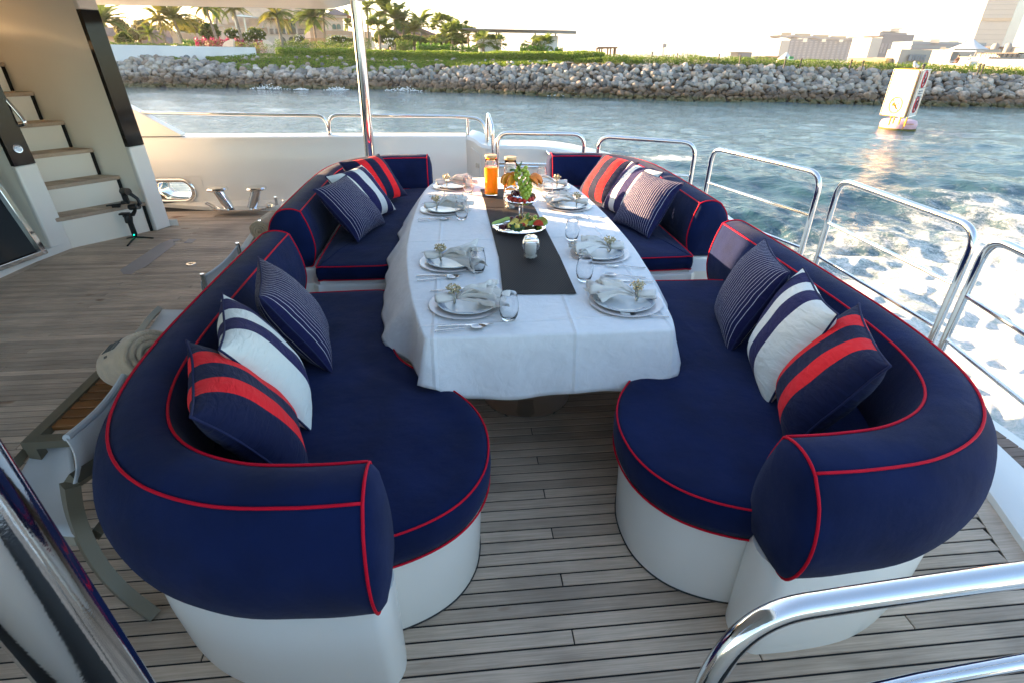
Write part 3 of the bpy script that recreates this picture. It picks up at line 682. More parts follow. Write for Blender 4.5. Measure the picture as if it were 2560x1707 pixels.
# ---------------------------------------------------------------- pillows
def stripes(name, stops, cols, pin=0):
    m = bpy.data.materials.new(name); m.use_nodes = True; t = m.node_tree; L = t.links.new; b = t.nodes['Principled BSDF']
    uv = N(t, 'ShaderNodeUVMap'); sx = N(t, 'ShaderNodeSeparateXYZ'); L(uv.outputs[0], sx.inputs[0])
    if pin:
        a = N(t, 'ShaderNodeMath', operation='MULTIPLY'); a.inputs[1].default_value = pin; L(sx.outputs[0], a.inputs[0])
        f = N(t, 'ShaderNodeMath', operation='FRACT'); L(a.outputs[0], f.inputs[0])
        g = N(t, 'ShaderNodeMath', operation='LESS_THAN'); g.inputs[1].default_value = .12; L(f.outputs[0], g.inputs[0])
        mx = N(t, 'ShaderNodeMix', data_type='RGBA'); mx.inputs[6].default_value = (*cols[0], 1); mx.inputs[7].default_value = (*cols[1], 1)
        L(g.outputs[0], mx.inputs[0]); c = mx.outputs[2]
    else:
        r = N(t, 'ShaderNodeValToRGB'); r.color_ramp.interpolation = 'CONSTANT'; e = r.color_ramp.elements
        for i, (p, k) in enumerate(zip(stops, cols)):
            q = e[i] if i < 2 else e.new(p); q.position = p; q.color = (*k, 1)
        L(sx.outputs[0], r.inputs[0]); c = r.outputs[0]
    L(c, b.inputs['Base Color']); b.inputs['Roughness'].default_value = .85; b.inputs['Sheen Weight'].default_value = .04; b.inputs['Specular IOR Level'].default_value = .2
    tc = N(t, 'ShaderNodeTexCoord'); n1 = N(t, 'ShaderNodeTexNoise'); n1.inputs['Scale'].default_value = 7; n1.inputs['Detail'].default_value = 3; n1.inputs['Distortion'].default_value = .6
    mp = N(t, 'ShaderNodeMapping'); mp.inputs['Scale'].default_value = (1, 2.6, 1); L(tc.outputs['UV'], mp.inputs[0]); L(mp.outputs[0], n1.inputs['Vector'])
    bp = N(t, 'ShaderNodeBump'); bp.inputs['Strength'].default_value = .75; bp.inputs['Distance'].default_value = .012; L(n1.outputs[0], bp.inputs['Height'])
    nf = N(t, 'ShaderNodeTexNoise'); nf.inputs['Scale'].default_value = 260; L(tc.outputs['UV'], nf.inputs['Vector'])
    b2 = N(t, 'ShaderNodeBump'); b2.inputs['Strength'].default_value = .3; b2.inputs['Distance'].default_value = .001; L(nf.outputs[0], b2.inputs['Height']); L(bp.outputs[0], b2.inputs['Normal'])
    L(b2.outputs[0], b.inputs['Normal']); MATS[name] = m
NV, NV2, RD, WH = (.0045, .008, .040), (.012, .011, .072), (.74, .012, .020), (.68, .69, .65)
stripes('fabric_pin', None, ((.009, .010, .058), (.50, .48, .53)), 24)
stripes('fabric_white', (0, .09, .29, .47, .69), (WH, NV2, WH, NV2, WH))
stripes('fabric_red', (0, .20, .38, .58, .76), (NV, RD, NV, RD, NV))
MATS['pillow_cord'] = MATS['navy_piping']
def pillow(name, label, group, T, C, B, mode, m, W_=.47, Hh=.45, thick=.092, seed=0, zt=.885, zb=.525, flipu=False):
    T, C, B = Vector((*T, zt)), Vector((*C, zt)), Vector((*B, zb))
    if mode == 'n': cen = (T+B)/2; e2 = B-C
    else: cen = (C+B)/2; e2 = B-T
    e1 = (C-T).normalized(); e2 = (e2-e1*e2.dot(e1)).normalized(); nz = e1.cross(e2)
    if nz.z < 0: nz = -nz
    t = thing(name, label, 'throw pillow', cen, group)
    n = 30; rng = np.random.RandomState(seed)
    def pt(s, u, sd):
        cs = s*(1-.085*(1-u*u)*abs(s)**1.5); cu = u*(1-.075*(1-s*s)*abs(u)**1.5)
        h = thick*((1-abs(s)**2.6)*(1-abs(u)**2.6))**.55
        wr = .006*noise.noise(Vector((s*2.2+seed, u*2.2, sd*3)))+.0035*math.sin(u*17+seed+s*3)*max(0, abs(s)-.55)*(1-abs(u)**4)+.003*math.sin(s*19+seed)*max(0, abs(u)-.6)*(1-abs(s)**4)
        ed = min(1, (1-max(abs(s), abs(u)))*6)
        sag = -.016*(u > 0)*u*u
        return cen+e1*(cs*W_/2)+e2*(cu*Hh/2)+nz*(sd*(h+wr*ed)+.012*noise.noise(Vector((s+seed, u, 0)))*1.0+sag*0)
    mb = MB(); uvs = []
    vs = [-1+2*i/n for i in range(n+1)]; vs = [math.copysign(1-(1-abs(v))**1.35, v) for v in vs]
    for sd in (1, -1):
        o = len(mb.v)
        for i in range(n+1):
            for j in range(n+1): mb.v.append(tuple(pt(vs[i], vs[j], sd))); uvs.append(((vs[i]+1)/2, (vs[j]+1)/2))
        for i in range(n):
            for j in range(n):
                f = (o+i*(n+1)+j, o+(i+1)*(n+1)+j, o+(i+1)*(n+1)+j+1, o+i*(n+1)+j+1)
                mb.f.append(f if (sd > 0) == (e1.cross(e2).dot(nz) > 0) else f[::-1])
    b = ob('cover', mb, m, t, ang=180); l = b.data.uv_layers.new(name='UVMap')
    for lp in b.data.loops: l.data[lp.index].uv = uvs[lp.vertex_index]
    rim = [pt(v, -1, 0) for v in vs]+[pt(1, v, 0) for v in vs[1:]]+[pt(v, 1, 0) for v in reversed(vs[:-1])]+[pt(-1, v, 0) for v in reversed(vs[1:-1])]
    q = MB(); q.tube(rim, .0042, 7, closed=True); ob('piping', q, 'pillow_cord', t, ang=180)
    return t
GL = 'striped throw pillows on the sofas'
pillow('throw_pillow', 'navy pinstripe pillow farthest of the three on the near left sofa', GL, (-.93, 2.46), (-.79, 2.02), (-.57, 1.95), 'n', 'fabric_pin', seed=1)
pillow('throw_pillow', 'white and navy wide striped pillow in the middle of the near left sofa', GL, (-.94, 2.05), (-.79, 1.61), (-.57, 1.56), 'n', 'fabric_white', seed=2)
pillow('throw_pillow', 'navy pillow with red stripes in the corner of the near left sofa', GL, (-.90, 1.61), (-.72, 1.20), (-.52, 1.33), 'n', 'fabric_red', seed=3)
pillow('throw_pillow', 'navy pinstripe pillow farthest of the three on the near right sofa', GL, (1.50, 2.47), (1.37, 2.02), (1.22, 2.02), 'n', 'fabric_pin', seed=4)
pillow('throw_pillow', 'white and navy wide striped pillow in the middle of the near right sofa', GL, (1.45, 2.05), (1.31, 1.60), (1.19, 1.62), 'n', 'fabric_white', seed=5)
pillow('throw_pillow', 'navy pillow with red stripes in the corner of the near right sofa', GL, (1.45, 1.67), (1.26, 1.26), (1.12, 1.36), 'n', 'fabric_red', seed=6)
pillow('throw_pillow', 'sunlit pillow with red stripes on the far right sofa', GL, (1.31, 5.06), (1.50, 4.66), (1.10, 4.83), 'f', 'fabric_red', seed=7)
pillow('throw_pillow', 'white striped pillow in the middle of the far right sofa', GL, (1.44, 4.64), (1.55, 4.20), (1.24, 4.44), 'f', 'fabric_white', seed=8)
pillow('throw_pillow', 'pinstripe pillow in front on the far right sofa, half in sunlight', GL, (1.42, 4.22), (1.57, 3.80), (1.22, 4.05), 'f', 'fabric_pin', seed=9)
pillow('throw_pillow', 'navy pillow with red stripes at the back of the far left sofa', GL, (-.68, 5.22), (-.95, 4.86), (-.52, 4.86), 'f', 'fabric_red', seed=10, zt=.90)
pillow('throw_pillow', 'white striped pillow in the middle of the far left sofa', GL, (-.76, 4.74), (-.96, 4.33), (-.58, 4.42), 'f', 'fabric_white', seed=11)
pillow('throw_pillow', 'pinstripe pillow in front on the far left sofa', GL, (-.82, 4.36), (-.96, 3.92), (-.62, 4.04), 'f', 'fabric_pin', seed=12)
# ================================================================ TABLE
ZT = .722
tb = thing('dining_table', 'long dining table on polished steel pedestals hidden under the white cloth', 'table', (.34, 3.35, 0))
TO = [(-.16, 1.905), (.35, 1.90), (.86, 1.895), (.895, 2.05), (.94, 2.4), (.985, 2.8), (1.0, 3.2), (.995, 3.7), (.96, 4.3), (.91, 4.6), (.82, 4.77), (.6, 4.82), (.34, 4.83), (.06, 4.82), (-.14, 4.76), (-.235, 4.6), (-.285, 4.3), (-.315, 3.7), (-.32, 3.2), (-.30, 2.8), (-.255, 2.4), (-.195, 2.05)]
TO = [Vector((x, y, 0)) for x, y in TO]
def outline(pts, step=.012):
    k = len(pts); out = []
    for i in range(k):
        a, b = pts[i], pts[(i+1) % k]; sharp = {0, 2}
        p0 = a if i in sharp else pts[i-1]; p3 = b if (i+1) % k in sharp else pts[(i+2) % k]
        for j in range(12):
            t = j/12; t2 = t*t; t3 = t2*t
            out.append(.5*((2*a)+(-p0+b)*t+(2*p0-5*a+4*b-p3)*t2+(-p0+3*a-3*b+p3)*t3))
    return resample(out+[out[0]], step)[:-1]
OT = outline(TO)
m = MB(); m.prism([p+Vector((0, 0, ZT-.045)) for p in OT[::3]], (0, 0, .04)); ob('tabletop', m, 'gelcoat', tb, smooth=False)
for y in (2.53, 4.1):
    pd = MB(); pd.lathe([(0, .0), (.245, .0), (.245, .010), (.22, .018), (.10, .020), (.085, .03), (.078, .06), (.078, ZT-.05)], (.33 if y < 3 else .34, y, 0), 44)
    ob('pedestal', pd, 'chrome', tb, ang=50)
cl = MB(); n = len(OT); cen = Vector((.34, 3.35, 0)); nr = []
for i in range(n):
    t = (OT[(i+3) % n]-OT[i-3]).normalized(); nr.append(Vector((t.y, -t.x, 0)))
rs = []
arc = np.cumsum([0]+[(OT[(i+1) % n]-OT[i]).length for i in range(n)])
def hem(i):
    p = OT[i]; x, y = p.x, p.y
    side = min(1, max(0, (y-2.12)/.22))*min(1, max(0, (4.7-y)/.3)); s = side*side*(3-2*side)
    cor = math.exp(-((abs(x-.35)-.53)/.11)**2)*math.exp(-((y-1.9)/.22)**2)
    o = (.040+.015*cor)*(1-s)+(.145 if x < .3 else .12)*s
    z = (.446-.010*math.cos((x-.2)*9)+.085*cor)*(1-s)+.522*s
    return o+.007*math.sin(arc[i]*11+1)+.006*math.sin(arc[i]*23), z
def fold(x, y): # pressed creases and gentle ripples
    z = .0040*math.exp(-abs((x-.455-.03*(y-2))/.007))+.0030*math.exp(-abs((y-3.12-.02*x)/.007))+.0028*math.exp(-abs((y-2.02-.03*x)/.008))+.0022*math.exp(-abs((y-4.1+.02*x)/.007))
    return z+.0020*noise.noise(Vector((x*3.2, y*3.2, 0)))+.0011*noise.noise(Vector((x*11, y*7, 3)))
H_ = [hem(i) for i in range(n)]
rings = []
for t in (1.0, .93, .85, .76, .66, .56, .46, .36, .27, .19, .12, .07, .035, .012):
    q = []
    for i in range(n):
        o, z = H_[i]; a = arc[i]; wv = t*(.010*math.sin(a*7+.6)+.006*math.sin(a*15+2))+.004*noise.noise(Vector((a*5, t*3, 2)))
        q.append(OT[i]+nr[i]*(.006+(o*t**.9)+wv*.8)+Vector((0, 0, ZT-.006-(ZT-z-.006)*t)))
    rings.append(q)
rings.append([OT[i]+nr[i]*.003+Vector((0, 0, ZT-.001)) for i in range(n)])
for k in [.995, .98, .96]+list(np.linspace(.94, .04, 60)):
    rings.append([(lambda p: Vector((p.x, p.y, ZT+fold(p.x, p.y)*min(1, (1-k)*20))))(cen.lerp(OT[i], k)) for i in range(n)])
cl.loft(rings, True, False, True)
_t = M['linen'].node_tree; _b = _t.nodes['Principled BSDF']; _pn = _b.inputs['Normal'].links[0].from_socket
_g = N(_t, 'ShaderNodeNewGeometry'); _s = N(_t, 'ShaderNodeSeparateXYZ'); _t.links.new(_g.outputs['Position'], _s.inputs[0]); _acc = None
def _m(op, a, b_):
    n_ = N(_t, 'ShaderNodeMath', operation=op)
    for i_, v_ in enumerate((a, b_)):
        if v_ is None: continue
        if isinstance(v_, (int, float)): n_.inputs[i_].default_value = v_
        else: _t.links.new(v_, n_.inputs[i_])
    return n_.outputs[0]
for kx, ky, c0_ in ((1, -.03, .395), (-.02, 1, 3.12), (-.03, 1, 2.01), (.02, 1, 4.1), (1, .0, .86), (1, 0, -.13)):
    d_ = _m('ABSOLUTE', _m('SUBTRACT', _m('ADD', _m('MULTIPLY', _s.outputs[0], kx), _m('MULTIPLY', _s.outputs[1], ky)), c0_), None)
    h_ = _m('MAXIMUM', _m('SUBTRACT', 1, _m('DIVIDE', d_, .013)), 0); _acc = h_ if _acc is None else _m('ADD', _acc, h_)
_bp = N(_t, 'ShaderNodeBump'); _bp.inputs['Strength'].default_value = .9; _bp.inputs['Distance'].default_value = .0045; _t.links.new(_acc, _bp.inputs['Height']); _t.links.new(_pn, _bp.inputs['Normal'])
_nz = N(_t, 'ShaderNodeTexNoise'); _nz.inputs['Scale'].default_value = 13; _nz.inputs['Detail'].default_value = 5; _nz.inputs['Distortion'].default_value = 1.2; _t.links.new(_g.outputs['Position'], _nz.inputs['Vector'])
_b2 = N(_t, 'ShaderNodeBump'); _b2.inputs['Strength'].default_value = .45; _b2.inputs['Distance'].default_value = .010; _t.links.new(_nz.outputs[0], _b2.inputs['Height']); _t.links.new(_bp.outputs[0], _b2.inputs['Normal']); _t.links.new(_b2.outputs[0], _b.inputs['Normal'])
tc_ = ob('tablecloth', cl, 'linen', ang=180); tag(tc_, 'white linen tablecloth draped over the long dining table', 'tablecloth')
s_ = tc_.modifiers.new('s', 'SOLIDIFY'); s_.thickness = .0012; s_.offset = -1
# woven place mats down the middle, as a runner
def matmat():
    m = bpy.data.materials.new('woven_mat'); m.use_nodes = True; t = m.node_tree; L = t.links.new; b = t.nodes['Principled BSDF']
    tc = N(t, 'ShaderNodeTexCoord'); w1 = N(t, 'ShaderNodeTexChecker'); w1.inputs['Scale'].default_value = 1; mp = N(t, 'ShaderNodeMapping'); mp.inputs['Scale'].default_value = (150, 90, 1)
    L(tc.outputs['Object'], mp.inputs[0]); L(mp.outputs[0], w1.inputs['Vector']); w1.inputs[1].default_value = (.008, .007, .007, 1); w1.inputs[2].default_value = (.048, .040, .038, 1)
    L(w1.outputs[0], b.inputs['Base Color']); b.inputs['Roughness'].default_value = .7; b.inputs['Specular IOR Level'].default_value = .15; bp = N(t, 'ShaderNodeBump'); bp.inputs['Strength'].default_value = .4; bp.inputs['Distance'].default_value = .001; L(w1.outputs[1], bp.inputs['Height']); L(bp.outputs[0], b.inputs['Normal']); MATS['woven_mat'] = m
matmat()
ZM = ZT+.0042
for lab, pts, dz in (('woven dark place mat at the near end of the table', ((.18, 2.29), (.525, 2.265), (.535, 2.80), (.20, 2.83)), .0022), ('woven dark place mat under the fruit stand', ((.197, 2.81), (.535, 2.785), (.53, 3.83), (.18, 3.85)), 0), ('woven dark place mat under the juice bottles', ((.183, 3.82), (.525, 3.80), (.49, 4.35), (.165, 4.37)), .0022)):
    m = MB(); m.prism([(x, y, ZM+dz) for x, y in pts], (0, 0, .0018)); tag(ob('place_mat', m, 'woven_mat', smooth=False), lab, 'place mat', 'woven place mats')
# ---- prototypes in local coordinates
def lath(name, prof, m, par, seg=40, c=(0, 0, 0), loc=(0, 0, 0), ang=60):
    q = MB(); q.lathe(prof, c, seg); return ob(name, q, m, par, loc=loc, ang=ang)
def g_plate():
    q = MB(); q.lathe([(0, .004), (.085, .004), (.098, .006), (.128, .014), (.1375, .0185), (.1385, .0165), (.128, .010), (.095, .0), (0, .0)], seg=56); return mesh('plate', q, 60)
def g_charger():
    q = MB(); q.lathe([(0, .003), (.11, .003), (.135, .006), (.160, .010), (.1655, .0095), (.160, .006), (.12, 0), (0, 0)], seg=60); return mesh('charger', q, 60)
meP, meC = g_plate(), g_charger()
# dark brushed marks on part of the plate rim
def plate_mat():
    m = bpy.data.materials.new('plate_painted'); m.use_nodes = True; t = m.node_tree; L = t.links.new; b = t.nodes['Principled BSDF']
    tc = N(t, 'ShaderNodeTexCoord'); s = N(t, 'ShaderNodeSeparateXYZ'); L(tc.outputs['Object'], s.inputs[0])
    le = N(t, 'ShaderNodeVectorMath', operation='LENGTH'); L(tc.outputs['Object'], le.inputs[0])
    an = N(t, 'ShaderNodeMath', operation='ARCTAN2'); L(s.outputs[1], an.inputs[0]); L(s.outputs[0], an.inputs[1])
    mu = N(t, 'ShaderNodeMath', operation='MULTIPLY'); mu.inputs[1].default_value = 26; L(an.outputs[0], mu.inputs[0]); fr = N(t, 'ShaderNodeMath', operation='FRACT'); L(mu.outputs[0], fr.inputs[0])
    l1 = N(t, 'ShaderNodeMath', operation='LESS_THAN'); l1.inputs[1].default_value = .6; L(fr.outputs[0], l1.inputs[0])
    g1 = N(t, 'ShaderNodeMath', operation='GREATER_THAN'); g1.inputs[1].default_value = .104; L(le.outputs['Value'], g1.inputs[0])
    g2 = N(t, 'ShaderNodeMath', operation='LESS_THAN'); g2.inputs[1].default_value = .130; L(le.outputs['Value'], g2.inputs[0])
    nz = N(t, 'ShaderNodeTexNoise'); nz.inputs['Scale'].default_value = 9; L(tc.outputs['Object'], nz.inputs['Vector']); g3 = N(t, 'ShaderNodeMath', operation='GREATER_THAN'); g3.inputs[1].default_value = .5; L(nz.outputs[0], g3.inputs[0])
    p = l1.outputs[0]
    for g in (g1, g2, g3):
        q = N(t, 'ShaderNodeMath', operation='MULTIPLY'); L(p, q.inputs[0]); L(g.outputs[0], q.inputs[1]); p = q.outputs[0]
    mx = N(t, 'ShaderNodeMix', data_type='RGBA'); mx.inputs[6].default_value = (.60, .63, .645, 1); mx.inputs[7].default_value = (.13, .17, .30, 1); L(p, mx.inputs[0])
    L(mx.outputs[2], b.inputs['Base Color']); b.inputs['Roughness'].default_value = .22; b.inputs['Coat Weight'].default_value = .2; MATS['plate_painted'] = m
plate_mat(); meP.materials.append(M['plate_painted']); meC.materials.append(M['charger'])
def g_spoon():
    q = MB(); hp = [(-.105, 0, .003), (-.06, 0, .004), (-.01, 0, .006), (.022, 0, .007), (.045, 0, .004)]
    q.tube(catmull(hp, 5), [.0046]*8+[.0038]*5+[.003]*7+[.0035], 8, flat=.5)
    rows = []
    for r in (1, .96, .7, .4, .05):
        rows.append([Vector((.072+.032*r*math.cos(a), .0205*r*math.sin(a)*(1-.12*math.cos(a)), .0075-.0075*(1-r*r)+.001*(r == 1))) for a in np.linspace(0, 2*PI, 24, endpoint=False)])
    q.loft(rows, True, False, True); o = mesh('spoon', q, 60); o.materials.append(M['steel_cutlery']); return o
def g_knife():
    q = MB(); q.tube(catmull([(-.115, 0, .004), (-.06, 0, .004), (.0, 0, .004)], 4), [.0048]*9, 8, flat=.6)
    q.prism([(0, -.005, .002), (.03, -.009, .002), (.09, -.009, .002), (.118, .002, .002), (.09, .007, .002), (0, .005, .002)], (0, 0, .002)); o = mesh('knife', q, 30); o.materials.append(M['steel_cutlery']); return o
def g_fork():
    q = MB(); q.tube(catmull([(-.105, 0, .003), (-.06, 0, .004), (0, 0, .008), (.035, 0, .006)], 5), [.0045]*6+[.0038]*5+[.003]*5, 8, flat=.5)
    q.prism([(.033, -.003, .005), (.045, -.011, .004), (.060, -.0125, .0035), (.060, .0125, .0035), (.045, .011, .004), (.033, .003, .005)], (0, 0, .002))
    for y in (-.0105, -.0035, .0035, .0105): q.tube([(.058, y, .0045), (.08, y, .0045), (.102, y*.85, .010)], [.0018, .0016, .0009], 6)
    o = mesh('fork', q, 40); o.materials.append(M['steel_cutlery']); return o
meS, meK, meF = g_spoon(), g_knife(), g_fork()
def g_glass(inv=False):
    ou = [(0, 0), (.022, 0), (.030, .006), (.038, .025), (.0425, .052), (.0415, .078), (.0365, .105), (.0335, .122), (.0338, .1235)]
    inn = [(.0328, .122), (.0357, .105), (.0405, .078), (.0412, .052), (.036, .028), (.025, .013), (0, .011)]
    q = MB(); q.lathe(ou+inn, seg=36); o = mesh('glass', q, 180); o.materials.append(M['glass']); return o
meG = g_glass()
def napkin_parts(seed):
    """returns meshes: cloth, ring, beads (x to the middle of the table)"""
    rg = random.Random(seed); q = MB()
    # rolled stub
    sp = []
    for L_ in range(2): pass
    for k in range(3):
        r0 = .021-.0055*k
        rows = []
        for j in range(7):
            x = -.105+.012*j; rr = r0*(1 if j < 4 else 1-.12*(j-3)); rows.append([Vector((x+.004*math.sin(a*2+k), (rr+.0025*math.sin(3*a+seed+k))*math.cos(a), .024+(rr*.85+.002*math.sin(4*a+j))*math.sin(a))) for a in np.linspace(0, 2*PI*.96, 22)])
        q.grid(rows)
    # fanned sheets
    spec = [(-.42, .34, .19, .010), (-.1, .5, .165, .022), (.18, .38, .175, .030), (-.25, .3, .13, .040)]
    for k, (a0, half, L_, zz) in enumerate(spec):
        a0 += rg.uniform(-.12, .12); L_ *= rg.uniform(.9, 1.12); ph = rg.uniform(0, 6); fr = rg.uniform(7, 12); rows = []
        for i in range(15):
            s = i/14; row = []
            for j in range(33):
                t = -1+2*j/32; a = a0+half*t*(.25+.75*s)
                d = s*L_*(1+.10*math.sin(fr*.5*t+ph)); w0 = .016*(1-s)
                z = .018+(zz-.008)*math.sin(min(1, s*1.5)*PI*.62)+.010*s*math.sin(fr*t+ph+s*1.5)+.009*s*math.cos(3*t+ph)+.006*noise.noise(Vector((s*5+seed, t*3, k)))
                if d > .20: z -= (d-.20)*.3
                row.append(Vector((-.03+d*math.cos(a), d*math.sin(a)+w0*t, max(z*1.3-.004, .006+k*.0015))))
            rows.append(row)
        q.grid(rows)
    cloth = mesh('napkin', q, 180); cloth.materials.append(M['napkin'])
    q = MB(); q.tube([Vector((-.036, .0245*math.cos(a), .024+.0235*math.sin(a))) for a in np.linspace(0, 2*PI, 24, endpoint=False)], .0042, 8, closed=True, flat=.8); q.tube([(-.036, 0, .044), (-.036, .002, .052)], .006, 6)
    ring = mesh('napkin_ring', q, 60); ring.materials.append(M['ring_metal'])
    q = MB()
    for i in range(84):
        v = Vector((rg.gauss(0, 1), rg.gauss(0, 1), rg.gauss(0, .8))).normalized(); p = Vector((-.036, 0, .058))+Vector((v.x*.030, v.y*.030, v.z*.020+.002))*rg.uniform(.5, 1)
        q.ball(p, rg.uniform(.0022, .0042), 6, 4)
        if i % 3 == 0: q.tube([(-.036, 0, .055), p], .0007, 4)
    beads = mesh('bead_flower', q, 60); beads.materials.append(M['gold_beads'])
    return cloth, ring, beads
NPK = [napkin_parts(s) for s in (3, 8, 21, 34, 47, 52, 66, 71)]
L_ = [(.007, 2.194), (-.064, 2.738), (-.117, 3.79), (-.053, 4.489)]
R_ = [(.728, 2.156), (.766, 2.798), (.785, 3.809), (.742, 4.402)]
side = {'l': 'left', 'r': 'right'}
wh = {0: 'nearest place setting on the %s', 1: 'second place setting from the front on the %s', 2: 'third place setting from the front on the %s', 3: 'farthest place setting on the %s'}
gl_off = {('l', 0): (.185, 2.03), ('l', 1): (.075, 2.585), ('l', 2): (.005, 3.54), ('l', 3): (.065, 4.24), ('r', 0): (.595, 2.425), ('r', 1): (.655, 3.05), ('r', 2): (.655, 4.02), ('r', 3): (.70, 4.62)}
cut = {('l', 0): [('knife', -.0, 1.985, 2), ('spoon', -.02, 1.955, 6)], ('l', 1): [('knife', -.12, 2.545, 0), ('spoon', -.125, 2.50, 9)], ('l', 2): [('knife', -.17, 3.56, 2), ('spoon', -.18, 3.525, 10)], ('l', 3): [('knife', -.12, 4.21, -2), ('spoon', -.135, 4.175, 8)]}
for (sd, Lp) in (('l', L_), ('r', R_)):
    for i, (x, y) in enumerate(Lp):
        rz = 0 if sd == 'l' else PI; wr = wh[i] % side[sd]; z = ZT+.005
        def put(name, me, lab, cat, grp, lx, ly, zz, rot, tilt=0):
            o = link(name, me); o.location = (lx, ly, zz); o.rotation_euler = (0, tilt, rot); return tag(o, lab, cat, grp)
        put('charger_plate', meC, 'pale pink charger plate of the '+wr, 'charger', 'charger plates', x, y, z-.002, 0)
        put('dinner_plate', meP, 'light grey dinner plate of the '+wr, 'plate', 'dinner plates', x+(.008 if sd == 'l' else -.008), y, z+.002, rz+.3*i+2.2)
        cl_, rg_, bd_ = NPK[(i+4*(sd == 'r')) % 8]
        t = thing('napkin', 'beige napkin in beaded ring, '+wr, 'napkin', (x-.01*(1 if sd == 'l' else -1), y+.01, z+.010), 'linen napkins', rz+(.12, -.1, .2, .05)[i]*(1 if sd == 'l' else -1), world=False)
        t.scale = (1.18, 1.22, 1.15); o = link('cloth', cl_, parent=t); mo = o.modifiers.new('s', 'SOLIDIFY'); mo.thickness = .0016
        r = link('napkin_ring', rg_, parent=t); link('bead_flower', bd_, parent=r)
        put('tumbler', meG, 'empty stemless glass by the '+wr, 'glass', 'stemless glasses', *gl_off[(sd, i)], z-.002, 0)
        if sd == 'l':
            for nm, cx, cy, dg_ in cut[(sd, i)]:
                tl = -.16 if nm == 'spoon' else 0
                put(nm, {'knife': meK, 'spoon': meS}[nm], 'steel %s below the ' % nm+wr, nm, nm+'s', cx, cy, z+.0005+(.012 if nm == 'spoon' else 0)*0, R(dg_), 0)
            put('fork', meF, 'steel fork above the '+wr, 'fork', 'forks', x-.06, y+.165, z, R(3))
        else:
            put('fork', meF, 'steel fork below the '+wr, 'fork', 'forks', (.77, .85, .86, .83)[i], (2.01, 2.585, 3.51, 4.20)[i], z, PI+R(-12))
            put('spoon', meS, 'steel spoon above the '+wr, 'spoon', 'spoons', (.81, .84, .85, .8)[i], (2.46, 3.03, 4.03, 4.6)[i], z, PI+R(-16))
            put('knife', meK, 'steel knife above the '+wr, 'knife', 'knives', (.82, .83, .84, .79)[i], (2.395, 2.98, 3.99, 4.57)[i], z, PI+R(-8))
# ---- juice bottles
def bottle(lab, x, y, fill, z=ZM):
    t = thing('juice_bottle', lab, 'bottle', (x, y, z), 'juice bottles')
    q = MB(); q.lathe([(0, 0), (.046, 0), (.050, .004), (.050, .205), (.0485, .222), (.043, .245), (.0425, .272), (.0425, .28), (.0395, .28), (.0395, .247), (.0455, .22), (.047, .203), (.047, .010), (0, .008)], (x, y, z), 40); ob('glass_body', q, 'glass', t, ang=180)
    q = MB(); q.lathe([(0, .0075), (.0503, .0095), (.0503, fill), (.046, fill+.0015), (0, fill+.001)], (x, y, z), 36); ob('juice', q, 'juice', t, ang=60)
    q = MB(); q.lathe([(0, .262), (.038, .262), (.0385, .281), (.0445, .282), (.0455, .285), (.0455, .296), (.044, .299), (0, .300)], (x, y, z), 36); ob('lid', q, 'bamboo', t, ang=40)
bottle('tall bottle of orange juice with bamboo lid, fuller, left of the other', .243, 4.19, .208)
bottle('orange juice bottle with bamboo lid, partly hidden behind the fruit stand', .383, 4.10, .165)
# ---- inverted glasses over rolled cloths
q = MB(); q.lathe([(0, .02), (.026, .018), (.030, .03), (.031, .075), (.026, .082), (0, .084)], seg=20)
for k in range(7): q.ball((.018*math.cos(k*.9)*1.2, .018*math.sin(k*.9)*1.2, .008), .011, 7, 5, (1.3, .8, .7), Matrix.Rotation(k*1.1, 3, 'Z'))
meR = mesh('rolled_cloth', q, 70); meR.materials.append(M['napkin'])
for lab, x, y in (('on the near mat in front of the fruit stand', .372, 2.775), ('left behind the lower fruit tier', .352, 3.80), ('behind the stand beside the second bottle', .372, 3.96)):
    o = link('upturned_glass', meG); o.location = (x, y, ZM+.1245); o.rotation_euler = (PI, 0, .3); tag(o, 'upside down glass '+lab, 'glass', 'upturned glasses'); o.scale = (1.12, 1.12, 1.0)
    o = link('rolled_cloth', meR); o.location = (x, y, ZM+.002); tag(o, 'white cloth in the upturned glass '+lab, 'cloth', 'rolled cloths')
# ---- fruit stand
FX, FY = .365, 3.30
mat('acrylic', (1, 1, 1), .0, trans=1.0, ior=1.3)
fs = thing('fruit_stand', 'two tiered clear fruit stand in the middle of the table', 'fruit stand', (FX, FY, ZM))
q = MB(); q.lathe([(0, .012), (.14, .012), (.165, .022), (.17, .024), (.171, .021), (.14, .007), (.05, .003), (0, .003)], (FX, FY, ZM), 48); ob('lower_tray', q, 'acrylic', fs, ang=50)
q = MB(); q.lathe([(0, .0), (.085, .002), (.098, .012), (.100, .010), (.085, -.003), (0, -.004)], (FX+.01, FY, ZM+.175), 40); ob('upper_tray', q, 'acrylic', fs, ang=50)
q = MB(); q.lathe([(.013, .012), (.013, .17)], (FX+.01, FY, ZM), 16); q.lathe([(.011, .18), (.011, .26), (.034, .275), (.042, .315), (.040, .315), (.03, .28), (0, .268)], (FX+.01, FY, ZM), 20); ob('stem', q, 'acrylic', fs, ang=50)
mat('grape_green', (.33, .42, .05), .25, sub=.3, island=.25, coat=.3); mat('grape_red', (.09, .006, .015), .18, coat=.4, island=.3); mat('strawberry', (.50, .02, .008), .3, bump=(260, .6, 1), coat=.2)
mat('orange_skin', (.80, .20, .01), .35, bump=(300, .3, 1)); mat('orange_flesh', (.85, .33, .03), .3, bump=(120, .3)); mat('leaf', (.035, .10, .015), .4, rand=.3); mat('leaf_light', (.10, .20, .03), .45, rand=.3)
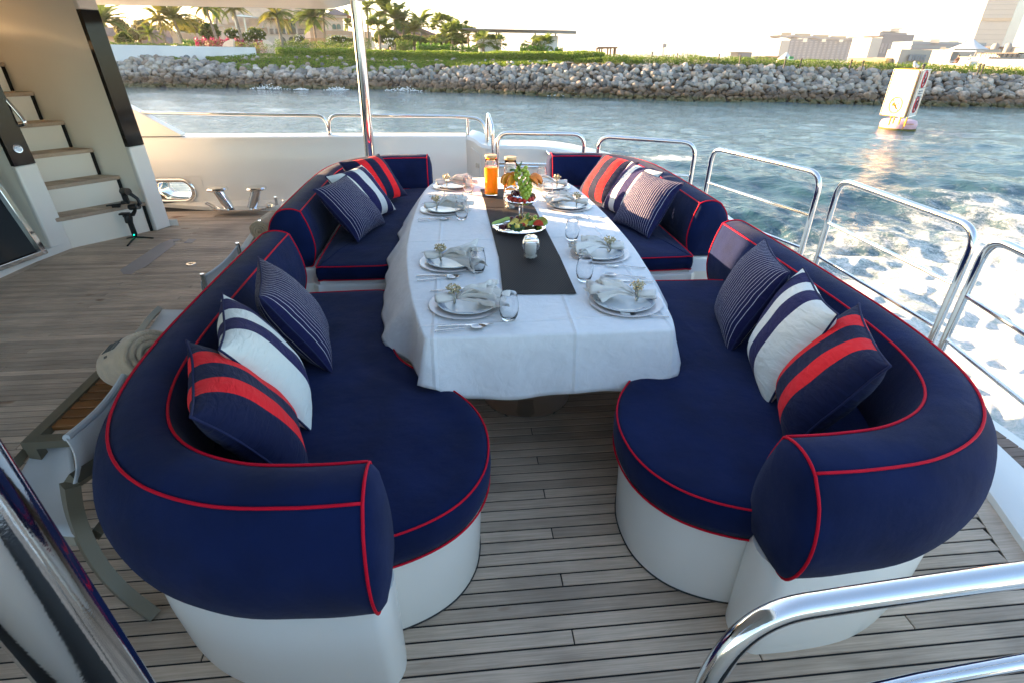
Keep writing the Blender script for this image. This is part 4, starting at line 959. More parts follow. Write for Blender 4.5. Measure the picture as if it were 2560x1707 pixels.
mat('melon', (.42, .55, .16), .3, var=(60, .2)); mat('pineapple', (.78, .58, .10), .35, var=(60, .25)); mat('pine_rind', (.20, .10, .02), .6, bump=(80, .8)); mat('watermelon', (.62, .06, .035), .3, var=(70, .2)); mat('kiwi', (.20, .30, .03), .35); mat('plum', (.12, .02, .012), .3, coat=.3); mat('dragon', (.72, .72, .70), .4, var=(240, .7, (.05, .05, .05)))
zL, zU = ZM+.024, ZM+.19
def bunch(lab, pts, r, m, leaf=None, jit=.1):
    t = thing('grape_bunch', lab, 'grapes', pts[0])
    q = MB(); q.ball((0, 0, 0), 1, 10, 7, (1, 1, 1.12)); me = mesh('grape', q, 180); me.materials.append(M[m])
    for p in pts[:]:
        o = link('grape', me, None, t, loc=Vector(p)-Vector(pts[0])); s = r*random.uniform(1-jit, 1+jit); o.scale = (s, s, s); o.rotation_euler = (random.random(), random.random(), 0)
    if leaf:
        for (a, b_, c_) in leaf: lf = leafm(a, b_, c_); ob('leaf', lf, 'leaf', t)
    return t
def leafm(c, d, s):
    q = MB(); c = Vector(c); d = Vector(d).normalized(); sd = d.cross(Vector((0, 0, 1))).normalized(); rows = []
    for i in range(7):
        u = i/6; w_ = s*.42*math.sin(PI*u**.8)*(1+.25*(i % 2)); rows.append([c+d*(s*u)+sd*(w_*v)+Vector((0, 0, .25*s*math.sin(PI*u)-.2*s*abs(v)+.15*s*u)) for v in (-1, -.5, 0, .5, 1)])
    return q.grid(rows)
gp = []
for k in range(62):
    u = (k/61)**.9; r = (.044*math.sin(PI*min(1, u*.72+.26))+.006)*(.55+.45*((k*7) % 5)/4); a = k*2.4
    gp.append((FX+.010+.022*u+r*math.cos(a), FY-.040-.025*u+r*math.sin(a)*.8, ZM+.385-.185*u))
bunch('hanging bunch of green grapes topping the fruit stand', gp, .0128, 'grape_green', [((FX-.005, FY-.03, ZM+.37), (-.5, -.2, .8), .045), ((FX-.01, FY-.03, ZM+.375), (.4, -.2, .9), .045), ((FX-.02, FY-.04, ZM+.36), (-1, -.3, .2), .05)])
gp = [(FX+.115+.018*math.cos(k*2.1)*(k > 0), FY+.055+.018*math.sin(k*2.1)*(k > 0), zL+.014+.012*(k % 3)) for k in range(9)]
bunch('small bunch of green grapes at the back of the lower tier', gp, .0125, 'grape_green')
gp = [(FX-.125+.05*(k/13)+.012*math.cos(k*2), FY-.075-.012*math.sin(k*2.6), zL+.010+.010*(k % 2)) for k in range(14)]
bunch('bunch of dark red grapes at the front left of the lower tier', gp, .0115, 'grape_red')
def wedge_mb(r, w_, seg=12, skin=False):
    q = MB(); rows = []
    for j, a in enumerate(np.linspace(0, PI, seg)):
        c = Vector((math.cos(a), 0, math.sin(a)))
        if skin: rows.append([c*r+Vector((0, -w_*math.sin(a), 0)), c*(r*1.03), c*r+Vector((0, w_*math.sin(a), 0))])
        else: rows.append([c*r*.99+Vector((0, -w_*math.sin(a), 0)), Vector((0, 0, 0)), c*r*.99+Vector((0, w_*math.sin(a), 0))])
    return q.grid(rows)
meOs, meOf = mesh('rind', wedge_mb(.044, .014, skin=True), 180), mesh('flesh', wedge_mb(.044, .014), 180); meOs.materials.append(M['orange_skin']); meOf.materials.append(M['orange_flesh'])
for k in range(9):
    a = (2.2, 2.65, 3.1, 3.55, 4.0, -.75, -.35, .05, .5)[k]
    t = thing('orange_wedge', ORD[k if k < 5 else k-5]+' orange wedge '+('left' if k < 5 else 'right')+' of the top grapes, counted from the back' if k < 5 else ORD[k-5]+' orange wedge right of the top grapes, counted from the front', 'orange wedge', (FX+.01+.085*math.cos(a), FY-.015+.055*math.sin(a), ZM+.30), 'orange wedges', a, world=False); t.rotation_euler = (.5, .35, a)
    link('rind', meOs, None, t); link('flesh', meOf, None, t)
q = MB(); q.lathe([(0, -.017), (.006, -.013), (.0125, -.002), (.0145, .006), (.012, .012), (.005, .0145), (0, .015)], seg=12); meSt = mesh('strawberry', q, 180); meSt.materials.append(M['strawberry'])
q = MB()
for k in range(6): q.add([(0, 0, .015), (.011*math.cos(k-.3), .011*math.sin(k-.3), .0165), (.016*math.cos(k), .016*math.sin(k), .013), (.011*math.cos(k+.3), .011*math.sin(k+.3), .0165)], [(0, 1, 2, 3)])
meCa = mesh('calyx', q, smooth=False); meCa.materials.append(M['leaf'])
for k in range(10):
    a = 3.4+k*.33*1.15; t = thing('strawberry', ORD[k]+' strawberry from the left along the front rim of the upper tray', 'strawberry', (FX+.01+.076*math.cos(a), FY+.076*math.sin(a), zU+.008), 'strawberries on the upper tray', world=False); t.rotation_euler = (random.uniform(-.9, .9)+1.2, random.uniform(-.5, .5), a); t.scale = (1.15,)*3
    link('fruit', meSt, None, t); link('calyx', meCa, None, t)
for k in range(6):
    a = 1.0+k*.55; t = thing('strawberry', ORD[k]+' strawberry from the right tucked among fruit on the lower tray', 'strawberry', (FX+.06+.05*math.cos(a), FY+.01+.05*math.sin(a)-.02*k*.5, zL+.022), 'strawberries on the lower tray', world=False); t.rotation_euler = (1.3, .4*k, a)
    link('fruit', meSt, None, t); link('calyx', meCa, None, t)
gp = [(FX+.005+.055*random.uniform(-1, 1), FY+.045*random.uniform(-1, .6), zU+.022+.018*random.random()) for k in range(26)]
bunch('heap of dark cherries and red grapes filling the upper tray', gp, .0115, 'grape_red', [((FX+.03, FY+.0, zU+.04), (.6, -.5, .5), .04), ((FX+.035, FY+.01, zU+.045), (.9, .1, .4), .04)])
def slices(name, lab, cat, grp, m, n_, c, d, sz, rot, tilt, rind=None):
    q = MB(); rows = []
    L0, W0, T0 = sz
    poly = [Vector((L0/2*math.cos(a), 0, W0*math.sin(a))) for a in np.linspace(0, PI, 12)]
    q.prism([p-Vector((0, T0/2, 0)) for p in poly], (0, T0, 0)); me = mesh(name, q, 30); me.materials.append(M[m])
    if rind: q2 = MB(); q2.tube([p*1.01 for p in poly], T0*.5, 6, flat=.9); me2 = mesh('rind', q2); me2.materials.append(M[rind])
    for k in range(n_):
        t = thing(name, ORD[k]+' '+lab, cat, Vector(c)+Vector(d)*k, grp, world=False); t.rotation_euler = (tilt, random.uniform(-.08, .08), rot+random.uniform(-.06, .06)); link('flesh', me, None, t)
        if rind: link('rind', me2, None, t)
slices('melon_slice', 'green melon slice from the left in the fan on the lower tray', 'melon slice', 'green melon slices', 'melon', 8, (FX-.145, FY-.005, zL+.012), (.011, .009, .001), (.060, .020, .007), .25, -.9)
slices('pineapple_slice', 'pineapple slice in the fan at the front left of the lower tray', 'pineapple slice', 'front pineapple slices', 'pineapple', 6, (FX-.055, FY-.085, zL+.012), (.007, .014, .001), (.065, .032, .010), .55, -.7, 'pine_rind')
slices('pineapple_slice', 'pineapple slice in the fan just in front of the stem', 'pineapple slice', 'middle pineapple slices', 'pineapple', 6, (FX+.01, FY-.07, zL+.012), (.004, .013, .001), (.06, .030, .010), -.35, -.7)
slices('pineapple_slice', 'pineapple slice in the fan at the back right of the lower tray', 'pineapple slice', 'back pineapple slices', 'pineapple', 7, (FX+.035, FY+.10, zL+.012), (.012, -.013, 0), (.065, .034, .009), .9, -.55, 'pine_rind')
slices('watermelon_slice', 'red watermelon slice at the right rim, counted from the front', 'watermelon slice', 'watermelon slices', 'watermelon', 4, (FX+.115, FY-.055, zL+.010), (.008, .010, .002), (.07, .036, .012), -.5, -.5, 'kiwi')
slices('dragon_fruit_slice', 'dragon fruit slice from the left behind the dark red grapes', 'dragon fruit slice', 'dragon fruit slices', 'dragon', 4, (FX-.09, FY-.045, zL+.01), (.012, .003, 0), (.045, .024, .008), .1, -.4)
slices('kiwi_slice', 'kiwi slice from the left at the right of the lower tray', 'kiwi slice', 'kiwi slices', 'kiwi', 5, (FX+.07, FY-.045, zL+.012), (.011, .008, 0), (.045, .026, .006), .7, -.5)
tp = thing('pineapple', 'small pineapple crown with leaves at the front of the lower tray', 'pineapple', (FX-.025, FY-.14, zL)); 
q = MB(); q.ball((FX-.025, FY-.12, zL+.02), .022, 12, 8, (1, 1, 1.1)); ob('flesh', q, 'pineapple', tp)
q = MB()
for k in range(26): 
    a = k*2.4; e = .2+.03*k; q.add(leafm((FX-.025, FY-.13, zL+.008), (math.cos(a)*.9, math.sin(a)*.7-.5, .5-.035*k), .045).v if False else [], [])
for k in range(24):
    a = k*2.4; l = leafm((FX-.025+.008*math.cos(a), FY-.132+.008*math.sin(a), zL+.012), (math.cos(a), math.sin(a)-.7, .65-.03*k), .040); l.v = [tuple(v) for v in l.v]; q.add(l.v, l.f)
ob('leaves', q, 'leaf', tp)
for (dx, dy, lab) in ((-.04, .07, 'left'), (.0, .085, 'behind the stem')):
    q = MB(); q.ball((FX+dx, FY+dy, zL+.02), .018, 12, 9); tag(ob('plum', q, 'plum'), 'dark red plum on the lower tray, %s' % ('left of the stem' if lab == 'left' else lab), 'plum')
for i, (dx, dy) in enumerate(((.02, -.03), (.03, .03))):
    l = leafm((FX+dx, FY+dy, zL+.03), (.7, -.4+i*.6, .5), .05); tag(ob('mint_leaf', l, 'leaf_light'), ('mint leaf in front of the stem on the lower tray', 'mint leaf behind the stem on the lower tray')[i], 'leaf')
# ================================================================ SEA
SEA = -1.70
HEEL0 = set(o.name for o in COL.objects); b_ray, b_az, b_ay, b_ad = ray, az, ay, ad
RWi = RW.inverted(); OW = RWi @ Vector((0, 0, CH))
def ray(x, y): return RWi @ b_ray(x, y)
def az(x, y, z=0.0):
    d = ray(x, y); t = (z-OW.z)/d.z; return OW+d*t
def ay(x, y, Y):
    d = ray(x, y); return OW+d*((Y-OW.y)/d.y)
def ad(x, y, dist):
    d = ray(x, y); dist *= 1.12 if 50 < dist < 260 else 1; return OW+d*(dist/math.hypot(d.x, d.y))
def wave_h(X, Y, dist, cut=2.2):
    rs = np.random.RandomState(3); h = np.zeros_like(X)
    sp = dist*.006+.03                                # grid spacing grows with distance
    for i in range(78):
        lam = .20*(1.058**i); th = -2.2+rs.normal(0, .75); k = 2*PI/lam; ph = rs.uniform(0, 2*PI)
        a = .0072*lam**.80*(1 if lam < 4 else .6)
        fade = np.clip((lam/sp-cut)/2, 0, 1)
        p = k*(X*math.cos(th)+Y*math.sin(th))+ph+.5*np.sin(.35*k*(X*math.sin(th)-Y*math.cos(th))+ph*2)
        h += a*fade*(np.sin(p)+.25*np.sin(2*p+PI/2))
    h *= .34+.55*np.exp(-((Y-10)/14)**2)*(1/(1+np.exp(-np.clip((X-1)/3, -30, 30))))+.3*np.exp(-(dist/14)**2)
    # steeper wake waves spreading from the stern quarter
    for (x0, y0, sx, sy, lam, th, a) in ((9, 8.5, 6, 4, 3.4, 1.1, .11), (16, 14, 9, 6, 4.6, .9, .12), (4.6, 8.0, 2.6, 3.0, 2.6, 1.25, .10), (12, 5, 7, 4, 2.7, 1.35, .10), (6, 4, 3, 3, 1.9, .6, .07)):
        g = np.exp(-((X-x0)/sx)**2-((Y-y0)/sy)**2); k = 2*PI/lam; p = k*(X*math.cos(th)+Y*math.sin(th)+.6*np.sin(X*.31+Y*.2))
        h += a*g*(np.sin(p)+.3*np.sin(2*p+1.5))
    return h
def foam_density(X, Y):
    d = np.zeros_like(X)
    core = 1/(1+np.exp(np.clip((Y-(5.3+.62*(X-4)))/.7, -30, 30))); d = np.maximum(d, core*(X > 2.2))
    wide = 1/(1+np.exp(np.clip((Y-(9.4+.46*(X-4)))/1.1, -30, 30)))*.60; d = np.maximum(d, wide*(X > 1.8)*np.clip((20-X)/6, 0, 1))
    d = np.maximum(d, .72*np.exp(-((X-8.2)/1.2)**2-((Y-20.6)/1.0)**2)); d = np.maximum(d, .50*np.exp(-((X-5.2)/2.2)**2-((Y-11)/1.6)**2))
    d = np.maximum(d, .42*np.exp(-((X-2.3)/1.6)**2-((Y-22)/.7)**2))
    return np.clip(d, 0, 1)
az_f = np.concatenate([np.linspace(-180, -62, 60, endpoint=False), np.linspace(-62, 70, 800, endpoint=False), np.linspace(70, 180, 60, endpoint=False)])
rr = np.concatenate([[.5], np.exp(np.linspace(math.log(2.0), math.log(62), 470)), np.exp(np.linspace(math.log(65), math.log(5000), 40))])
A, Q = np.meshgrid(np.radians(az_f), rr); X = Q*np.sin(A); Y = Q*np.cos(A)
Zs = SEA+wave_h(X, Y, Q); D = foam_density(X, Y)
tb_ = np.random.RandomState(1)
Zs += D*.05*np.sin(X*9+np.sin(Y*7)*1.5)*np.cos(Y*8+np.sin(X*6))*(Q < 16)+D**2*.06*np.sin(X*3.1+Y)*np.sin(Y*4)
nr_, na_ = X.shape; co = np.stack([X, Y, Zs], -1).reshape(-1, 3)
idx = np.arange(nr_*na_).reshape(nr_, na_); i2 = np.roll(idx, -1, axis=1)
fc = np.stack([idx[:-1], idx[1:], i2[1:], i2[:-1]], -1).reshape(-1, 4)
me = bpy.data.meshes.new('sea'); me.vertices.add(len(co)); me.vertices.foreach_set('co', co.ravel())
me.loops.add(len(fc)*4); me.polygons.add(len(fc)); me.loops.foreach_set('vertex_index', fc.ravel().astype(np.int32))
me.polygons.foreach_set('loop_start', np.arange(0, len(fc)*4, 4, dtype=np.int32)); me.polygons.foreach_set('use_smooth', np.ones(len(fc), bool)); me.update(calc_edges=True)
at = me.attributes.new('foam', 'FLOAT', 'POINT'); at.data.foreach_set('value', D.ravel().astype(np.float32))
if me.polygons[5000].normal.z < 0: me.flip_normals()
m = bpy.data.materials.new('sea_water'); m.use_nodes = True; t = m.node_tree; L = t.links.new; b = t.nodes['Principled BSDF']; mo = t.nodes['Material Output']
b.inputs['Base Color'].default_value = (.020, .062, .082, 1); b.inputs['Roughness'].default_value = .06; b.inputs['IOR'].default_value = 1.333
ge = N(t, 'ShaderNodeNewGeometry'); mp = N(t, 'ShaderNodeMapping'); mp.inputs['Scale'].default_value = (1, 1.5, 1); mp.inputs['Rotation'].default_value = (0, 0, .35); L(ge.outputs['Position'], mp.inputs[0])
n1 = N(t, 'ShaderNodeTexNoise'); n1.inputs['Scale'].default_value = 1.7; n1.inputs['Detail'].default_value = 8; n1.inputs['Roughness'].default_value = .62; n1.inputs['Distortion'].default_value = .6; L(mp.outputs[0], n1.inputs['Vector'])
bp = N(t, 'ShaderNodeBump'); bp.inputs['Strength'].default_value = .8; bp.inputs['Distance'].default_value = .095; L(n1.outputs[0], bp.inputs['Height']); L(bp.outputs[0], b.inputs['Normal'])
# turbid green where air is mixed in
fa = N(t, 'ShaderNodeAttribute'); fa.attribute_name = 'foam'
wc = N(t, 'ShaderNodeMix', data_type='RGBA'); wc.inputs[6].default_value = (.020, .062, .082, 1); wc.inputs[7].default_value = (.30, .40, .36, 1); _p = N(t, 'ShaderNodeMath', operation='POWER'); L(fa.outputs['Fac'], _p.inputs[0]); _p.inputs[1].default_value = 2.2; L(_p.outputs[0], wc.inputs[0]); L(wc.outputs[2], b.inputs['Base Color'])
# lacy foam
nd = N(t, 'ShaderNodeTexNoise'); nd.inputs['Scale'].default_value = 1.4; nd.inputs['Detail'].default_value = 8; nd.inputs['Roughness'].default_value = .68; nd.inputs['Distortion'].default_value = 1.4; L(ge.outputs['Position'], nd.inputs['Vector'])
nv = N(t, 'ShaderNodeTexNoise'); nv.inputs['Scale'].default_value = 7; nv.inputs['Detail'].default_value = 8; nv.inputs['Roughness'].default_value = .75; nv.inputs['Distortion'].default_value = 2.0; L(ge.outputs['Position'], nv.inputs['Vector'])
def MT(op, a, b_=None, c=None):
    n = N(t, 'ShaderNodeMath', operation=op)
    for i, v in enumerate((a, b_, c)):
        if v is None: continue
        if isinstance(v, (int, float)): n.inputs[i].default_value = v
        else: L(v, n.inputs[i])
    return n.outputs[0]
s = MT('ADD', MT('MULTIPLY', nd.outputs[0], .62), MT('MULTIPLY', nv.outputs[0], .38))
thr = MT('SUBTRACT', .69, MT('MULTIPLY', fa.outputs['Fac'], .44))
f = N(t, 'ShaderNodeMapRange'); f.interpolation_type = 'SMOOTHSTEP'; L(MT('SUBTRACT', s, thr), f.inputs[0]); f.inputs[1].default_value = -.09; f.inputs[2].default_value = .15
fm = N(t, 'ShaderNodeBsdfPrincipled'); fm.inputs['Base Color'].default_value = (.78, .80, .79, 1); fm.inputs['Roughness'].default_value = .7; fm.inputs['Subsurface Weight'].default_value = .0
fc_ = N(t, 'ShaderNodeMix', data_type='RGBA'); fc_.inputs[6].default_value = (.42, .52, .50, 1); fc_.inputs[7].default_value = (.82, .82, .80, 1); fr_ = N(t, 'ShaderNodeMapRange'); fr_.inputs[1].default_value = .38; fr_.inputs[2].default_value = .58; L(nv.outputs[0], fr_.inputs[0]); L(fr_.outputs[0], fc_.inputs[0]); L(fc_.outputs[2], fm.inputs['Base Color'])
bf = N(t, 'ShaderNodeBump'); bf.inputs['Strength'].default_value = .8; bf.inputs['Distance'].default_value = .09; L(nv.outputs[0], bf.inputs['Height']); L(bf.outputs[0], fm.inputs['Normal'])
mx = N(t, 'ShaderNodeMixShader'); L(f.outputs[0], mx.inputs[0]); L(b.outputs[0], mx.inputs[1]); L(fm.outputs[0], mx.inputs[2]); L(mx.outputs[0], mo.inputs['Surface'])
MATS['sea_water'] = m
tag(link('sea', me, m), 'choppy blue green sea with white wake foam', 'sea', kind='structure')
# ================================================================ SHORE
WL = catmull([(-105, 72, 0), (-60, 63, 0), (-32, 59.6, 0), (-19, 60.2, 0), (-6, 59.6, 0), (5.3, 55.6, 0), (18.7, 51.4, 0), (27, 49.6, 0), (39, 48.4, 0), (50, 46, 0), (80, 38, 0), (135, 22, 0)], 14)
WL = resample(WL, 1.0); WF = []
for i, p in enumerate(WL):
    t = (WL[min(i+1, len(WL)-1)]-WL[max(i-1, 0)]).normalized(); WF.append((p, Vector((-t.y, t.x, 0))))
def blerp(x, xs, ys): return float(np.interp(x, xs, ys))
def bank_z(x, s):
    """height of the bank surface, s metres inland of the waterline"""
    top_r = blerp(x, (-32, -20, -8, 4, 14, 25, 39, 52), (.85, -.32, -.25, .30, .86, .92, .78, .52))       # top of the bare stones
    s_r = blerp(x, (-32, -20, -8, 4, 14, 45), (5.0, 3.3, 3.3, 4.0, 4.6, 4.6))
    if s < s_r: return -2.1+(top_r+2.1)*max(s+.5, 0)/(s_r+.5)
    g = blerp(x, (-32, -20, -8, 4, 14, 25, 39, 52), (.88, 1.06, .95, 1.05, 1.22, 1.25, 1.10, .88))
    return top_r+(g-top_r)*min(1, (s-s_r)/3.6)
def on_bank(i, s, dz=0):
    p, n = WF[i]; q = p+n*s; return Vector((q.x, q.y, bank_z(q.x, s)+dz))
def at_wl(u, s, dz=0):
    i = int(u); f = u-i; return on_bank(i, s, dz).lerp(on_bank(min(i+1, len(WF)-1), s, dz), f)
mat('soil', (.055, .045, .035), .95, var=(2, .4), bump=(5, .6)); mat('lawn', (.055, .10, .018), .9, var=(1.5, .35), bump=(30, .5)); mat('sand_ground', (.30, .26, .19), .95, var=(.2, .2))
SS = (-6, -1.5, 0, 1, 2, 3, 4, 5, 6, 7, 8, 10)
mb = MB(); mb.grid([[on_bank(i, s, -.22 if s > -1.5 else -1) for i in range(len(WF))] for s in SS]); struct('embankment', mb, 'soil')
mb = MB(); far = [(p+n*10, n) for p, n in WF]
mb.grid([[Vector((q.x, q.y, bank_z(q.x, 10)-.2)) for q, n in far], [Vector((q.x*1.5, q.y+n.y*60, .75)) for q, n in far], [Vector((q.x*14, 1500, .2)) for q, n in far], [Vector((q.x*40, 5200, -.5)) for q, n in far]]); struct('land', mb, 'sand_ground')
# stones
m = bpy.data.materials.new('stone'); m.use_nodes = True; t = m.node_tree; L = t.links.new; b = t.nodes['Principled BSDF']
ge = N(t, 'ShaderNodeNewGeometry'); oi = N(t, 'ShaderNodeObjectInfo')
rn = MT if False else None
def MTt(t, op, a, b_=None):
    n = N(t, 'ShaderNodeMath', operation=op)
    for i, v in enumerate((a, b_)):
        if v is None: continue
        if isinstance(v, (int, float)): n.inputs[i].default_value = v
        else: t.links.new(v, n.inputs[i])
    return n.outputs[0]
rv = MTt(t, 'FRACT', MTt(t, 'ADD', MTt(t, 'MULTIPLY', oi.outputs['Random'], 7.3), ge.outputs['Random Per Island']))
cr = N(t, 'ShaderNodeValToRGB'); cr.color_ramp.interpolation = 'LINEAR'; e = cr.color_ramp.elements
for i, (p, c) in enumerate(((0, (.11, .105, .10)), (.16, (.22, .21, .195)), (.34, (.36, .305, .24)), (.5, (.15, .16, .16)), (.66, (.44, .395, .335)), (.8, (.26, .19, .145)), (.92, (.50, .455, .40)), (1, (.14, .125, .115)))):
    q = e[i] if i < 2 else e.new(p); q.position = p; q.color = (*c, 1)
L(rv, cr.inputs[0])
nz = N(t, 'ShaderNodeTexNoise'); nz.inputs['Scale'].default_value = 3.5; nz.inputs['Detail'].default_value = 6; L(ge.outputs['Position'], nz.inputs['Vector'])
mm = N(t, 'ShaderNodeMix', data_type='RGBA', blend_type='MULTIPLY'); mm.inputs[0].default_value = 1; L(cr.outputs[0], mm.inputs[6])
r = N(t, 'ShaderNodeMapRange'); r.inputs[1].default_value = .3; r.inputs[2].default_value = .7; r.inputs[3].default_value = .7; r.inputs[4].default_value = 1.2; L(nz.outputs[0], r.inputs[0]); L(r.outputs[0], mm.inputs[7])
sx = N(t, 'ShaderNodeSeparateXYZ'); L(ge.outputs['Position'], sx.inputs[0])
zlev = MTt(t, 'ADD', sx.outputs[2], MTt(t, 'ADD', MTt(t, 'MULTIPLY', sx.outputs[0], .0133), MTt(t, 'MULTIPLY', sx.outputs[1], .0114)))
zz = MTt(t, 'ADD', zlev, MTt(t, 'MULTIPLY', MTt(t, 'SUBTRACT', nz.outputs[0], .5), .5))
w1 = N(t, 'ShaderNodeMapRange'); w1.inputs[1].default_value = -.50; w1.inputs[2].default_value = -.95; L(zz, w1.inputs[0])
a1 = N(t, 'ShaderNodeMix', data_type='RGBA', blend_type='MULTIPLY'); L(w1.outputs[0], a1.inputs[0]); L(mm.outputs[2], a1.inputs[6]); a1.inputs[7].default_value = (.36, .27, .19, 1)
w2 = N(t, 'ShaderNodeMapRange'); w2.inputs[1].default_value = -1.30; w2.inputs[2].default_value = -1.48; L(zz, w2.inputs[0])
a2 = N(t, 'ShaderNodeMix', data_type='RGBA'); L(MTt(t, 'MULTIPLY', w2.outputs[0], .8), a2.inputs[0]); L(a1.outputs[2], a2.inputs[6]); a2.inputs[7].default_value = (.050, .055, .010, 1)
L(a2.outputs[2], b.inputs['Base Color']); b.inputs['Roughness'].default_value = .75
bp = N(t, 'ShaderNodeBump'); bp.inputs['Strength'].default_value = .5; bp.inputs['Distance'].default_value = .03; L(nz.outputs[0], bp.inputs['Height']); L(bp.outputs[0], b.inputs['Normal']); MATS['stone'] = m
import bmesh
rock_me = []; rock_raw = []
for k in range(9):
    bm = bmesh.new(); bmesh.ops.create_icosphere(bm, subdivisions=2, radius=1); sc = Vector((random.uniform(.9, 1.25), random.uniform(.7, 1), random.uniform(.62, .85)))
    cuts = [Vector((random.gauss(0, 1), random.gauss(0, 1), random.gauss(0, 1))).normalized() for _ in range(9)]
    for v in bm.verts:
        c = v.co.copy()
        for q in cuts:
            d = c.dot(q)
            if d > .72: c -= q*(d-.72)*.85
        c *= 1+.10*noise.noise(c*1.7+Vector((k*5, 0, 0))); v.co = Vector((c.x*sc.x, c.y*sc.y, c.z*sc.z))
    me = bpy.data.meshes.new('stone'); bm.to_mesh(me); bm.free(); me.shade_smooth(); me.set_sharp_from_angle(angle=R(38)); me.materials.append(M['stone']); rock_me.append(me)
    rock_raw.append(([v.co.copy() for v in me.vertices], [tuple(p.vertices) for p in me.polygons]))
spots = []
for i in range(22, len(WF)-22):
    p0 = WF[i][0]
    for u in (0, .5):
        s = .05+random.uniform(-.1, .1); smax = blerp(p0.x, (-32, -20, -8, 4, 14, 45), (5.8, 4.4, 4.2, 4.7, 5.0, 5.0))
        while s < smax:
            q = at_wl(i+u+random.uniform(-.22, .22), s); r_ = random.uniform(.26, .50)
            spots.append((q+Vector((0, 0, random.uniform(-.10, .08))), r_)); s += random.uniform(.44, .64)
    if p0.x < 8 and random.random() < .8:     # pale stones showing through the creepers
        for _ in range(2): spots.append((at_wl(i+random.random(), random.uniform(4.0, 7.0), .12), random.uniform(.22, .36)))
rev = thing('rock_revetment', 'sloping bank of tumbled grey boulders, mossy and dark at the waterline', 'revetment', (4, 47, SEA))
key = lambda q: q[0].length/q[1]
inview = [q for q in spots if -44 < q[0].x < 58]; inview.sort(key=key); near_, far_ = inview[:296], inview[296:]+[q for q in spots if not -44 < q[0].x < 58]
for q, r_ in near_:
    o = link('boulder', random.choice(rock_me), None, rev); o.location = q-Vector(rev['w0']); o.scale = (r_, r_, r_); o.rotation_euler = (random.uniform(-.5, .5), random.uniform(-.5, .5), random.uniform(0, 6.3))
mb = MB()
for q, r_ in far_:
    v, f = random.choice(rock_raw); e = Euler((random.uniform(-.5, .5), random.uniform(-.5, .5), random.uniform(0, 6.3))).to_matrix(); mb.add([q+(e@c)*r_ for c in v], f)
tag(ob('boulders', mb, 'stone', rev, ang=38), kind='stuff')
# ---- leaves
def leafmat(name, c1, c2, tl=.35):
    m = bpy.data.materials.new(name); m.use_nodes = True; t = m.node_tree; L = t.links.new; b = t.nodes['Principled BSDF']; mo = t.nodes['Material Output']
    ge = N(t, 'ShaderNodeNewGeometry'); oi = N(t, 'ShaderNodeObjectInfo'); nz = N(t, 'ShaderNodeTexNoise'); nz.inputs['Scale'].default_value = .9; nz.inputs['Detail'].default_value = 4; L(ge.outputs['Position'], nz.inputs['Vector'])
    s = MTt(t, 'ADD', MTt(t, 'MULTIPLY', ge.outputs['Random Per Island'], .55), MTt(t, 'MULTIPLY', nz.outputs[0], .5))
    mx = N(t, 'ShaderNodeMix', data_type='RGBA'); mx.inputs[6].default_value = (*c1, 1); mx.inputs[7].default_value = (*c2, 1); L(s, mx.inputs[0])
    L(mx.outputs[2], b.inputs['Base Color']); b.inputs['Roughness'].default_value = .5; b.inputs['Specular IOR Level'].default_value = .3
    tr = N(t, 'ShaderNodeBsdfTranslucent'); L(mx.outputs[2], tr.inputs[0]); ms = N(t, 'ShaderNodeMixShader'); ms.inputs[0].default_value = tl
    L(b.outputs[0], ms.inputs[1]); L(tr.outputs[0], ms.inputs[2]); L(ms.outputs[0], mo.inputs['Surface']); MATS[name] = m
leafmat('creeper', (.085, .17, .016), (.24, .34, .035), .45); leafmat('hedge_leaf', (.055, .115, .016), (.15, .235, .03), .4); leafmat('yellow_leaf', (.10, .17, .02), (.25, .30, .03)); leafmat('bright_leaf', (.05, .15, .012), (.13, .28, .02))
leafmat('palm_leaf', (.075, .13, .025), (.17, .22, .035), .5); leafmat('palm_yellow', (.10, .12, .018), (.26, .25, .04), .4); leafmat('tree_leaf', (.06, .11, .022), (.16, .20, .04), .45); leafmat('olive_leaf', (.12, .12, .045), (.26, .24, .10), .45); leafmat('magenta_leaf', (.20, .010, .06), (.42, .03, .14)); leafmat('dry_leaf', (.12, .09, .03), (.18, .17, .05))
mat('bark', (.15, .115, .08), .9, var=(6, .3), bump=(20, .8)); mat('palm_trunk', (.24, .20, .155), .9, var=(5, .3), bump=(14, .8)); mat('petal', (.7, .68, .6), .6)
def leaves(P, size, upbias=.3, seed=0, asp=.5):
    """P: (n,3) array of centres -> arrays of a pointed leaf each"""
    rs = np.random.RandomState(seed); n = len(P); d = rs.normal(0, 1, (n, 3)); d[:, 2] = np.abs(d[:, 2])*(.4+upbias*2); d /= np.linalg.norm(d, axis=1)[:, None]
    s = rs.normal(0, 1, (n, 3)); s -= d*(s*d).sum(1)[:, None]; s /= np.linalg.norm(s, axis=1)[:, None]
    sz = size*rs.uniform(.6, 1.3, (n, 1)); a = P-d*sz*.5; c = P+d*sz*.5; l = P+s*sz*asp*.5; r = P-s*sz*asp*.5
    return np.stack([a, r, c, l], 1).reshape(-1, 3)
def leaf_obj(name, P, size, m, parent=None, upbias=.3, seed=0, asp=.5):
    V = leaves(np.array(P, float), size, upbias, seed, asp); n = len(V)//4; me = bpy.data.meshes.new(name)
    me.vertices.add(len(V)); me.vertices.foreach_set('co', V.ravel()); me.loops.add(n*4); me.polygons.add(n)
    me.loops.foreach_set('vertex_index', np.arange(n*4, dtype=np.int32)); me.polygons.foreach_set('loop_start', np.arange(0, n*4, 4, dtype=np.int32)); me.update(calc_edges=True)
    return link(name, me, m, parent)
rs = np.random.RandomState(8)
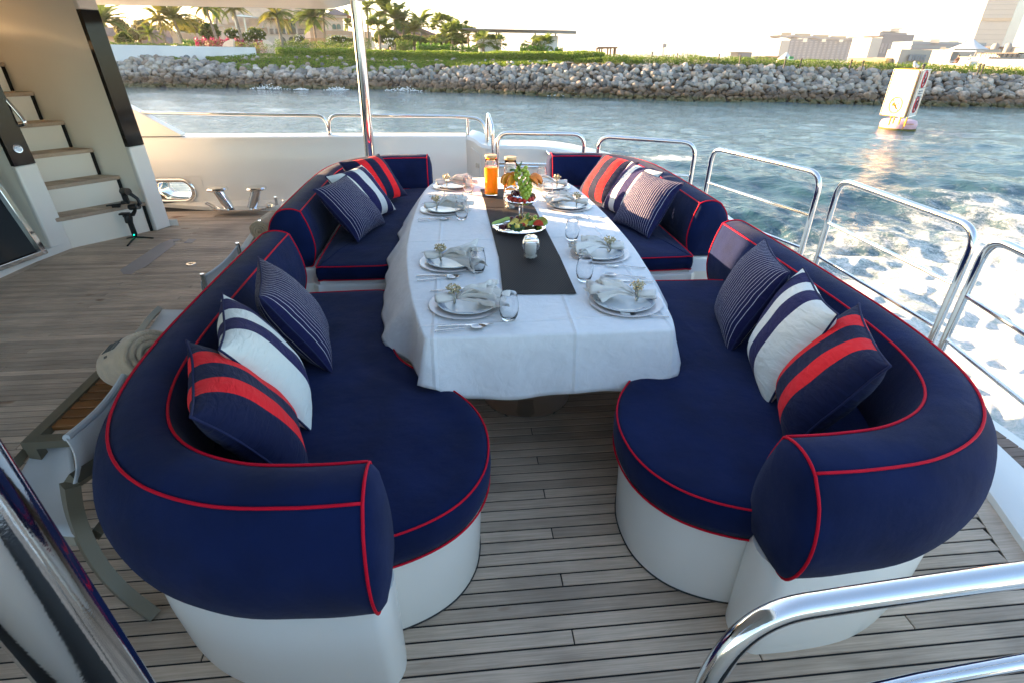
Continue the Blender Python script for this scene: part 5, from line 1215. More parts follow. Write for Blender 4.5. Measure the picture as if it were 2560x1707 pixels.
def bankpts(n, x0, x1, s0, s1, h, dens=None, clump=0.0, hmin=0):
    out = []
    ids = [i for i in range(len(WF)) if x0 <= WF[i][0].x <= x1]
    while len(out) < n:
        i = ids[rs.randint(len(ids))]; u = i+rs.rand(); s = rs.uniform(s0, s1); q = at_wl(min(u, len(WF)-1.01), s)
        c = noise.noise(Vector((q.x*.45, q.y*.45, 0)))
        if dens and not dens(q, s, c): continue
        out.append((q.x, q.y, q.z+hmin+rs.rand()*h*(1+clump*c)))
    return out
leafc = bankpts(26000, -24, 9, 3.3, 7.6, .26, lambda q, s, c: c+.28*(s-3.4)-(.15 if q.x > -2 else 0)*(q.x+2)*.35 > -.05+.25*rs.rand())
leafc += bankpts(4500, -40, -22, 4.6, 6.2, .3, lambda q, s, c: c > .05)
tag(leaf_obj('creeping_plants', leafc, .17, 'creeper', seed=2), 'bright green creeping plants covering the upper boulders', 'ground cover', kind='stuff')
hz = bankpts(40000, -20, 12, 7.0, 8.8, .85, None, .3)+bankpts(5000, 10, 16, 6.2, 7.8, .45, None, .4)
tag(leaf_obj('top_hedge', hz, .17, 'creeper', upbias=.6, seed=3), 'long clipped green hedge along the top of the boulder bank', 'hedge', kind='stuff')
hz = bankpts(46000, 12, 90, 4.9, 8.2, .66, None, .35)
tag(leaf_obj('bank_grass', hz, .20, 'hedge_leaf', upbias=.9, seed=4, asp=.3), 'green grassy strip above the boulders on the right', 'grass', kind='stuff')
dryl = bankpts(6000, 10, 90, 4.5, 5.6, .16, None, .5)
tag(leaf_obj('dry_grass', dryl, .16, 'dry_leaf', seed=5, asp=.3), 'dry brown grass fringe between boulders and green strip', 'grass', kind='stuff')
# surf breaking on the stones
mat('foam_white', (.78, .80, .82), .8, bump=(6, .8))
for k, (px_, py_, w_) in enumerate(((455, 215, 1.4), (670, 221, 2.2), (752, 223, .8), (845, 224, 1.6), (1010, 226, 2.4), (1210, 230, 1.7), (1395, 238, .8))):
    p = az(px_, py_+2, SEA); p = p*(1-.6/p.length); mb = MB(); mb2 = []
    for j in range(150):
        a = random.gauss(0, .38); mb.ball((p.x+a*w_, p.y+random.uniform(-.2, .3), SEA+.02+abs(random.gauss(0, .16))*math.exp(-a*a*3)*w_*.5), random.uniform(.015, .055), 5, 3, (1.5, 1, .8))
    tag(ob('surf_splash', mb, 'foam_white'), 'white splash of surf against the dark boulders, %s' % ('leftmost, near the house wing', 'second from the left', 'third from the left, small', 'just left of the chrome pole', 'just right of the chrome pole', 'in the middle of the bank', 'rightmost and smallest')[k], 'surf', 'surf splashes', 'stuff')
# ---- white retaining wall at left
mat('white_wall', (.66, .66, .66), .8, var=(.6, .05), bump=(4, .2)); mat('sandstone', (.70, .50, .36), .8, var=(1.2, .10), bump=(3, .3)); mat('sandstone_light', (.68, .54, .42), .8, var=(1, .08)); mat('roof_tile', (.20, .13, .11), .8, var=(8, .25), bump=(30, .6)); mat('roof_grey', (.22, .18, .17), .85, var=(5, .2))
rw = thing('retaining_wall', 'long white wall above the boulders behind the house wing', 'wall', (-28, 62.5, .6))
wp = [ad(215, 130, 64.5), ad(330, 130, 64.0), ad(470, 128, 63.6), ad(640, 130, 63.2)]
mb = MB()
for a, b_ in zip(wp[:-1], wp[1:]):
    q = MB(); aa, bb = Vector((a.x, a.y, .25)), Vector((b_.x, b_.y, .25)); q.bar(aa+Vector((0, 0, .86)), bb+Vector((0, 0, .86)), .3, 1.45); ob('wall_panel', q, 'white_wall', rw, smooth=False)
p = ad(525, 121, 64.0); q = MB(); q.box((p.x, p.y-.25, 1.55), (.42, .18, .5)); q.box((p.x, p.y-.3, 1.27), (.6, .24, .12)); ob('wall_light', q, 'sandstone_light', rw, smooth=False)
# ================================================================ GARDENS AND HOUSES
GZ = .80
def G(x, y, d): p = ad(x, y, d); return p
def gnd(x, d): p = ad(x, 110, d); return Vector((p.x, p.y, GZ))
def zy(x, y, d): return ad(x, y, d).z
frond_cache = {}
def frond_me(kind, k):
    key = (kind, k)
    if key in frond_cache: return frond_cache[key]
    rg = random.Random(hash(key) % 999+k); q = MB(); L_ = 1.0; pts = []
    if kind == 'fan':
        pts = [Vector((0, 0, 0)), Vector((.25, 0, .06)), Vector((.5, 0, .07))]; q.tube(pts, .012, 4, cap=False); c = pts[-1]
        for j in range(15):
            a = -1.75+3.5*j/14; l = .46*rg.uniform(.85, 1.1); d = Vector((math.cos(a), math.sin(a), rg.uniform(-.15, .05))); s = Vector((-d.y, d.x, 0)).normalized()*.042; q.add([c, c+d*l*.55-s, c+d*l+Vector((0, 0, -.08)), c+d*l*.55+s], [(0, 1, 2, 3)])
    else:
        n = 11; droop = {'date': .50, 'coco': .85}[kind]
        pts = [Vector((i/n, 0, .38*(i/n)-droop*(i/n)**2.3)) for i in range(n+1)]; q.tube(pts, [.014-.011*i/n for i in range(n+1)], 4, cap=False)
        for i in range(1, n*2+1):
            u = i/(n*2); j = min(int(u*n), n-1); f = u*n-j; p = pts[j].lerp(pts[j+1], f); t = (pts[j+1]-pts[j]).normalized(); l = .30*math.sin(PI*min(1, u*.86+.14))*rg.uniform(.8, 1.1)+.04
            for sd in (-1, 1):
                hang = -.35 if kind == 'date' else -1.1; d = (t*.75+Vector((0, sd, 0))+Vector((0, 0, .15+hang*rg.uniform(.5, 1)))).normalized(); w_ = Vector((0, 0, 1)).cross(d).normalized()*.016+t*.012; q.add([p-w_, p+d*l*.6-w_, p+d*l, p+d*l*.6+w_*.9, p+w_], [(0, 1, 2, 3, 4)])
    me = mesh('frond', q, smooth=False); frond_cache[key] = me; return me
def palm(lab, x, ytop, xb, yb, d, kind='date', rad=2.4, n=22, m='palm_leaf', grp='palms on the far shore', tr=.17, seed=0):
    """crown centre at pixel (x, ytop), trunk foot at column xb"""
    top = ad(x, ytop, d); f = ad(xb, yb, d); foot = Vector((f.x, f.y, min(GZ, f.z))); rg = random.Random(seed+int(x))
    t = thing('palm_tree', lab, 'palm', foot, grp); q = MB(); h = top-foot
    pts = [foot+Vector((h.x*(u**1.5), h.y*(u**1.5), h.z*u)) for u in np.linspace(0, 1, 8)]; q.tube(pts, [tr*(1.25-.55*i/7) for i in range(8)], 8); ob('trunk', q, 'palm_trunk', t, ang=60)
    for k in range(n):
        kd = kind; me = frond_me(kd, k % 3); e = rg.random(); el = (1.25-1.9*e) if kind != 'fan' else (1.35-1.8*e)
        me_k = (kd, k % 3, m if not (kind == 'coco' and k % 5 == 4) else 'palm_yellow')
        if me_k not in frond_cache:
            c = me.copy(); c.materials.clear(); c.materials.append(M[me_k[2]]); frond_cache[me_k] = c
        o = link('frond', frond_cache[me_k], None, t); r_ = (.78 if kind == 'coco' else 1.05)*rad*rg.uniform(.8, 1.12); o.location = (top-foot)+Vector((0, 0, -.15*r_*.5)); o.scale = (r_,)*3; o.rotation_euler = (rg.uniform(-.3, .3), -el*.85, k*2.4+rg.uniform(-.3, .3))
    return t
def tree(lab, x0, x1, ytop, ybot, d, m='tree_leaf', cat='tree', n=2600, name='tree', grp=None, trunk=True, size=.38, flat=.6, depth=None, seed=0, upb=.3):
    a, b_ = ad(x0, 110, d), ad(x1, 110, d); wd = (b_-a).length/2; cx = (a+b_)/2; zt, zb = zy((x0+x1)/2, ytop, d), max(zy((x0+x1)/2, ybot, d), GZ-.1)
    t = thing(name, lab, cat, (cx.x, cx.y, GZ), grp); rg = np.random.RandomState(seed+int(x0)+int(ytop)*7); dp = depth or wd*.8; zc, hh = (zt+zb)/2, (zt-zb)/2
    nc = 16; cs = []; 
    while len(cs) < nc:
        v = rg.uniform(-1, 1, 3)
        if (v**2).sum() < 1: cs.append(v)
    P = []; per = int(n*1.6)//nc
    for v in cs:
        c = np.array([v[0]*wd*.72, v[1]*dp*.7, v[2]*hh*.66]); r_ = rg.uniform(.30, .46); q = rg.normal(0, 1, (per, 3)); q /= np.linalg.norm(q, axis=1)[:, None]; q *= (rg.rand(per, 1)**.45)*np.array([wd*r_, dp*r_, hh*r_*1.05]); P.append(c+q)
    P = np.concatenate(P); right = (b_-a).normalized(); P = np.stack([cx.x+P[:, 0]*right.x-P[:, 1]*right.y, cx.y+P[:, 0]*right.y+P[:, 1]*right.x, zc+P[:, 2]], 1); P[:, 2] = np.maximum(P[:, 2], GZ-.05)
    leaf_obj('crown', P, size, m, t, seed=seed, upbias=upb)
    if trunk:
        q = MB(); 
        for k in range(5):
            v = cs[k]; e = Vector((cx.x+v[0]*wd*.6*right.x, cx.y+v[0]*wd*.6*right.y, zc+v[2]*hh*.4)); q.tube(catmull([(cx.x, cx.y, GZ-.2), (cx.x+.1*k-.2, cx.y, GZ+(zb-GZ)*.6+.3), e], 3), [.16-.018*i for i in range(7)], 6)
        ob('trunk', q, 'bark', t)
    return t
def hedge(lab, x0, x1, yt, yb, d, m='hedge_leaf', n=2600, size=.2, dep=.8, cat='hedge', name='hedge', upb=.3, grp=None, d1=None):
    a, b_ = ad(x0, 110, d), ad(x1, 110, d1 or d); zt, zb = zy((x0+x1)/2, yt, (d+(d1 or d))/2), min(zy((x0+x1)/2, yb, d), GZ+.3); rg = np.random.RandomState(int(x0)+int(yt)*3)
    u = rg.rand(n); w_ = rg.rand(n); h = rg.rand(n)**.7; top = 1+.08*np.sin(u*40)+.06*rg.normal(0, 1, n); dr = (b_-a); nn = Vector((-dr.y, dr.x)).normalized()
    P = np.stack([a.x+dr.x*u+nn.x*w_*dep, a.y+dr.y*u+nn.y*w_*dep, zb+(zt-zb)*h*top], 1); o = leaf_obj(name, P, size, m, None, seed=int(x0), upbias=upb); return tag(o, lab, cat, grp)
def wallbox(mb, x0, x1, yt, yb, d0, d1=None, dep=6, zb=None):
    d1 = d1 or d0; a, b_ = ad(x0, yb, d0), ad(x1, yb, d1); za = zb if zb is not None else min(a.z, GZ); zt = zy(x0, yt, d0)
    a.z = b_.z = za; n = Vector((-(b_-a).y, (b_-a).x, 0)).normalized()*dep; mb.prism([a, b_, b_+n, a+n], (0, 0, zt-za)); return a, b_, n, zt
def quadpx(mb, x0, x1, yt, yb, d0, d1=None, th=.15):
    """small box standing on the facade line, given by photo rectangle"""
    d1 = d1 or d0; a, b_ = ad(x0, yb, d0), ad(x1, yb, d1); zt = zy(x0, yt, d0); n = Vector((-(b_-a).y, (b_-a).x, 0)).normalized()*th; b_.z = a.z; mb.prism([a, b_, b_+n, a+n], (0, 0, zt-a.z))
mat('window_dark', (.03, .045, .045), .15, spec=.6); mat('window_green', (.06, .12, .10), .15, spec=.6); mat('iron', (.02, .02, .02), .5); mat('awning_wood', (.25, .09, .03), .7); mat('parasol', (.75, .70, .55), .8); mat('wood_fence', (.42, .22, .09), .7, rand=.2)
# ---- the big sandstone villa (about 105 m away)
DV = 104
vl = thing('villa', 'large sandstone villa with arched ground floor and iron balconies behind palms', 'villa', gnd(690, DV))
mb = MB(); wallbox(mb, 545, 700, 8, 112, DV, DV+2, 14); wallbox(mb, 600, 640, -30, 112, DV+3, DV+3, 10); ob('west_block', mb, 'sandstone', vl, smooth=False)
mb = MB(); wallbox(mb, 662, 805, -12, 90, DV+3, DV+5, 12); ob('main_block', mb, 'sandstone', vl, smooth=False)
mb = MB(); wallbox(mb, 660, 790, 86, 112, DV+1, DV+2.5, 4); ob('arcade', mb, 'sandstone_light', vl, smooth=False)
mb = MB(); wallbox(mb, 815, 864, 42, 112, DV+2, DV+4, 9); ob('east_wing', mb, 'sandstone', vl, smooth=False)
mb = MB(); quadpx(mb, 812, 867, 37, 43, DV+1.6, DV+3.6, 9.6); ob('cornice', mb, 'sandstone_light', vl, smooth=False)
for k in range(15): mb = MB(); x = 815+k*3.4; quadpx(mb, x, x+1.6, 43, 46, DV+1.55+.13*k, None, .3); ob('bracket', mb, 'sandstone_light', vl, smooth=False)
mb = MB(); a, b_, c_ = ad(808, 38, DV+1), ad(870, 38, DV+3.2), ad(838, 22, DV+7); n = Vector((0, 11, 0)); mb.add([a, b_, b_+n, a+n, c_, c_+Vector((-2, 3, 0))], [(0, 1, 4), (1, 2, 5, 4), (2, 3, 5), (3, 0, 4, 5), (3, 2, 1, 0)]); ob('tiled_roof', mb, 'roof_tile', vl, smooth=False)
def arch_win(cx_, w_, yt, yb, d, m='window_green', par=None, nm='arched_window'):
    a, b_ = ad(cx_-w_/2, yb, d), ad(cx_+w_/2, yb, d); zt = zy(cx_, yt, d); r_ = (b_-a).length/2; dr = (b_-a).normalized(); c = (a+b_)/2
    P = [a, b_]+[Vector((c.x, c.y, zt-r_))+dr*(r_*math.cos(t_))+Vector((0, 0, r_*math.sin(t_))) for t_ in np.linspace(0, PI, 9)]; b_.z = a.z; q = MB(); q.prism(P, Vector((-dr.y, dr.x, 0))*-.12); o = ob(nm, q, m, par, smooth=False)
    return o
for x in (824.5, 836, 847.5): arch_win(x, 10, 61, 73.5, DV+2.9, par=vl)
mb = MB(); quadpx(mb, 816, 856, 55, 57, DV+2.4, DV+3.6, .3); ob('moulding', mb, 'sandstone_light', vl, smooth=False)
for x, w_ in ((684, 8), (706, 20), (733, 19), (760, 17)): arch_win(x, w_, 92, 112, DV+1.55, 'window_dark', vl, 'arched_opening')
for x0, x1 in ((687, 697), (700, 714), (716, 728), (730, 741)): mb = MB(); quadpx(mb, x0, x1, 51, 84, DV+3.4, None, -.12); w_ = ob('window', mb, 'window_green', vl, smooth=False)
for x0, x1 in ((676, 684), (690, 714), (718, 742), (746, 768)):
    mb = MB()
    quadpx(mb, x0, x1, 73, 74, DV+.8, None, .08); quadpx(mb, x0, x1, 84, 85, DV+.8, None, .08); k = x0
    while k < x1: quadpx(mb, k, k+.5, 73, 85, DV+.8, None, .05); k += 1.4
    ob('iron_balustrade', mb, 'iron', vl, smooth=False)
for x in (672, 687, 715.5, 743, 770): mb = MB(); quadpx(mb, x-1.2, x+1.8, 66, 86, DV+.7, None, .35); ob('balcony_pier', mb, 'sandstone_light', vl, smooth=False)
mb = MB(); quadpx(mb, 668, 805, 46, 49, DV+.5, DV+2, 2.5); ob('wooden_lintel', mb, 'awning_wood', vl, smooth=False)
for x0, x1, y0, y1 in ((556, 570, 30, 62), (572, 600, 24, 58), (625, 655, 30, 62)): mb = MB(); quadpx(mb, x0, x1, y0, y1, DV-.1, None, -.1); ob('recessed_panel', mb, 'sandstone', vl, smooth=False)
mb = MB(); quadpx(mb, 545, 672, 64, 66.5, DV-.2, DV+1.2, .6); ob('string_course', mb, 'sandstone_light', vl, smooth=False)
ps = thing('garden_parasol', 'sunlit cream parasol roof with pillars on the villa terrace', 'parasol', gnd(610, DV-3)); 
mb = MB(); a, b_ = ad(584, 41, DV-3), ad(646, 45, DV-3); mb.add([a, b_, b_+Vector((0, 3, 0)), a+Vector((0, 3, 0)), ad(603, 37, DV-2)], [(0, 1, 4), (1, 2, 4), (2, 3, 4), (3, 0, 4), (3, 2, 1, 0)]); ob('canopy', mb, 'parasol', ps, smooth=False)
for x in (586, 609): mb = MB(); mb.tube([ad(x, 42, DV-2.5), Vector((*ad(x, 42, DV-2.5).xy, GZ))], .14, 8); ob('pole', mb, 'parasol', ps)
tw = thing('terrace_wall', 'banded sandstone terrace wall in front of the villa east wing', 'wall', gnd(855, 92)); mb = MB(); wallbox(mb, 779, 931, 75, 112, 92, 94, 5); ob('wall_face', mb, 'sandstone', tw, smooth=False)
for y in (75, 80.5, 86, 91.5): mb = MB(); quadpx(mb, 778.5, 931.5, y, y+1.3, 91.85, 93.85, .25); ob('stone_band', mb, 'sandstone_light', tw, smooth=False)
mb = MB(); wallbox(mb, 779, 800, 98, 112, 90, 90, 1); fz = thing('wooden_fence', 'slatted timber fence glowing orange before the terrace wall', 'fence', gnd(780, 84))
for k in range(27): mb = MB(); x = 748+k*2.5; quadpx(mb, x, x+1.9, 96.5, 112, 84, None, .08); ob('slat', mb, 'wood_fence', fz, smooth=False)
# curved stair ends
for lab, xs, d in (('curved sandstone balustrade end left of the gap above the hedge', ((555, 117), (560, 107), (569, 102), (574, 101), (574, 98), (580, 98), (583, 103), (583, 118)), 66), ('curved sandstone balustrade end right of the gap above the hedge', ((656, 100), (661, 100), (664, 102), (670, 103), (676, 110), (681, 115), (683, 111), (689, 111), (689, 118), (660, 118)), 67)):
    mb = MB(); mb.prism([ad(x, y, d) for x, y in xs], Vector((0, .6, 0))); tag(ob('balustrade_end', mb, 'sandstone_light', smooth=False), lab, 'balustrade')
for lab, x0, x1, y0 in (('pale stone balustrade foot just right of the chrome pole', 930, 938, 108), ('pale stone balustrade foot right of the white flowered shrub', 953, 970, 112)):
    mb = MB(); quadpx(mb, x0, x1, y0, 122, 66, None, .5); quadpx(mb, x0+1, x0+5, y0-4, y0, 66, None, .4); tag(ob('stone_balustrade', mb, 'sandstone_light', smooth=False), lab, 'balustrade')
# houses with grey roofs at left, low sandstone block, house right of the pole
for lab, pts, wl_, d in (('low house with grey hipped roof behind trees at far left', ((245, 90), (250, 69), (300, 68), (345, 84), (350, 96)), (248, 345, 88, 112), 108), ('second low house with grey roof left of the coconut palm', ((372, 100), (380, 76), (405, 76), (430, 108)), (376, 425, 98, 112), 104), ('grey roofed garden house beside the sandstone block', ((340, 112), (350, 92), (400, 94), (428, 112)), (345, 425, 106, 114), 90)):
    h = thing('house', lab, 'house', gnd(wl_[0], d)); mb = MB(); wallbox(mb, wl_[0], wl_[1], wl_[2], 112, d, None, 8); ob('wall', mb, 'sandstone', h, smooth=False); mb = MB(); mb.prism([ad(x, y, d-1) for x, y in pts], Vector((0, 9, 0))); ob('roof', mb, 'roof_grey', h, smooth=False)
h = thing('gatehouse', 'plain sandstone block with sloping end wall behind the coconut palms', 'outbuilding', gnd(460, 82)); mb = MB(); mb.prism([ad(x, y, 82) for x, y in ((424, 79), (437, 79), (441, 84), (449, 108), (449, 112), (434, 112), (431, 96))], Vector((0, 3, 0))); ob('end_wall', mb, 'sandstone_light', h, smooth=False); mb = MB(); wallbox(mb, 441, 475, 82, 114, 83, None, 4); ob('front', mb, 'sandstone', h, smooth=False); mb = MB(); wallbox(mb, 470, 512, 83, 114, 85, None, 4); ob('side_block', mb, 'sandstone', h, smooth=False)
h = thing('hotel_wing', 'sandstone building edge with flat roof at the top left corner of the view', 'building', gnd(255, 130)); mb = MB(); wallbox(mb, 225, 276, 24, 112, 130, None, 10); ob('block', mb, 'sandstone', h, smooth=False)
h = thing('house', 'sandstone house with purple grey tiled roof behind the palms right of the pole', 'house', gnd(1040, 112)); mb = MB(); wallbox(mb, 975, 1090, 80, 112, 112, 114, 10); ob('wall', mb, 'sandstone', h, smooth=False); mb = MB(); mb.prism([ad(x, y, 111) for x, y in ((966, 84), (1018, 52), (1030, 60), (1052, 70), (1094, 88))], Vector((0, 10, 0))); ob('roof', mb, 'roof_tile', h, smooth=False)
for x in (1078, 1086): arch_win(x, 5, 95, 104, 111.6, 'window_dark', h)
# ---- modern pavilion with flat wing roof on two drums
pv = thing('pavilion', 'modern pavilion with thin flat roof on two round white drums', 'pavilion', gnd(1285, 74)); mat('concrete_roof', (.30, .28, .26), .7, var=(.8, .12))
a, b_ = ad(1134, 73, 70), ad(1441, 79, 72); 
mb = MB(); top = [ad(1134, 72.5, 70), ad(1441, 78, 72), ad(1425, 76, 82), ad(1150, 71, 80)]; bot = [ad(1200, 82, 71), ad(1441, 86.5, 72.1), ad(1425, 83, 82), ad(1200, 80, 80)]
mb.hexa([bot[0], bot[1], bot[2], bot[3], top[0], top[1], top[2], top[3]]); ob('flat_roof', mb, 'concrete_roof', pv, smooth=False)
for x0, x1, yt in ((1186, 1254, 86), (1331, 1395, 89)):
    c = ad((x0+x1)/2, 100, 75.5); r_ = (ad(x0, 100, 75.5)-ad(x1, 100, 75.5)).length/2; zt = zy((x0+x1)/2, yt, 75.5-r_); q = MB(); q.lathe([(r_, .2-GZ), (r_, zt-GZ), (r_-.3, zt-GZ), (0, zt-GZ-.1)], (c.x, c.y, GZ), 40); ob('drum', q, 'sandstone_light' if False else 'white_wall', pv, ang=30)
for x in (1190, 1197, 1241, 1247, 1338, 1389): p = ad(x, 88, 74); q = MB(); q.tube([Vector((p.x, p.y, zy(x, 91, 74))), Vector((p.x, p.y, zy(x, 79, 74)))], .10, 8); ob('roof_post', q, 'iron', pv)
gz_ = thing('gazebo', 'small timber gazebo with flat slatted roof on the hedge line', 'gazebo', gnd(1518, 92)); mat('timber', (.20, .13, .085), .8, var=(9, .2))
mb = MB(); mb.hexa([ad(1488, 124, 90), ad(1543, 122, 90), ad(1540, 122, 94), ad(1492, 123, 94), ad(1495, 118, 90), ad(1545, 118, 90), ad(1541, 117.5, 94), ad(1497, 117.5, 94)]); ob('flat_roof', mb, 'timber', gz_, smooth=False)
for x in (1492, 1498, 1504, 1519, 1526, 1535, 1538): p = ad(x, 130, 91+(x % 3)); q = MB(); q.box((p.x, p.y, (GZ+zy(x, 121, 91))/2), (.22, .22, zy(x, 121, 91)-GZ)); ob('post', q, 'timber', gz_, smooth=False)
# ---- planting
palm('date palm at the far left edge beside the black strip', 255, 50, 258, 112, 74, 'date', 3.2, 26, 'palm_leaf', seed=1)
palm('leaning coconut palm with drooping crown, leftmost of the coconut palms', 396, 46, 415, 112, 80, 'coco', 2.7, 18, 'palm_yellow')
palm('bushy yellow green palm right of the leaning coconut palm', 432, 44, 460, 112, 78, 'date', 3.3, 30, 'palm_yellow')
palm('small palm in front of the grey roof', 374, 84, 385, 112, 76, 'date', 1.5, 18, 'palm_leaf')
palm('tall slender palm cut off by the overhang, left of the villa', 512, 14, 545, 104, 72, 'coco', 2.4, 16)
palm('palm crown hanging under the overhang between the villa and the slender palm', 545, 20, 530, 80, 84, 'coco', 2.6, 18)
palm('coconut palm before the sunlit parasol', 583, 22, 607, 106, 70, 'coco', 2.2, 16, 'palm_yellow')
palm('coconut palm with golden drooping fronds before the balconies', 690, 34, 706, 106, 70, 'coco', 2.9, 22, 'palm_yellow')
palm('dense date palm left of the villa east wing', 782, 38, 788, 90, 86, 'date', 3.3, 34)
palm('thin palm right beside the dense date palm', 808, 30, 808, 80, 88, 'date', 2.0, 18)
palm('palm behind the villa roof left of the chrome pole', 868, 58, 868, 90, 120, 'date', 3.2, 20)
palm('tall thin palm just right of the chrome pole', 918, 18, 919, 90, 84, 'date', 2.4, 20)
palm('tallest palm of the clump with shaggy crown', 963, 24, 965, 100, 80, 'date', 3.3, 34)
palm('second tall palm of the clump, right of the tallest', 988, 44, 990, 110, 78, 'date', 2.7, 26)
palm('broad palm at the left of the clump with fan leaves', 948, 74, 950, 112, 72, 'fan', 2.2, 26)
palm('slim palm in the middle of the clump', 1008, 56, 1008, 112, 80, 'date', 2.3, 22)
palm('yellowish bushy palm below the far palm', 1036, 76, 1036, 112, 76, 'date', 2.0, 26, 'palm_yellow')
palm('palm standing alone against the sky with feathery crown', 1052, 54, 1054, 112, 90, 'date', 2.6, 28)
palm('fan palm with blocky crown left of the pavilion', 1107, 66, 1110, 112, 72, 'fan', 2.2, 28)
palm('second fan palm nearer the pavilion', 1130, 92, 1132, 112, 70, 'fan', 2.4, 28)
palm('fan palm touching the left drum of the pavilion', 1170, 88, 1172, 112, 76, 'fan', 1.9, 22)
palm('fan palm top rising behind the pavilion roof', 1154, 70, 1156, 112, 86, 'fan', 1.8, 18)
palm('young fan palm before the left drum', 1208, 106, 1209, 122, 64, 'fan', 1.6, 18)
palm('young fan palm at the right edge of the left drum', 1243, 110, 1243, 124, 64, 'fan', 1.6, 18)
palm('young fan palm left of the right drum', 1328, 112, 1328, 126, 63, 'fan', 1.5, 18)
palm('young fan palm before the right drum', 1358, 114, 1358, 127, 62, 'fan', 1.6, 20)
TR = [('hazy olive tree mass behind the leftmost date palm', 228, 290, 52, 104, 116, 'olive_leaf'), ('hazy olive tree mass behind the grey roofs', 290, 375, 50, 104, 118, 'olive_leaf'), ('hazy olive tree mass behind the second grey roof', 370, 450, 56, 104, 116, 'olive_leaf'), ('hazy olive tree mass behind the gatehouse', 445, 545, 52, 104, 118, 'olive_leaf'), ('hazy broad tree at far left behind the grey roof', 275, 345, 42, 98, 100, 'olive_leaf'), ('round hazy tree next to the leaning coconut palm', 330, 395, 48, 100, 96, 'olive_leaf'), ('bare branched olive tree left of the gatehouse', 325, 380, 62, 110, 84, 'olive_leaf'), ('broad warm toned tree behind the gatehouse', 440, 530, 42, 96, 92, 'olive_leaf'), ('green leafy tree at the villa corner', 500, 560, 55, 108, 80, 'tree_leaf'), ('low round bush at the far left hedge', 285, 342, 82, 114, 76, 'tree_leaf')]
for k, (lab, x0, x1, yt, yb, d, m_) in enumerate(TR): tree(lab, x0, x1, yt, yb, d, m_, n=3000, seed=k, grp='garden trees')
tree('dark green tree mass between the palms and the pavilion', 1060, 1180, 80, 118, 80, 'tree_leaf', n=4200, grp='garden trees'); tree('dense shrubbery behind the palms right of the pole', 925, 1010, 68, 116, 76, 'tree_leaf', n=4200, grp='garden trees'); tree('grey green shrub below the yellowish palm', 985, 1075, 88, 118, 72, 'tree_leaf', n=3000, grp='garden trees', trunk=False)
tree('dark tree peeking over the chrome pole side', 1000, 1030, 60, 96, 96, 'tree_leaf', n=1500, grp='garden trees')
for k, (lab, x0, x1, yt, yb, d) in enumerate((('white flowering frangipani left of the coconut palm', 560, 612, 70, 112, 74), ('white flowering frangipani right of the coconut palm', 610, 672, 70, 110, 76), ('low white flowering shrub under the terrace wall', 820, 885, 90, 110, 76), ('white flowering shrub right of the chrome pole', 958, 985, 98, 118, 68), ('small flowering shrub before the arcade', 735, 762, 88, 108, 82))):
    t = tree(lab, x0, x1, yt, yb, d, 'tree_leaf', n=2200, name='flowering_shrub', cat='shrub', grp='flowering shrubs', seed=k+30, trunk=k < 2)
    a = ad(x0, (yt+yb)/2, d-.8); b_ = ad(x1, (yt+yb)/2, d-.8); mb = MB()
    for j in range(26): p = a.lerp(b_, random.random()); mb.ball((p.x, p.y-random.random(), p.z+random.uniform(-.9, 1.1)*(zy(x0, yt, d)-a.z)), random.uniform(.05, .09), 5, 3)
    ob('blossom', mb, 'petal', t)
hedge('dark trimmed hedge above the white wall', 262, 470, 109.5, 120, 71, 'hedge_leaf', 4000, .16, d1=67)
hedge('bright hedge before the sandstone block', 458, 505, 102, 112, 72, 'bright_leaf', 1400, .16)
hedge('magenta bougainvillea hedge above the white wall', 488, 612, 99, 116, 68, 'magenta_leaf', 3400, .16, 1.0, 'bougainvillea', 'bougainvillea_hedge')
hedge('green leaf tips mixed into the bougainvillea', 500, 640, 103, 118, 67.5, 'hedge_leaf', 1500, .14, 1.0)
hedge('purple flowering hedge between the balustrade ends', 588, 668, 103, 118, 72, 'magenta_leaf', 1200, .12, .8)
hedge('trimmed hedge in front of the timber fence', 685, 905, 105, 122, 70, 'hedge_leaf', 6500, .15, 1.2, d1=69)
hedge('neat dark hedge right of the timber fence', 815, 1010, 98, 112, 78, 'hedge_leaf', 5000, .16)
hedge('yellow flowering tips along the hedge top', 585, 900, 111, 118, 64.5, 'yellow_leaf', 2200, .14, .5, d1=63.5)
hedge('boxy clipped hedge right of the flowering shrub', 990, 1032, 105, 122, 66, 'hedge_leaf', 2600, .14, 1.4)
hedge('bright lime green shrubs left of the pavilion', 1040, 1125, 112, 124, 63, 'bright_leaf', 4200, .20, 1.5, 'shrubs')
hedge('bright green ground shrubs under the pavilion', 1125, 1195, 116, 126, 62.5, 'bright_leaf', 2600, .18, 1.2, 'shrubs')
hedge('lime shrub between the pavilion drums', 1300, 1372, 118, 132, 60.5, 'bright_leaf', 2800, .18, 1.5, 'shrubs'); hedge('small lime shrub right of the pavilion', 1388, 1408, 122, 134, 60, 'bright_leaf', 900, .18, .8, 'shrubs')
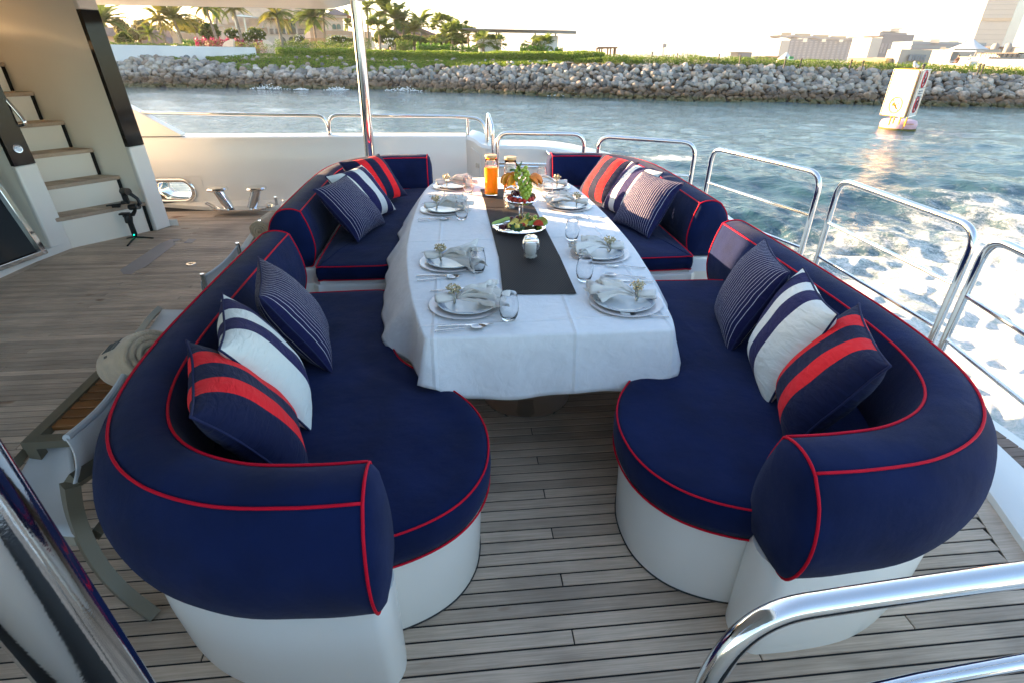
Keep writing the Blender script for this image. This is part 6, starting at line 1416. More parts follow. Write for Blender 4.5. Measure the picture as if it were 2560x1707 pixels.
# ================================================================ FAR BUILDINGS
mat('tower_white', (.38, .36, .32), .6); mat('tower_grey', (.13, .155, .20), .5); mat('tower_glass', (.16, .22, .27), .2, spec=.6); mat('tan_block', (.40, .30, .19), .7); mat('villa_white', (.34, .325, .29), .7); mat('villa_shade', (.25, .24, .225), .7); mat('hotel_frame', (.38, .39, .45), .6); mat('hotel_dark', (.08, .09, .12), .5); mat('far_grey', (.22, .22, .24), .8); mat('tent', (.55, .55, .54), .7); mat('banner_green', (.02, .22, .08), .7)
unit = MB(); unit.box((0, 0, 0), (1, 1, 1)); UNIT = {}
def ubox(name, m, par, c, d, rot):
    if (name, m) not in UNIT: me = mesh(name, unit, smooth=False); me.materials.append(M[m]); UNIT[(name, m)] = me
    o = link(name, UNIT[(name, m)], None, par); o.location = Vector(c)-Vector(par['w0']); o.scale = d; o.rotation_euler = (0, 0, rot); return o
def facade(par, a, b_, z0, z1, rows, cols, m='hotel_dark', w_=.55, h_=.5, out=.25, skip=None, nm='window'):
    dr = b_-a; rot = math.atan2(dr.y, dr.x); n = Vector((dr.y, -dr.x, 0)).normalized(); n = n if n.dot(Vector((a.x, a.y, 0))) < 0 else -n
    cw = dr.length/cols; rh = (z1-z0)/rows
    for r in range(rows):
        for c in range(cols):
            if skip and skip(r, c): continue
            p = a+dr*((c+.5)/cols)+n*out*.3; ubox(nm, m, par, (p.x, p.y, z0+rh*(r+.5)), (cw*w_, out, rh*h_), rot)
# long balconied hotel, about 900 m off
d = 900; hb = thing('balconied_hotel', 'long hotel with brown roof blocks and many balcony bays on the skyline', 'hotel', gnd(2040, d))
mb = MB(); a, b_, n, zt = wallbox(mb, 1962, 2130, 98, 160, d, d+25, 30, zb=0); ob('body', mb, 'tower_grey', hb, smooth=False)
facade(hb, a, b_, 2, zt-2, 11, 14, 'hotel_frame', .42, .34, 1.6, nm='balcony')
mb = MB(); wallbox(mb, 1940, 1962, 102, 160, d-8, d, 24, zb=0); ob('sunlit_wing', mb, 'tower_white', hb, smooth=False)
mb = MB(); 
for i in range(12): x = 1956+i*15.2; mb2 = None
rp = []; 
for i in range(25):
    x = 1950+i*7.9; y = 93+i*.42+2.2*math.sin(i*1.05); rp.append(ad(x, y, d-6+i*1.0))
mb.grid([[p for p in rp], [p+Vector((0, 0, 2.2)) for p in rp], [p+Vector((4, 34, 2.2)) for p in rp], [p+Vector((4, 34, 0)) for p in rp]]); ob('wavy_roof', mb, 'far_grey', hb, smooth=False)
for x0, x1, yt in ((1952, 1977, 82), (1985, 2025, 84.5), (2030, 2070, 88), (2074, 2114, 91), (2118, 2144, 94)):
    mb = MB(); wallbox(mb, x0, x1, yt, yt+10, d+2+(x0-1952)*.13, None, 18, zb=zy(x0, yt+11, d)); ob('roof_block', mb, 'tan_block', hb, smooth=False)
for x in (2012, 2059, 2102): mb = MB(); quadpx(mb, x-5, x+5, 97+(x-2012)*.03, 106, d-3+(x-2012)*.13, None, -2); ob('skylight', mb, 'parasol', hb, smooth=False)
# hotel with helipad roof, about 700 m off
d = 700; h2 = thing('rooftop_hotel', 'taller hotel with helipad roof and sunlit left side right of the balconied hotel', 'hotel', gnd(2210, d))
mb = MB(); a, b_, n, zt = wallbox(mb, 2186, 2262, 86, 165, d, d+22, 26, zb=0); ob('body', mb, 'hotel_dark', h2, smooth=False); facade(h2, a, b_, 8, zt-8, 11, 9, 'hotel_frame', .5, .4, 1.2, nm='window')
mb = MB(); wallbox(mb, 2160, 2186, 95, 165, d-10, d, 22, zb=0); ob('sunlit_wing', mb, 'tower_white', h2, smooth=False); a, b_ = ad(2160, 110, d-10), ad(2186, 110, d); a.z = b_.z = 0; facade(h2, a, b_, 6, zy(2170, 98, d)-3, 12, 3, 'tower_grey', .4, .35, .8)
mb = MB(); wallbox(mb, 2198, 2266, 81, 90, d-2, d+20, 30, zb=zy(2200, 91, d)); ob('crown_storey', mb, 'far_grey', h2, smooth=False); mb = MB(); quadpx(mb, 2205, 2252, 78, 80, d-2, d+14, 20); quadpx(mb, 2226, 2248, 73, 78, d+6, None, 8); quadpx(mb, 2232, 2256, 71.5, 72.5, d+6, None, 10); ob('helipad', mb, 'tower_white', h2, smooth=False)
# low glassy buildings
for lab, x0, x1, yt, d, m_ in (('long low blue glass building right of the helipad hotel', 2262, 2360, 104, 520, 'tower_glass'), ('stepped glass building below the tall tower', 2350, 2445, 106, 560, 'tower_glass')):
    h = thing('glass_building', lab, 'building', gnd(x0, d), 'low glass buildings'); mb = MB(); a, b_, n, zt = wallbox(mb, x0, x1, yt, 165, d, d+14, 25, zb=0); ob('body', mb, m_, h, smooth=False)
    for k in range(5): mb = MB(); z = 2+k*(zt-2)/5; quad = a+Vector((0, -.5, z)); mb.prism([Vector((a.x, a.y-.6, z)), Vector((b_.x, b_.y-.6, z)), Vector((b_.x, b_.y+2, z)), Vector((a.x, a.y+2, z))], (0, 0, 1.0)); ob('floor_slab', mb, 'tower_grey', h, smooth=False)
    mb = MB(); wallbox(mb, x0+20, x0+45, yt-3, yt+3, d+4, None, 10, zb=zt-1); wallbox(mb, x1-35, x1-12, yt-5, yt+3, d+6, None, 10, zb=zt-1); ob('roof_plant', mb, 'tower_white', h, smooth=False)
h = thing('apartment_block', 'pale apartment block at the foot of the tall tower beside the balconied hotel', 'building', gnd(2150, 1400)); mb = MB(); wallbox(mb, 2141, 2158, 128, 165, 1400, None, 30, zb=0); wallbox(mb, 2150, 2165, 135, 165, 1300, None, 30, zb=0); ob('body', mb, 'far_grey', h, smooth=False)
# the tall tower leaving the frame
d = 950; tt = thing('tall_tower', 'very tall pale tower with narrow blue side rising out of the top right corner', 'tower', gnd(2480, d))
mb = MB(); a, b_ = ad(2428, 115, d), ad(2502, 117, d+10); a.z = b_.z = 0; n = Vector((-(b_-a).y, (b_-a).x, 0)).normalized(); e = ad(2528, 118, d+42); e.z = 0
mb.prism([a, b_, b_+n*40, a+n*40], (0, 0, 150)); ob('front_face', mb, 'tower_white', tt, smooth=False)
mb = MB(); mb.prism([b_+Vector((.2, 0, 0)), e, e+n*20, b_+n*20+Vector((.2, 0, 0))], (0, 0, 148)); ob('side_face', mb, 'tower_glass', tt, smooth=False)
zb_ = zy(2440, 54, d); mb = MB(); mb.prism([a-n*1.2, b_-n*1.2, b_, a], (0, 0, 3.4)); mb.v = [(x, y, z+zb_) for x, y, z in mb.v]; ob('service_band', mb, 'tan_block', tt, smooth=False)
for k in range(27): 
    z = 6+k*5.2
    if abs(z-zb_) < 4: continue
    o = ubox('floor_joint', 'villa_shade', tt, ((a.x+b_.x)/2-n.x*.25, (a.y+b_.y)/2-n.y*.25, z), ((b_-a).length, .5, .35), math.atan2((b_-a).y, (b_-a).x))
# hazy castle-like hotel far away, lamp mast
for lab, blocks in (('very hazy stepped hotel silhouette, left part beside the thin mast', ((1617, 1635, 104), (1613, 1640, 110), (1630, 1652, 118), (1617, 1655, 128), (1640, 1675, 136))), ('very hazy stepped hotel silhouette, right part', ((1723, 1740, 114), (1718, 1738, 122), (1702, 1738, 130), (1698, 1745, 136)))):
    h = thing('hazy_hotel', lab, 'hotel', gnd(blocks[0][0], 3300), 'hazy hotel towers')
    for x0, x1, yt in blocks: mb = MB(); wallbox(mb, x0, x1, yt, 145, 3300, None, 60, zb=0); ob('block', mb, 'far_grey', h, smooth=False)
p = ad(1658, 130, 420); mb = MB(); mb.tube([(p.x, p.y, 0), (p.x, p.y, zy(1658, 107, 420))], [.5, .25], 8); mb.box((p.x, p.y, zy(1658, 115, 420)), (2.6, 2.6, 2.2)); tag(ob('light_mast', mb, 'far_grey'), 'thin distant light mast beside the hazy hotel', 'mast')
# small shore buildings
for nm, lab, x0, x1, yt, d, m_, dp in (('beach_kiosk', 'white kiosk block left of the grey box on the skyline', 1822, 1842, 131, 170, 'villa_white', 8), ('beach_kiosk', 'grey fronted box building on the skyline', 1841, 1875, 131, 168, 'far_grey', 8), ('beach_kiosk', 'low pale building left of the white tent', 1880, 1912, 142, 160, 'villa_shade', 6), ('beach_kiosk', 'low grey tan building beside the white tent', 1912, 1948, 141, 158, 'tan_block', 6)):
    mb = MB(); wallbox(mb, x0, x1, yt, 160, d, None, dp, zb=.3); h = thing(nm, lab, 'kiosk', gnd(x0, d), 'low beach buildings'); ob('block', mb, m_, h, smooth=False); mb = MB(); quadpx(mb, x0-.5, x1+.5, yt-.6, yt+.6, d-.3, None, dp+.5); ob('roof_edge', mb, 'villa_white', h, smooth=False)
mb = MB(); c = ad(1963, 150, 130); q = MB(); r_ = 1.9; zt = zy(1961, 132, 130); q.lathe([(r_, .6-GZ+.9), (r_*.45, (zt-GZ)*.55+.3), (.12, zt-GZ), (0, zt-GZ+.1)], (c.x, c.y, GZ), 8); q.lathe([(r_*.95, -.3), (r_*.95, .95)], (c.x, c.y, GZ), 8); tag(ob('white_tent', q, 'tent', ang=20), 'pointed white marquee tent in front of the balconied hotel', 'tent')
p = ad(1978, 146, 128); mb = MB(); mb.box((p.x, p.y, zy(1978, 145, 128)), (1.0, .2, .5)); mb.box((p.x, p.y, GZ+.6), (.1, .1, 1.6)); tag(ob('green_sign', mb, 'banner_green', smooth=False), 'little green sign beside the white tent', 'sign')
# white cubic beach houses on the right
bh = thing('beach_house', 'white cubic beach house with sunlit end wall and recessed grey window', 'house', gnd(2280, 150))
mb = MB(); mb.prism([Vector((*ad(x, 130, dd).xy, .2)) for x, dd in ((2218, 152), (2252, 141), (2330, 146), (2330, 160), (2235, 166))], (0, 0, zy(2252, 124, 141)-.2)); ob('main_block', mb, 'villa_white', bh, smooth=False)
mb = MB(); quadpx(mb, 2270, 2312, 137, 153, 142.0, 144.6, .2); ob('window', mb, 'window_dark' if False else 'far_grey', bh, smooth=False)
for k in range(6): mb = MB(); quadpx(mb, 2271+k*7, 2276.5+k*7, 138, 152, 141.8+.43*k, None, .05); ob('pane', mb, 'tower_glass', bh, smooth=False)
mb = MB(); wallbox(mb, 2176, 2210, 145, 170, 146, 144, 10, zb=.2); ob('low_annexe', mb, 'villa_white', bh, smooth=False); mb = MB(); wallbox(mb, 2209, 2222, 146, 170, 143, 146, 8, zb=.2); ob('annexe_side', mb, 'tan_block', bh, smooth=False)
bw_ = thing('boundary_wall', 'long plain grey white boundary wall behind the golf cart', 'wall', gnd(2440, 130)); mb = MB(); wallbox(mb, 2322, 2460, 142, 175, 138, 128, 6, zb=.1); wallbox(mb, 2455, 2620, 148, 178, 128, 118, 6, zb=.1); ob('wall_face', mb, 'villa_shade', bw_, smooth=False)
mb = MB(); wallbox(mb, 2340, 2440, 167.5, 175, 120, 114, .4, zb=.1); wallbox(mb, 2436, 2620, 168.5, 178, 114, 104, .4, zb=.1); ob('pink_kerb', mb, 'sandstone_light', bw_, smooth=False)
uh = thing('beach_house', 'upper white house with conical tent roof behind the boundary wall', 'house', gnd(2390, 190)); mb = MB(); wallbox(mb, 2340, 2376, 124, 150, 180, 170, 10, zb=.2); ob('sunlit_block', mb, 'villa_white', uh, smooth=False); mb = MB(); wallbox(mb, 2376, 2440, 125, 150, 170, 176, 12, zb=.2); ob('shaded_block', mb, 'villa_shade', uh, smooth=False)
c = ad(2422, 125, 186); q = MB(); q.lathe([(5.0, 0), (2.2, 1.3), (.3, 2.6), (0, 2.8)], (c.x, c.y, zy(2422, 126, 186)), 10); ob('cone_roof', q, 'tent', uh, ang=20); mb = MB(); quadpx(mb, 2350, 2363, 118, 124, 176, None, 2); ob('roof_box', mb, 'villa_white', uh, smooth=False)
pg = thing('pergola', 'dark roofed pergola with slanting posts right of the tent roof', 'pergola', gnd(2490, 150)); mb = MB(); quadpx(mb, 2438, 2546, 132.5, 135, 150, 142, 4); ob('roof_slab', mb, 'iron', pg, smooth=False)
for k in range(16): mb = MB(); x = 2440+k*6.6; quadpx(mb, x, x+2.0, 135, 149, 150-.5*k, None, .5); ob('post', mb, 'iron' if k % 2 else 'far_grey', pg, smooth=False)
mb = MB(); wallbox(mb, 2438, 2548, 134, 150, 156, 148, 5, zb=.2); ob('back_wall', mb, 'villa_white', pg, smooth=False)
rh = thing('resort_building', 'low sandstone resort buildings with roof turrets under the tall tower', 'building', gnd(2500, 300)); mb = MB(); wallbox(mb, 2450, 2620, 120, 150, 300, 290, 20, zb=.2); ob('body', mb, 'villa_shade', rh, smooth=False); mb = MB(); quadpx(mb, 2450, 2520, 117.5, 121, 299, 296, 20); quadpx(mb, 2524, 2620, 119, 122, 297, 292, 20); ob('dark_roof', mb, 'roof_tile', rh, smooth=False)
for x in (2488, 2520): mb = MB(); c = ad(x, 118, 296); mb.lathe([(1.3, -2), (1.3, .4), (.9, 1.1), (0, 1.5)], (c.x, c.y, zy(x, 119, 296)), 10); ob('turret', mb, 'villa_shade', rh)
# golf cart with people
gc = thing('golf_cart', 'white roofed golf cart driving along the bank on the right', 'golf cart', (*ad(2405, 150, 84).xy, GZ)); cpos = ad(2403, 150, 84); dr = (ad(2440, 150, 83)-ad(2370, 150, 85)); dr.z = 0; dr.normalize(); nn = Vector((-dr.y, dr.x, 0)); gz0 = zy(2403, 171, 84)
def GP(a, b_, z): return Vector((cpos.x, cpos.y, gz0))+dr*a+nn*b_+Vector((0, 0, z))
mb = MB(); mb.bar(GP(-1.2, 0, 1.85), GP(2.0, 0, 1.85), 1.3, .10); ob('roof', mb, 'tent', gc, smooth=False, bevel=.03)
mb = MB(); mb.prism([GP(a, -.6, z) for a, z in ((-1.7, .35), (-1.6, .75), (-1.2, .85), (-.9, .5), (.2, .5), (.3, .8), (1.6, .8), (1.8, .4), (1.8, .3), (-1.6, .25))], nn*1.2); ob('body', mb, 'tent', gc, smooth=False)
for a in (-1.1, 1.95): mb = MB(); [mb.bar(GP(a*.9, s_, .5), GP(a, s_, 1.82), .06, .06) for s_ in (-.55, .55)]; ob('roof_pillar', mb, 'far_grey', gc, smooth=False)
for a in (-1.15, 1.2): 
    for s_ in (-.55, .55): mb = MB(); mb.tube([GP(a, s_-.08, .22), GP(a, s_+.08, .22)], .22, 14); ob('wheel', mb, 'black_plastic', gc)
mb = MB(); mb.prism([GP(-1.08, -.5, .8), GP(-1.02, -.5, 1.75), GP(-1.02, .5, 1.75), GP(-1.08, .5, .8)], dr*.02); ob('windscreen', mb, 'tower_glass', gc, smooth=False)
mat('skin', (.42, .24, .15), .6); mat('shirt_dark', (.10, .06, .05), .8); mat('shirt_white', (.6, .6, .58), .8)
def seated(lab, a, m_, head):
    t = thing('person', lab, 'person', GP(a, -.1, .55)); q = MB(); o = GP(a, -.1, .6)
    q.tube([o, o+Vector((0, 0, .28)), o+Vector((0, 0, .46)), o+Vector((0, 0, .54)), o+Vector((0, 0, .60))], [.19, .17, .20, .13, .06], 10); 
    for s_ in (-.1, .1): q.tube([o+nn*s_, o+nn*s_-dr*.42, o+nn*s_-dr*.50+Vector((0, 0, -.38))], [.085, .07, .05], 8)
    for s_ in (-.22, .22): q.tube([o+nn*s_+Vector((0, 0, .46)), o+nn*s_*1.1-dr*.12+Vector((0, 0, .22)), o+nn*s_*.7-dr*.38+Vector((0, 0, .30))], [.06, .05, .035], 8)
    ob('clothed_body', q, m_, t, ang=60); q = MB(); q.ball(o+Vector((0, 0, .72)), .105, 12, 9, (1, .85, 1.2)); hd = ob('head', q, 'skin', t); q = MB(); q.ball(o+Vector((0, 0, .76))+dr*.02, .11, 12, 8, (1, .88, 1.0)); ob('hair', q, head, t)
seated('person in dark clothes seated at the front of the golf cart', -.35, 'shirt_dark', 'iron'); seated('person in white seated in the back of the golf cart', 1.1, 'shirt_white', 'tent')
# little posts along the bank top
for k, (x, y0, y1, d) in enumerate(((1630, 134, 141, 56), (1693, 137, 143, 55), (1797, 139, 146, 55), (1850, 142, 149, 54), (1963, 146, 153, 54), (2003, 150, 154, 54), (2127, 153, 160, 54), (2156, 156, 165, 54), (2448, 163, 172, 56), (2457, 165, 172, 56))):
    p = ad(x, y1, d); mb = MB(); zt = zy(x, y0, d); mb.tube([(p.x, p.y, bank_z(p.x, 7)-.1), (p.x, p.y, zt)], .06, 8); mb.lathe([(.09, 0), (.09, .08), (.05, .12), (0, .13)], (p.x, p.y, zt), 8)
    tag(ob('garden_light', mb, 'iron'), 'small dark post light on the bank, number %d' % (k+1) if False else 'small dark post light on the grassy bank, %s' % ('left of the hazy hotel', 'right of the thin mast', 'left of the grey box building', 'before the grey box building', 'before the white tent', 'left end of the balconied hotel', 'right end of the balconied hotel', 'left of the helipad hotel', 'right of the golf cart', 'second right of the golf cart')[k], 'post light', 'bank post lights')
# ---- navigation sign buoy
D0 = 32.3; pc = az(2060*1.0884, 297*1.0884, SEA); pc = Vector((pc.x, pc.y, SEA)); bu = thing('sign_buoy', 'white sign board buoy on a pink float with orange swimming ban symbol', 'buoy', pc)
mat('pink_float', (.62, .36, .40), .4, var=(3, .1)); mat('rust_orange', (.62, .26, .03), .5); mat('sign_white', (.62, .61, .59), .4); mat('sign_red', (.55, .03, .04), .5); mat('sign_ink', (.05, .05, .08), .5); mat('algae', (.10, .09, .01), .8)
q = MB(); q.lathe([(.86, -.2), (.90, .05), (.92, .30), (.86, .46), (.70, .52), (0, .54)], pc, 32); ob('float', q, 'pink_float', bu, ang=50)
q = MB(); q.lathe([(.91, -.1), (.93, .02), (.92, .09)], pc, 32); ob('algae_line', q, 'algae', bu)
q = MB(); q.box((pc.x-.35, pc.y-.83, SEA+.28), (.05, .04, .42), -.4); q.box((pc.x-.1, pc.y-.93, SEA+.36), (.5, .02, .03)); ob('float_seam', q, 'rust_orange', bu, smooth=False)
bl, br = ad(2201.6, 287, D0+.35), ad(2261.7, 288, D0-.55); b2, b3 = ad(2271, 289, D0-.45), ad(2287.6, 289.5, D0+1.0); zb_ = bl.z; ztp = zy(2236, 173, D0+.3)
for p in (bl, br, b2, b3): p.z = zb_
for nm, a, b_ in (('front_board', bl, br), ('side_board', b2, b3)):
    dr = (b_-a); nn = Vector((-dr.y, dr.x, 0)).normalized()*.05; mb = MB(); mb.prism([a, b_, b_+nn, a+nn], (0, 0, ztp-zb_)); o = ob(nm, mb, 'sign_white', bu, smooth=False)
    e = MB(); 
    for s_, t_ in ((a, a+Vector((0, 0, ztp-zb_))), (b_, b_+Vector((0, 0, ztp-zb_))), (a, b_), (a+Vector((0, 0, ztp-zb_)), b_+Vector((0, 0, ztp-zb_)))): e.tube([s_-nn*.2, t_-nn*.2], .02, 6)
    ob('edge', e, 'rust_orange' if nm[0] == 'f' else 'chrome_dull', o, loc=(0, 0, 0))
a, b_ = br, b2; dr = b_-a; mb = MB(); mb.prism([a+Vector((0, .06, 0)), b_+Vector((0, .1, 0)), b_+Vector((0, .3, 0)), a+Vector((0, .3, 0))], (0, 0, ztp-zb_-.05)); ob('spine', mb, 'rust_orange', bu, smooth=False)
bk = ad(2255, 288, D0+1.3); bk.z = zb_
for s_, t_ in ((bl, bk), (b3, bk)): dr = t_-s_; mb = MB(); nn = Vector((-dr.y, dr.x, 0)).normalized()*.05; mb.prism([s_, t_, t_+nn, s_+nn], (0, 0, ztp-zb_)); ob('back_board', mb, 'sign_white', bu, smooth=False)
for f in ((bl, .15), (bl, .5), (b3, .1), (bk, .3)): p = f[0].lerp(Vector((pc.x, pc.y, zb_)), f[1]*.5+.42); mb = MB(); mb.tube([(p.x, p.y, SEA+.45), (p.x, p.y, zb_+.1)], .04, 8); ob('leg', mb, 'rust_orange', bu)
mb = MB(); mb.tube([(pc.x, pc.y, SEA+.5), (pc.x, pc.y, zb_+.1)], .12, 12); ob('mast', mb, 'chrome_dull', bu)
def sign(a, b_, u, z, r_, mr, mi, what, par):
    dr = (b_-a).normalized(); nn = Vector((dr.y, -dr.x, 0)).normalized(); nn = nn if nn.dot(a) < 0 else -nn; c = a.lerp(b_, u)+Vector((0, 0, z))+nn*.012
    F_ = lambda x, y: c+dr*(x*r_)+Vector((0, 0, y*r_))
    q = MB(); q.tube([F_(math.cos(t_), math.sin(t_)) for t_ in np.linspace(0, 2*PI, 32, endpoint=False)], .045 if r_ > .2 else .03, 6, closed=True, flat=.4); ob('ban_ring', q, mr, par)
    q = MB()
    if what == 'swim': q.tube([F_(-.55, .25), F_(-.1, -.05), F_(.35, -.5)], .05, 6, flat=.4); q.tube([F_(-.35, .1), F_(.1, .0), F_(.55, .3)], .035, 6, flat=.4); q.ball(F_(-.45, -.02), .05, 8, 5); q.tube([F_(-.7, .7), F_(.7, -.7)], .03, 6, flat=.4)
    elif what == '5': q.tube([F_(.35, .5), F_(-.25, .5), F_(-.3, .08), F_(.1, .12), F_(.35, -.1), F_(.25, -.42), F_(-.05, -.52), F_(-.35, -.4)], .028, 6, flat=.5)
    else: q.tube([F_(-.4, .4), F_(.1, .0), F_(-.1, -.45)], .04, 6, flat=.5); q.tube([F_(.35, .5), F_(-.4, -.2)], .03, 6, flat=.5); q.tube([F_(-.7, .7), F_(.7, -.7)], .02, 6, flat=.4)
    ob('pictogram', q, mi, par)
hh = ztp-zb_
sign(bl, br, .50, hh*.24, .33, 'rust_orange', 'rust_orange', 'swim', bu); sign(b2, b3, .5, hh*.80, .34, 'sign_red', 'sign_ink', '5', bu); sign(b2, b3, .5, hh*.26, .34, 'sign_red', 'sign_ink', 'boat', bu)
dr = b3-b2; nn = Vector((dr.y, -dr.x, 0)).normalized()
for k, z in enumerate((.62, .55, .50, .44, .41)): mb = MB(); p, q_ = b2.lerp(b3, .12 if k in (0, 4) else .3), b2.lerp(b3, .9 if k in (0, 4) else .75); mb.tube([p+Vector((0, 0, hh*z))+nn*.03, q_+Vector((0, 0, hh*z))+nn*.03], .012 if k in (0, 4) else .02, 5); ob('print_line', mb, 'sign_ink', bu)
# gull and lamp on the boards
g = thing('gull', 'white gull with grey wings resting on top of the sign buoy', 'gull', ad(2289, 168, D0-.1)); gp_ = Vector(g['w0']); gp_.z = ztp; q = MB(); q.tube([gp_+Vector((.16, 0, .10)), gp_+Vector((.05, 0, .12)), gp_+Vector((-.06, 0, .17)), gp_+Vector((-.10, 0, .25)), gp_+Vector((-.13, 0, .29)), gp_+Vector((-.17, 0, .28))], [.02, .075, .08, .045, .045, .012], 10); ob('body', q, 'tent', g, ang=60); q = MB(); q.tube([gp_+Vector((.22, 0, .13)), gp_+Vector((.05, 0, .165)), gp_+Vector((-.03, 0, .18))], [.01, .06, .03], 8, flat=.8); ob('wing', q, 'far_grey', g); q = MB(); [q.tube([gp_+Vector((0, s_, .1)), gp_+Vector((0, s_, -.01))], .008, 5) for s_ in (-.03, .03)]; ob('leg', q, 'rust_orange', g)
p = ad(2308, 170, D0+.3); mb = MB(); mb.tube([(p.x, p.y, ztp-.05), (p.x, p.y, ztp+.12)], .05, 8); mb.ball((p.x, p.y, ztp+.16), .07, 10, 6); ob('beacon_lamp', mb, 'iron', bu)
# ---- haze
if HAZE:
    mb = MB(); mb.box((0, 2200, 77), (9000, 4900, 160)); hz_ = ob('haze', mb, None, smooth=False)
    hm = bpy.data.materials.new('haze_air'); hm.use_nodes = True; t = hm.node_tree; t.nodes.clear(); v = N(t, 'ShaderNodeVolumePrincipled'); v.inputs['Color'].default_value = (.88, .94, 1, 1); v.inputs['Density'].default_value = HAZE; v.inputs['Anisotropy'].default_value = .3
    o_ = N(t, 'ShaderNodeOutputMaterial'); t.links.new(v.outputs[0], o_.inputs['Volume']); hz_.data.materials.append(hm); tag(hz_, 'thin pale haze over the sea and skyline', 'haze', kind='stuff')

# everything afloat or ashore is level; the deck is not
RW4 = RW.to_4x4()
for o in list(COL.objects):
    if o.parent is None and o.name not in HEEL0: o.matrix_basis = RW4 @ o.matrix_basis
ray, az, ay, ad = b_ray, b_az, b_ay, b_ad
# ================================================================ LOUNGERS, TEAK TABLE, TOWELS, GIMBAL
def strip(mb, pts, y0, y1, th=.006):
    mb.grid([[Vector((p[0], y, p[1])) for p in pts] for y in np.linspace(y0, y1, 6)])
def sling_chair(lab, x, y0, y1, facing=1, dz=0, back=True, grp='white sling chairs'):
    """seat runs across from x towards +facing, between y0 and y1"""
    t = thing('sling_chair', lab, 'chair', (x, (y0+y1)/2, 0), grp); f = facing
    seat = catmull([(x, 0, .34+dz), (x+f*.15, 0, .325+dz), (x+f*.32, 0, .32+dz), (x+f*.52, 0, .35+dz)], 4)
    mb = MB(); strip(mb, [(p.x, p.z) for p in seat], y0, y1); o = ob('seat_sling', mb, 'sling', t); s = o.modifiers.new('s', 'SOLIDIFY'); s.thickness = .006
    return t
# near chair, half hidden behind the near left sofa
nc = thing('sling_chair', 'white canvas chair with curved taupe frame behind the near left sofa', 'chair', (-1.6, 1.75, 0), 'white canvas chairs')
A, B_, C_, D_ = az(85, 1092+4, .36), az(162, 1092, .36), az(205, 1344, .27), az(10, 1192, .36)
q = MB(); rows = []
P = [Vector((*az(100, 1092, .36).xy, .36)), Vector((*az(172, 1092, .36).xy, .36)), Vector((*az(203, 1340, .30).xy, .30)), Vector((*az(-60, 1300, .36).xy, .36))]
for i in range(9):
    u = i/8; rows.append([(P[0].lerp(P[1], v)).lerp(P[3].lerp(P[2], v), u)+Vector((0, 0, -.03*math.sin(PI*u)-.012*math.sin(PI*v))) for v in np.linspace(0, 1, 9)])
q.grid(rows[::-1]); o = ob('seat_sling', q, 'sling', nc, ang=180); s = o.modifiers.new('s', 'SOLIDIFY'); s.thickness = .006
# side/back sling: rises from seat edge to a top hem, leaning to the sofa
T0, T1 = az(166, 1094, .56), az(188, 1208, .50); U0, U1 = az(345, 880, .52), az(278, 1075, .40)
rows = []
for i in range(9):
    u = i/8; a = T0.lerp(az(330, 905, .55), u); b_ = T1.lerp(az(330, 1120, .30), u); rows.append([a.lerp(b_, v)+Vector((0, 0, -.03*math.sin(PI*u)*(1-v)))+Vector((.02*math.sin(PI*v), 0, 0)) for v in np.linspace(0, 1, 8)])
q = MB(); q.grid(rows); o = ob('back_sling', q, 'sling', nc, ang=180); s = o.modifiers.new('s', 'SOLIDIFY'); s.thickness = .007
q = MB(); q.tube([r_[0]+Vector((0, 0, .0)) for r_ in rows], .013, 8); ob('top_hem', q, 'sling', nc)
def bar2(pts, w_=.030, h_=.045): 
    q = MB(); p = catmull(pts, 6) if len(pts) > 2 else [Vector(x) for x in pts]; q.tube(p, w_, 4, flat=1.25); return q
leg = [az(175, 1210, .49), az(190, 1290, .36), az(235, 1390, .22), az(300, 1470, .10), az(388, 1540, .0)]
ob('curved_leg', bar2([tuple(v) for v in leg], .026), 'taupe_metal', nc, ang=30)
ob('arm_bar', bar2([tuple(az(178, 1206, .49)), tuple(az(255, 1155, .46))], .026), 'taupe_metal', nc, ang=30); ob('arm_bar', bar2([tuple(az(255, 1155, .46)), tuple(az(400, 1060, .40))], .026), 'taupe_metal', nc, ang=30)
ob('front_rail', bar2([tuple(az(120, 1348, .26)), tuple(az(215, 1352, .26))], .020), 'taupe_metal', nc, ang=30); ob('side_rail', bar2([tuple(az(240, 1335, .26)), tuple(az(290, 1280, .26)), tuple(az(400, 1200, .26))], .022), 'taupe_metal', nc, ang=30)
ob('side_rail', bar2([tuple(az(100, 1092, .34)), tuple(az(20, 1180, .34)), tuple(az(-60, 1260, .33))], .020), 'taupe_metal', nc, ang=30)
bl_ = [az(-40, 1440, .14), az(8, 1540, .02), az(20, 1560, 0)]; ob('curved_leg', bar2([tuple(v) for v in bl_], .026), 'taupe_metal', nc, ang=30)
# teak topped side table
tk = thing('teak_side_table', 'low side table with orange teak slats in a taupe frame behind the left sofa', 'side table', (-1.55, 2.2, 0))
zt_ = .40; c1, c2 = az(259, 930, zt_), az(80, 1105, zt_); dr = (c2-c1).normalized(); nx = Vector((-dr.y, dr.x, 0)); nx = nx if nx.x > 0 else -nx
c0 = c1-dr*.14; W_ = .62; L2 = (c2-c0).length
q = MB()
for a, b_ in ((c0, c2), (c0+nx*W_, c2+nx*W_)): q.bar(a, b_, .045, .035)
for a in (c0, c2): q.bar(a-nx*.022, a+nx*(W_+.022), .045, .034)
ob('frame', q, 'taupe_metal', tk, smooth=False)
ns = int((L2-.03)/.062)
for k in range(ns):
    p = c0+dr*(.045+k*.062); q = MB(); q.bar(p+nx*.024, p+nx*(W_-.024), .050, .022); ob('slat', q, 'teak_orange', tk, smooth=False, bevel=.003)
for a in (c0, c2, c0+nx*W_, c2+nx*W_): q = MB(); q.bar((a.x, a.y, 0), (a.x, a.y, zt_-.018), .04, .04, (1, 0, 0)); ob('leg', q, 'taupe_metal', tk, smooth=False)
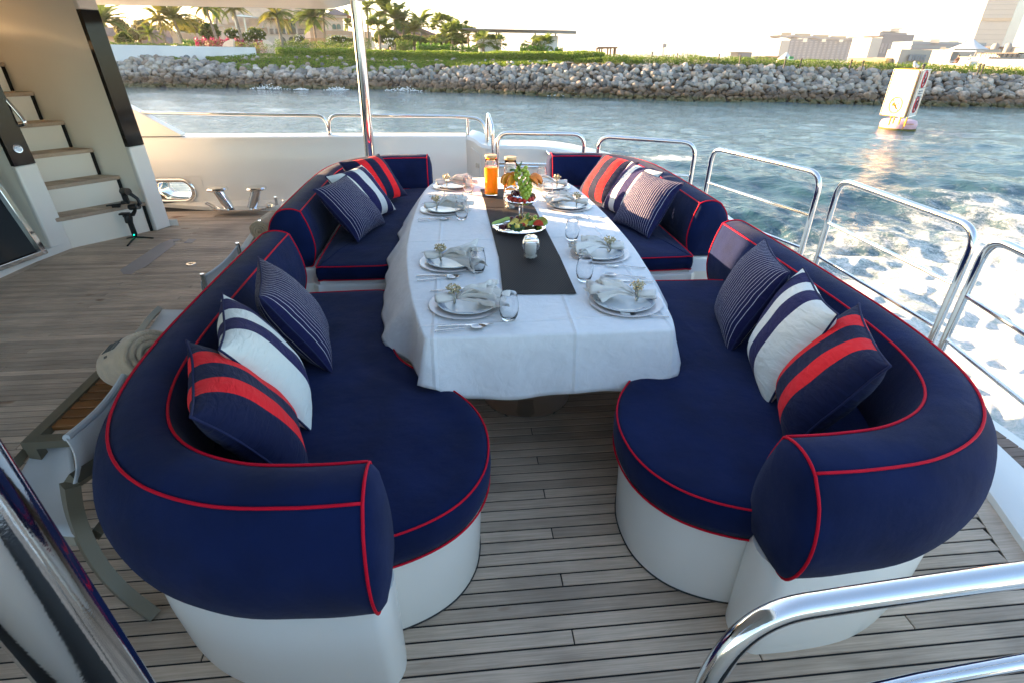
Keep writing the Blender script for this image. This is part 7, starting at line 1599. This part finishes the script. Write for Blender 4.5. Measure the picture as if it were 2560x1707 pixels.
# rolled towel on it
TP1, TP2 = az(372, 888, .58), az(314, 912, .46)
def towel(lab, c, ax, L_, r_, lift=True):
    t = thing('rolled_towel', lab, 'towel', c, 'rolled towels'); ax = Vector(ax).normalized(); s_ = ax.cross(Vector((0, 0, 1))).normalized(); upv = s_.cross(ax); c = Vector(c)+(upv*r_*.92 if lift else Vector((0, 0, 0)))
    rows = []
    for i in range(15):
        u = -1+2*i/14; k = (1-abs(u)**8)**.35 if abs(u) < 1 else .82; k = max(k, .86); rows.append([c+ax*(u*L_/2)+s_*(r_*k*math.cos(a)*1.03)+upv*(r_*k*(math.sin(a))*(.92)+.004*noise.noise(Vector((u*3, a, 1)))) for a in np.linspace(0, 2*PI, 30, endpoint=False)])
    q = MB(); q.loft(rows, True, False, False); ob('outer_wrap', q, 'towel', t, ang=180)
    for e in (1, -1):
        q = MB(); sp = []
        for k in range(110):
            a = k*.2; r2 = r_*.86*(k/110)**.8+.006; sp.append(c+ax*(e*(L_/2-.012*(k/110)))+s_*(r2*math.cos(a))+upv*(r2*math.sin(a)*.92))
        A2 = [p+ax*e*.012 for p in sp]; q.tube(sp, r_*.115, 7); ob('spiral_end', q, 'towel', t, ang=180)
        q = MB(); q.loft([[c+ax*(e*(L_/2-.03))+s_*(r_*.84*math.cos(a))+upv*(r_*.8*math.sin(a)) for a in np.linspace(0, 2*PI, 20, endpoint=False)]], cap1=True); q.f = [tuple(range(20))]; ob('core', q, 'towel', t)
    return t, c, ax, s_, upv
T_, tcn, tax, ts, tu = towel('rolled beige towel with faded lettering on the teak table', (TP1+TP2)/2, TP1-TP2, (TP1-TP2).length+.06, .115, False)
# faded embroidered marks on the towel
mat('thread', (.13, .13, .12), .9); q = MB(); rg = random.Random(4)
def onT(u, a): return tcn+tax*(u*.30/2)+(ts*math.cos(a)+tu*math.sin(a)*.92)*(.115*1.045)
sd = 1 if ts.dot(Vector((-1, -1, 0))) > 0 else -1
def TA(a): return a if sd > 0 else PI-a
GLY = {'O': ((0, 0), (.6, 0), (.6, 1), (0, 1), (0, 0)), 'N': ((0, 0), (0, 1), (.6, 0), (.6, 1)), 'T': ((.3, 0), (.3, 1), (0, 1), (.6, 1)), 'U': ((0, 1), (0, .1), (.6, .1), (.6, 1)), 'A': ((0, 0), (.3, 1), (.6, 0))}
for k, ch in enumerate('OTNUO'):
    u0 = .52-k*.21; q.tube([onT(u0-x_*.20, TA(1.30-y_*.46)) for x_, y_ in GLY[ch]], .0015, 4)
for k in range(4): q.tube([onT(-.1+k*.07, TA(.68)), onT(-.07+k*.07, TA(.58))], .0013, 4)
ob('embroidery', q, 'thread', T_)
# far lounger: white sling seat + slanted back
fl = thing('sling_lounger', 'white sling lounger behind the left sofa beyond the teak table', 'lounger', (-1.7, 3.3, 0), 'white canvas chairs')
q = MB(); P = [az(405, 774, .38), az(500, 776, .38), az(420, 860, .38), az(300, 900, .38)]; P[3] = az(330, 862, .38)
rows = [[P[0].lerp(P[1], v).lerp(P[3].lerp(P[2]+Vector((.15, 0, 0)), v), u)+Vector((0, 0, -.02*math.sin(PI*u))) for v in np.linspace(0, 1, 5)] for u in np.linspace(0, 1, 7)]; q.grid(rows[::-1]); o = ob('seat_sling', q, 'sling', fl); s = o.modifiers.new('s', 'SOLIDIFY'); s.thickness = .006
ob('frame_rail', bar2([tuple(az(398, 773, .37)), tuple(az(370, 802, .37)), tuple(az(330, 855, .37))], .018), 'taupe_metal', fl); 
q = MB(); P = [az(506, 690, .56), az(594, 612, .56), az(600, 640, .40), az(510, 735, .36)]
rows = [[P[0].lerp(P[1], v).lerp(P[3].lerp(P[2], v), u)+Vector((-.015*math.sin(PI*u), 0, -.02*math.sin(PI*v)*(1-u))) for v in np.linspace(0, 1, 9)] for u in np.linspace(0, 1, 7)]; q.grid(rows); o = ob('back_sling', q, 'sling', fl, ang=180); s = o.modifiers.new('s', 'SOLIDIFY'); s.thickness = .007
for p in (P[0], P[1]): q = MB(); q.tube([p+Vector((0, 0, .012)), p+Vector((0, 0, -.54))], .013, 8); ob('upright', q, 'chrome_dull', fl)
# second slatted table and towel farther back
t2 = thing('teak_side_table', 'second side table with white edge and slats beside the far left sofa', 'side table', (-1.5, 4.2, 0)); q = MB(); a, b_ = az(610, 625, .40), az(648, 568, .40); b_ = a+(b_-a)*1.0; q.bar(a, b_, .05, .03); q.bar(a+Vector((.34, .0, 0)), b_+Vector((.34, 0, 0)), .05, .03); ob('frame', q, 'sling', t2, smooth=False)
for k in range(9): p = a.lerp(b_, (k+.5)/9); q = MB(); q.bar(p+Vector((.03, 0, 0)), p+Vector((.32, 0, 0)), .055, .02); ob('slat', q, 'teak_wet', t2, smooth=False)
for p in (a, b_): q = MB(); q.box((p.x, p.y, .19), (.04, .04, .38)); ob('leg', q, 'sling', t2, smooth=False)
towel('rolled beige towel tucked beside the end of the far left sofa', az(676, 588, .40), (.1, 1, 0), .32, .085)
c3 = thing('sling_chair', 'white canvas chair with steel clips beside the end of the far left sofa', 'chair', (-1.35, 4.5, 0), 'white canvas chairs'); q = MB(); P = [az(690, 530, .50), az(706, 500, .52), az(700, 560, .30), az(688, 580, .30)]; q.grid([[P[0], P[1]], [P[3], P[2]]]); o = ob('side_sling', q, 'sling', c3); s = o.modifiers.new('s', 'SOLIDIFY'); s.thickness = .01
for x, y in ((690, 503), (651, 563)): p = az(x, y, .52); q = MB(); q.box(p, (.02, .03, .07), .4); ob('clip', q, 'chrome_dull', c3, smooth=False)
# ---- camera gimbal on mini tripod
gb = thing('camera_gimbal', 'black handheld camera gimbal standing on a mini tripod by the stairs', 'gimbal', az(335, 594, 0)); g0 = Vector(gb['w0']); rr_ = Vector((rt.x, rt.y, 0)).normalized()
def GG(x, y, off=0): # point in the vertical plane through the foot, facing the lens
    d = ray(x, y); nrm = Vector((fw.x, fw.y, 0)).normalized(); o = Vector((0, 0, CH)); t_ = ((g0-o).dot(nrm)+off)/d.dot(nrm); return o+d*t_
v = lambda x, y, off=0: GG(250+x/5.8075, 420+y/5.8075, off)
for e in ((385, 1020), (770, 1015), (400, 1125)): q = MB(); s_ = v(515, 1010); ee = az(250+e[0]/5.8075, 420+e[1]/5.8075+1, .008); q.tube([s_, s_.lerp(ee, .5)+Vector((0, 0, .004)), ee], [.012, .010, .009], 8, flat=.8); ob('tripod_leg', q, 'black_plastic', gb)
q = MB(); q.tube([v(512, 1005), v(500, 960), v(470, 880), v(440, 800), v(420, 760)], [.017, .026, .025, .026, .030], 16); ob('grip', q, 'black_plastic', gb)
q = MB(); q.tube([v(500, 975, -.03), v(488, 978, -.03)], .004, 6); ob('status_light', q, 'green_led', gb)
q = MB(); q.tube([v(425, 800), v(410, 720), v(400, 690)], [.034, .038, .03], 12); q.bar(v(290, 672), v(420, 668), .05, .018); q.bar(v(345, 690), v(455, 690), .05, .03); ob('control_head', q, 'black_plastic', gb, smooth=False, bevel=.003)
q = MB(); q.tube([v(430, 690), v(480, 680), v(505, 630), v(510, 580)], [.017, .019, .016, .016], 10); ob('lower_arm', q, 'black_plastic', gb)
q = MB(); q.tube([v(440, 575, .02), v(560, 560, -.01)], .030, 16); ob('roll_motor', q, 'black_plastic', gb, ang=40)
q = MB(); q.tube([v(545, 560), v(580, 515), v(540, 450), v(470, 400), v(400, 360)], [.016, .018, .016, .018, .020], 10); ob('upper_arm', q, 'black_plastic', gb)
q = MB(); q.tube([v(330, 345, .02), v(410, 350, -.02)], .034, 16); ob('pan_motor', q, 'black_plastic', gb, ang=40)
q = MB(); q.bar(v(335, 350), v(400, 525), .026, .05); ob('tilt_arm', q, 'black_plastic', gb, smooth=False, bevel=.004)
q = MB(); q.bar(v(120, 543), v(410, 505), .07, .014); q.box(v(240, 560), (.07, .05, .02), .3); q.box(v(350, 500), (.05, .05, .02), .3); ob('camera_plate', q, 'black_plastic', gb, smooth=False, bevel=.002)
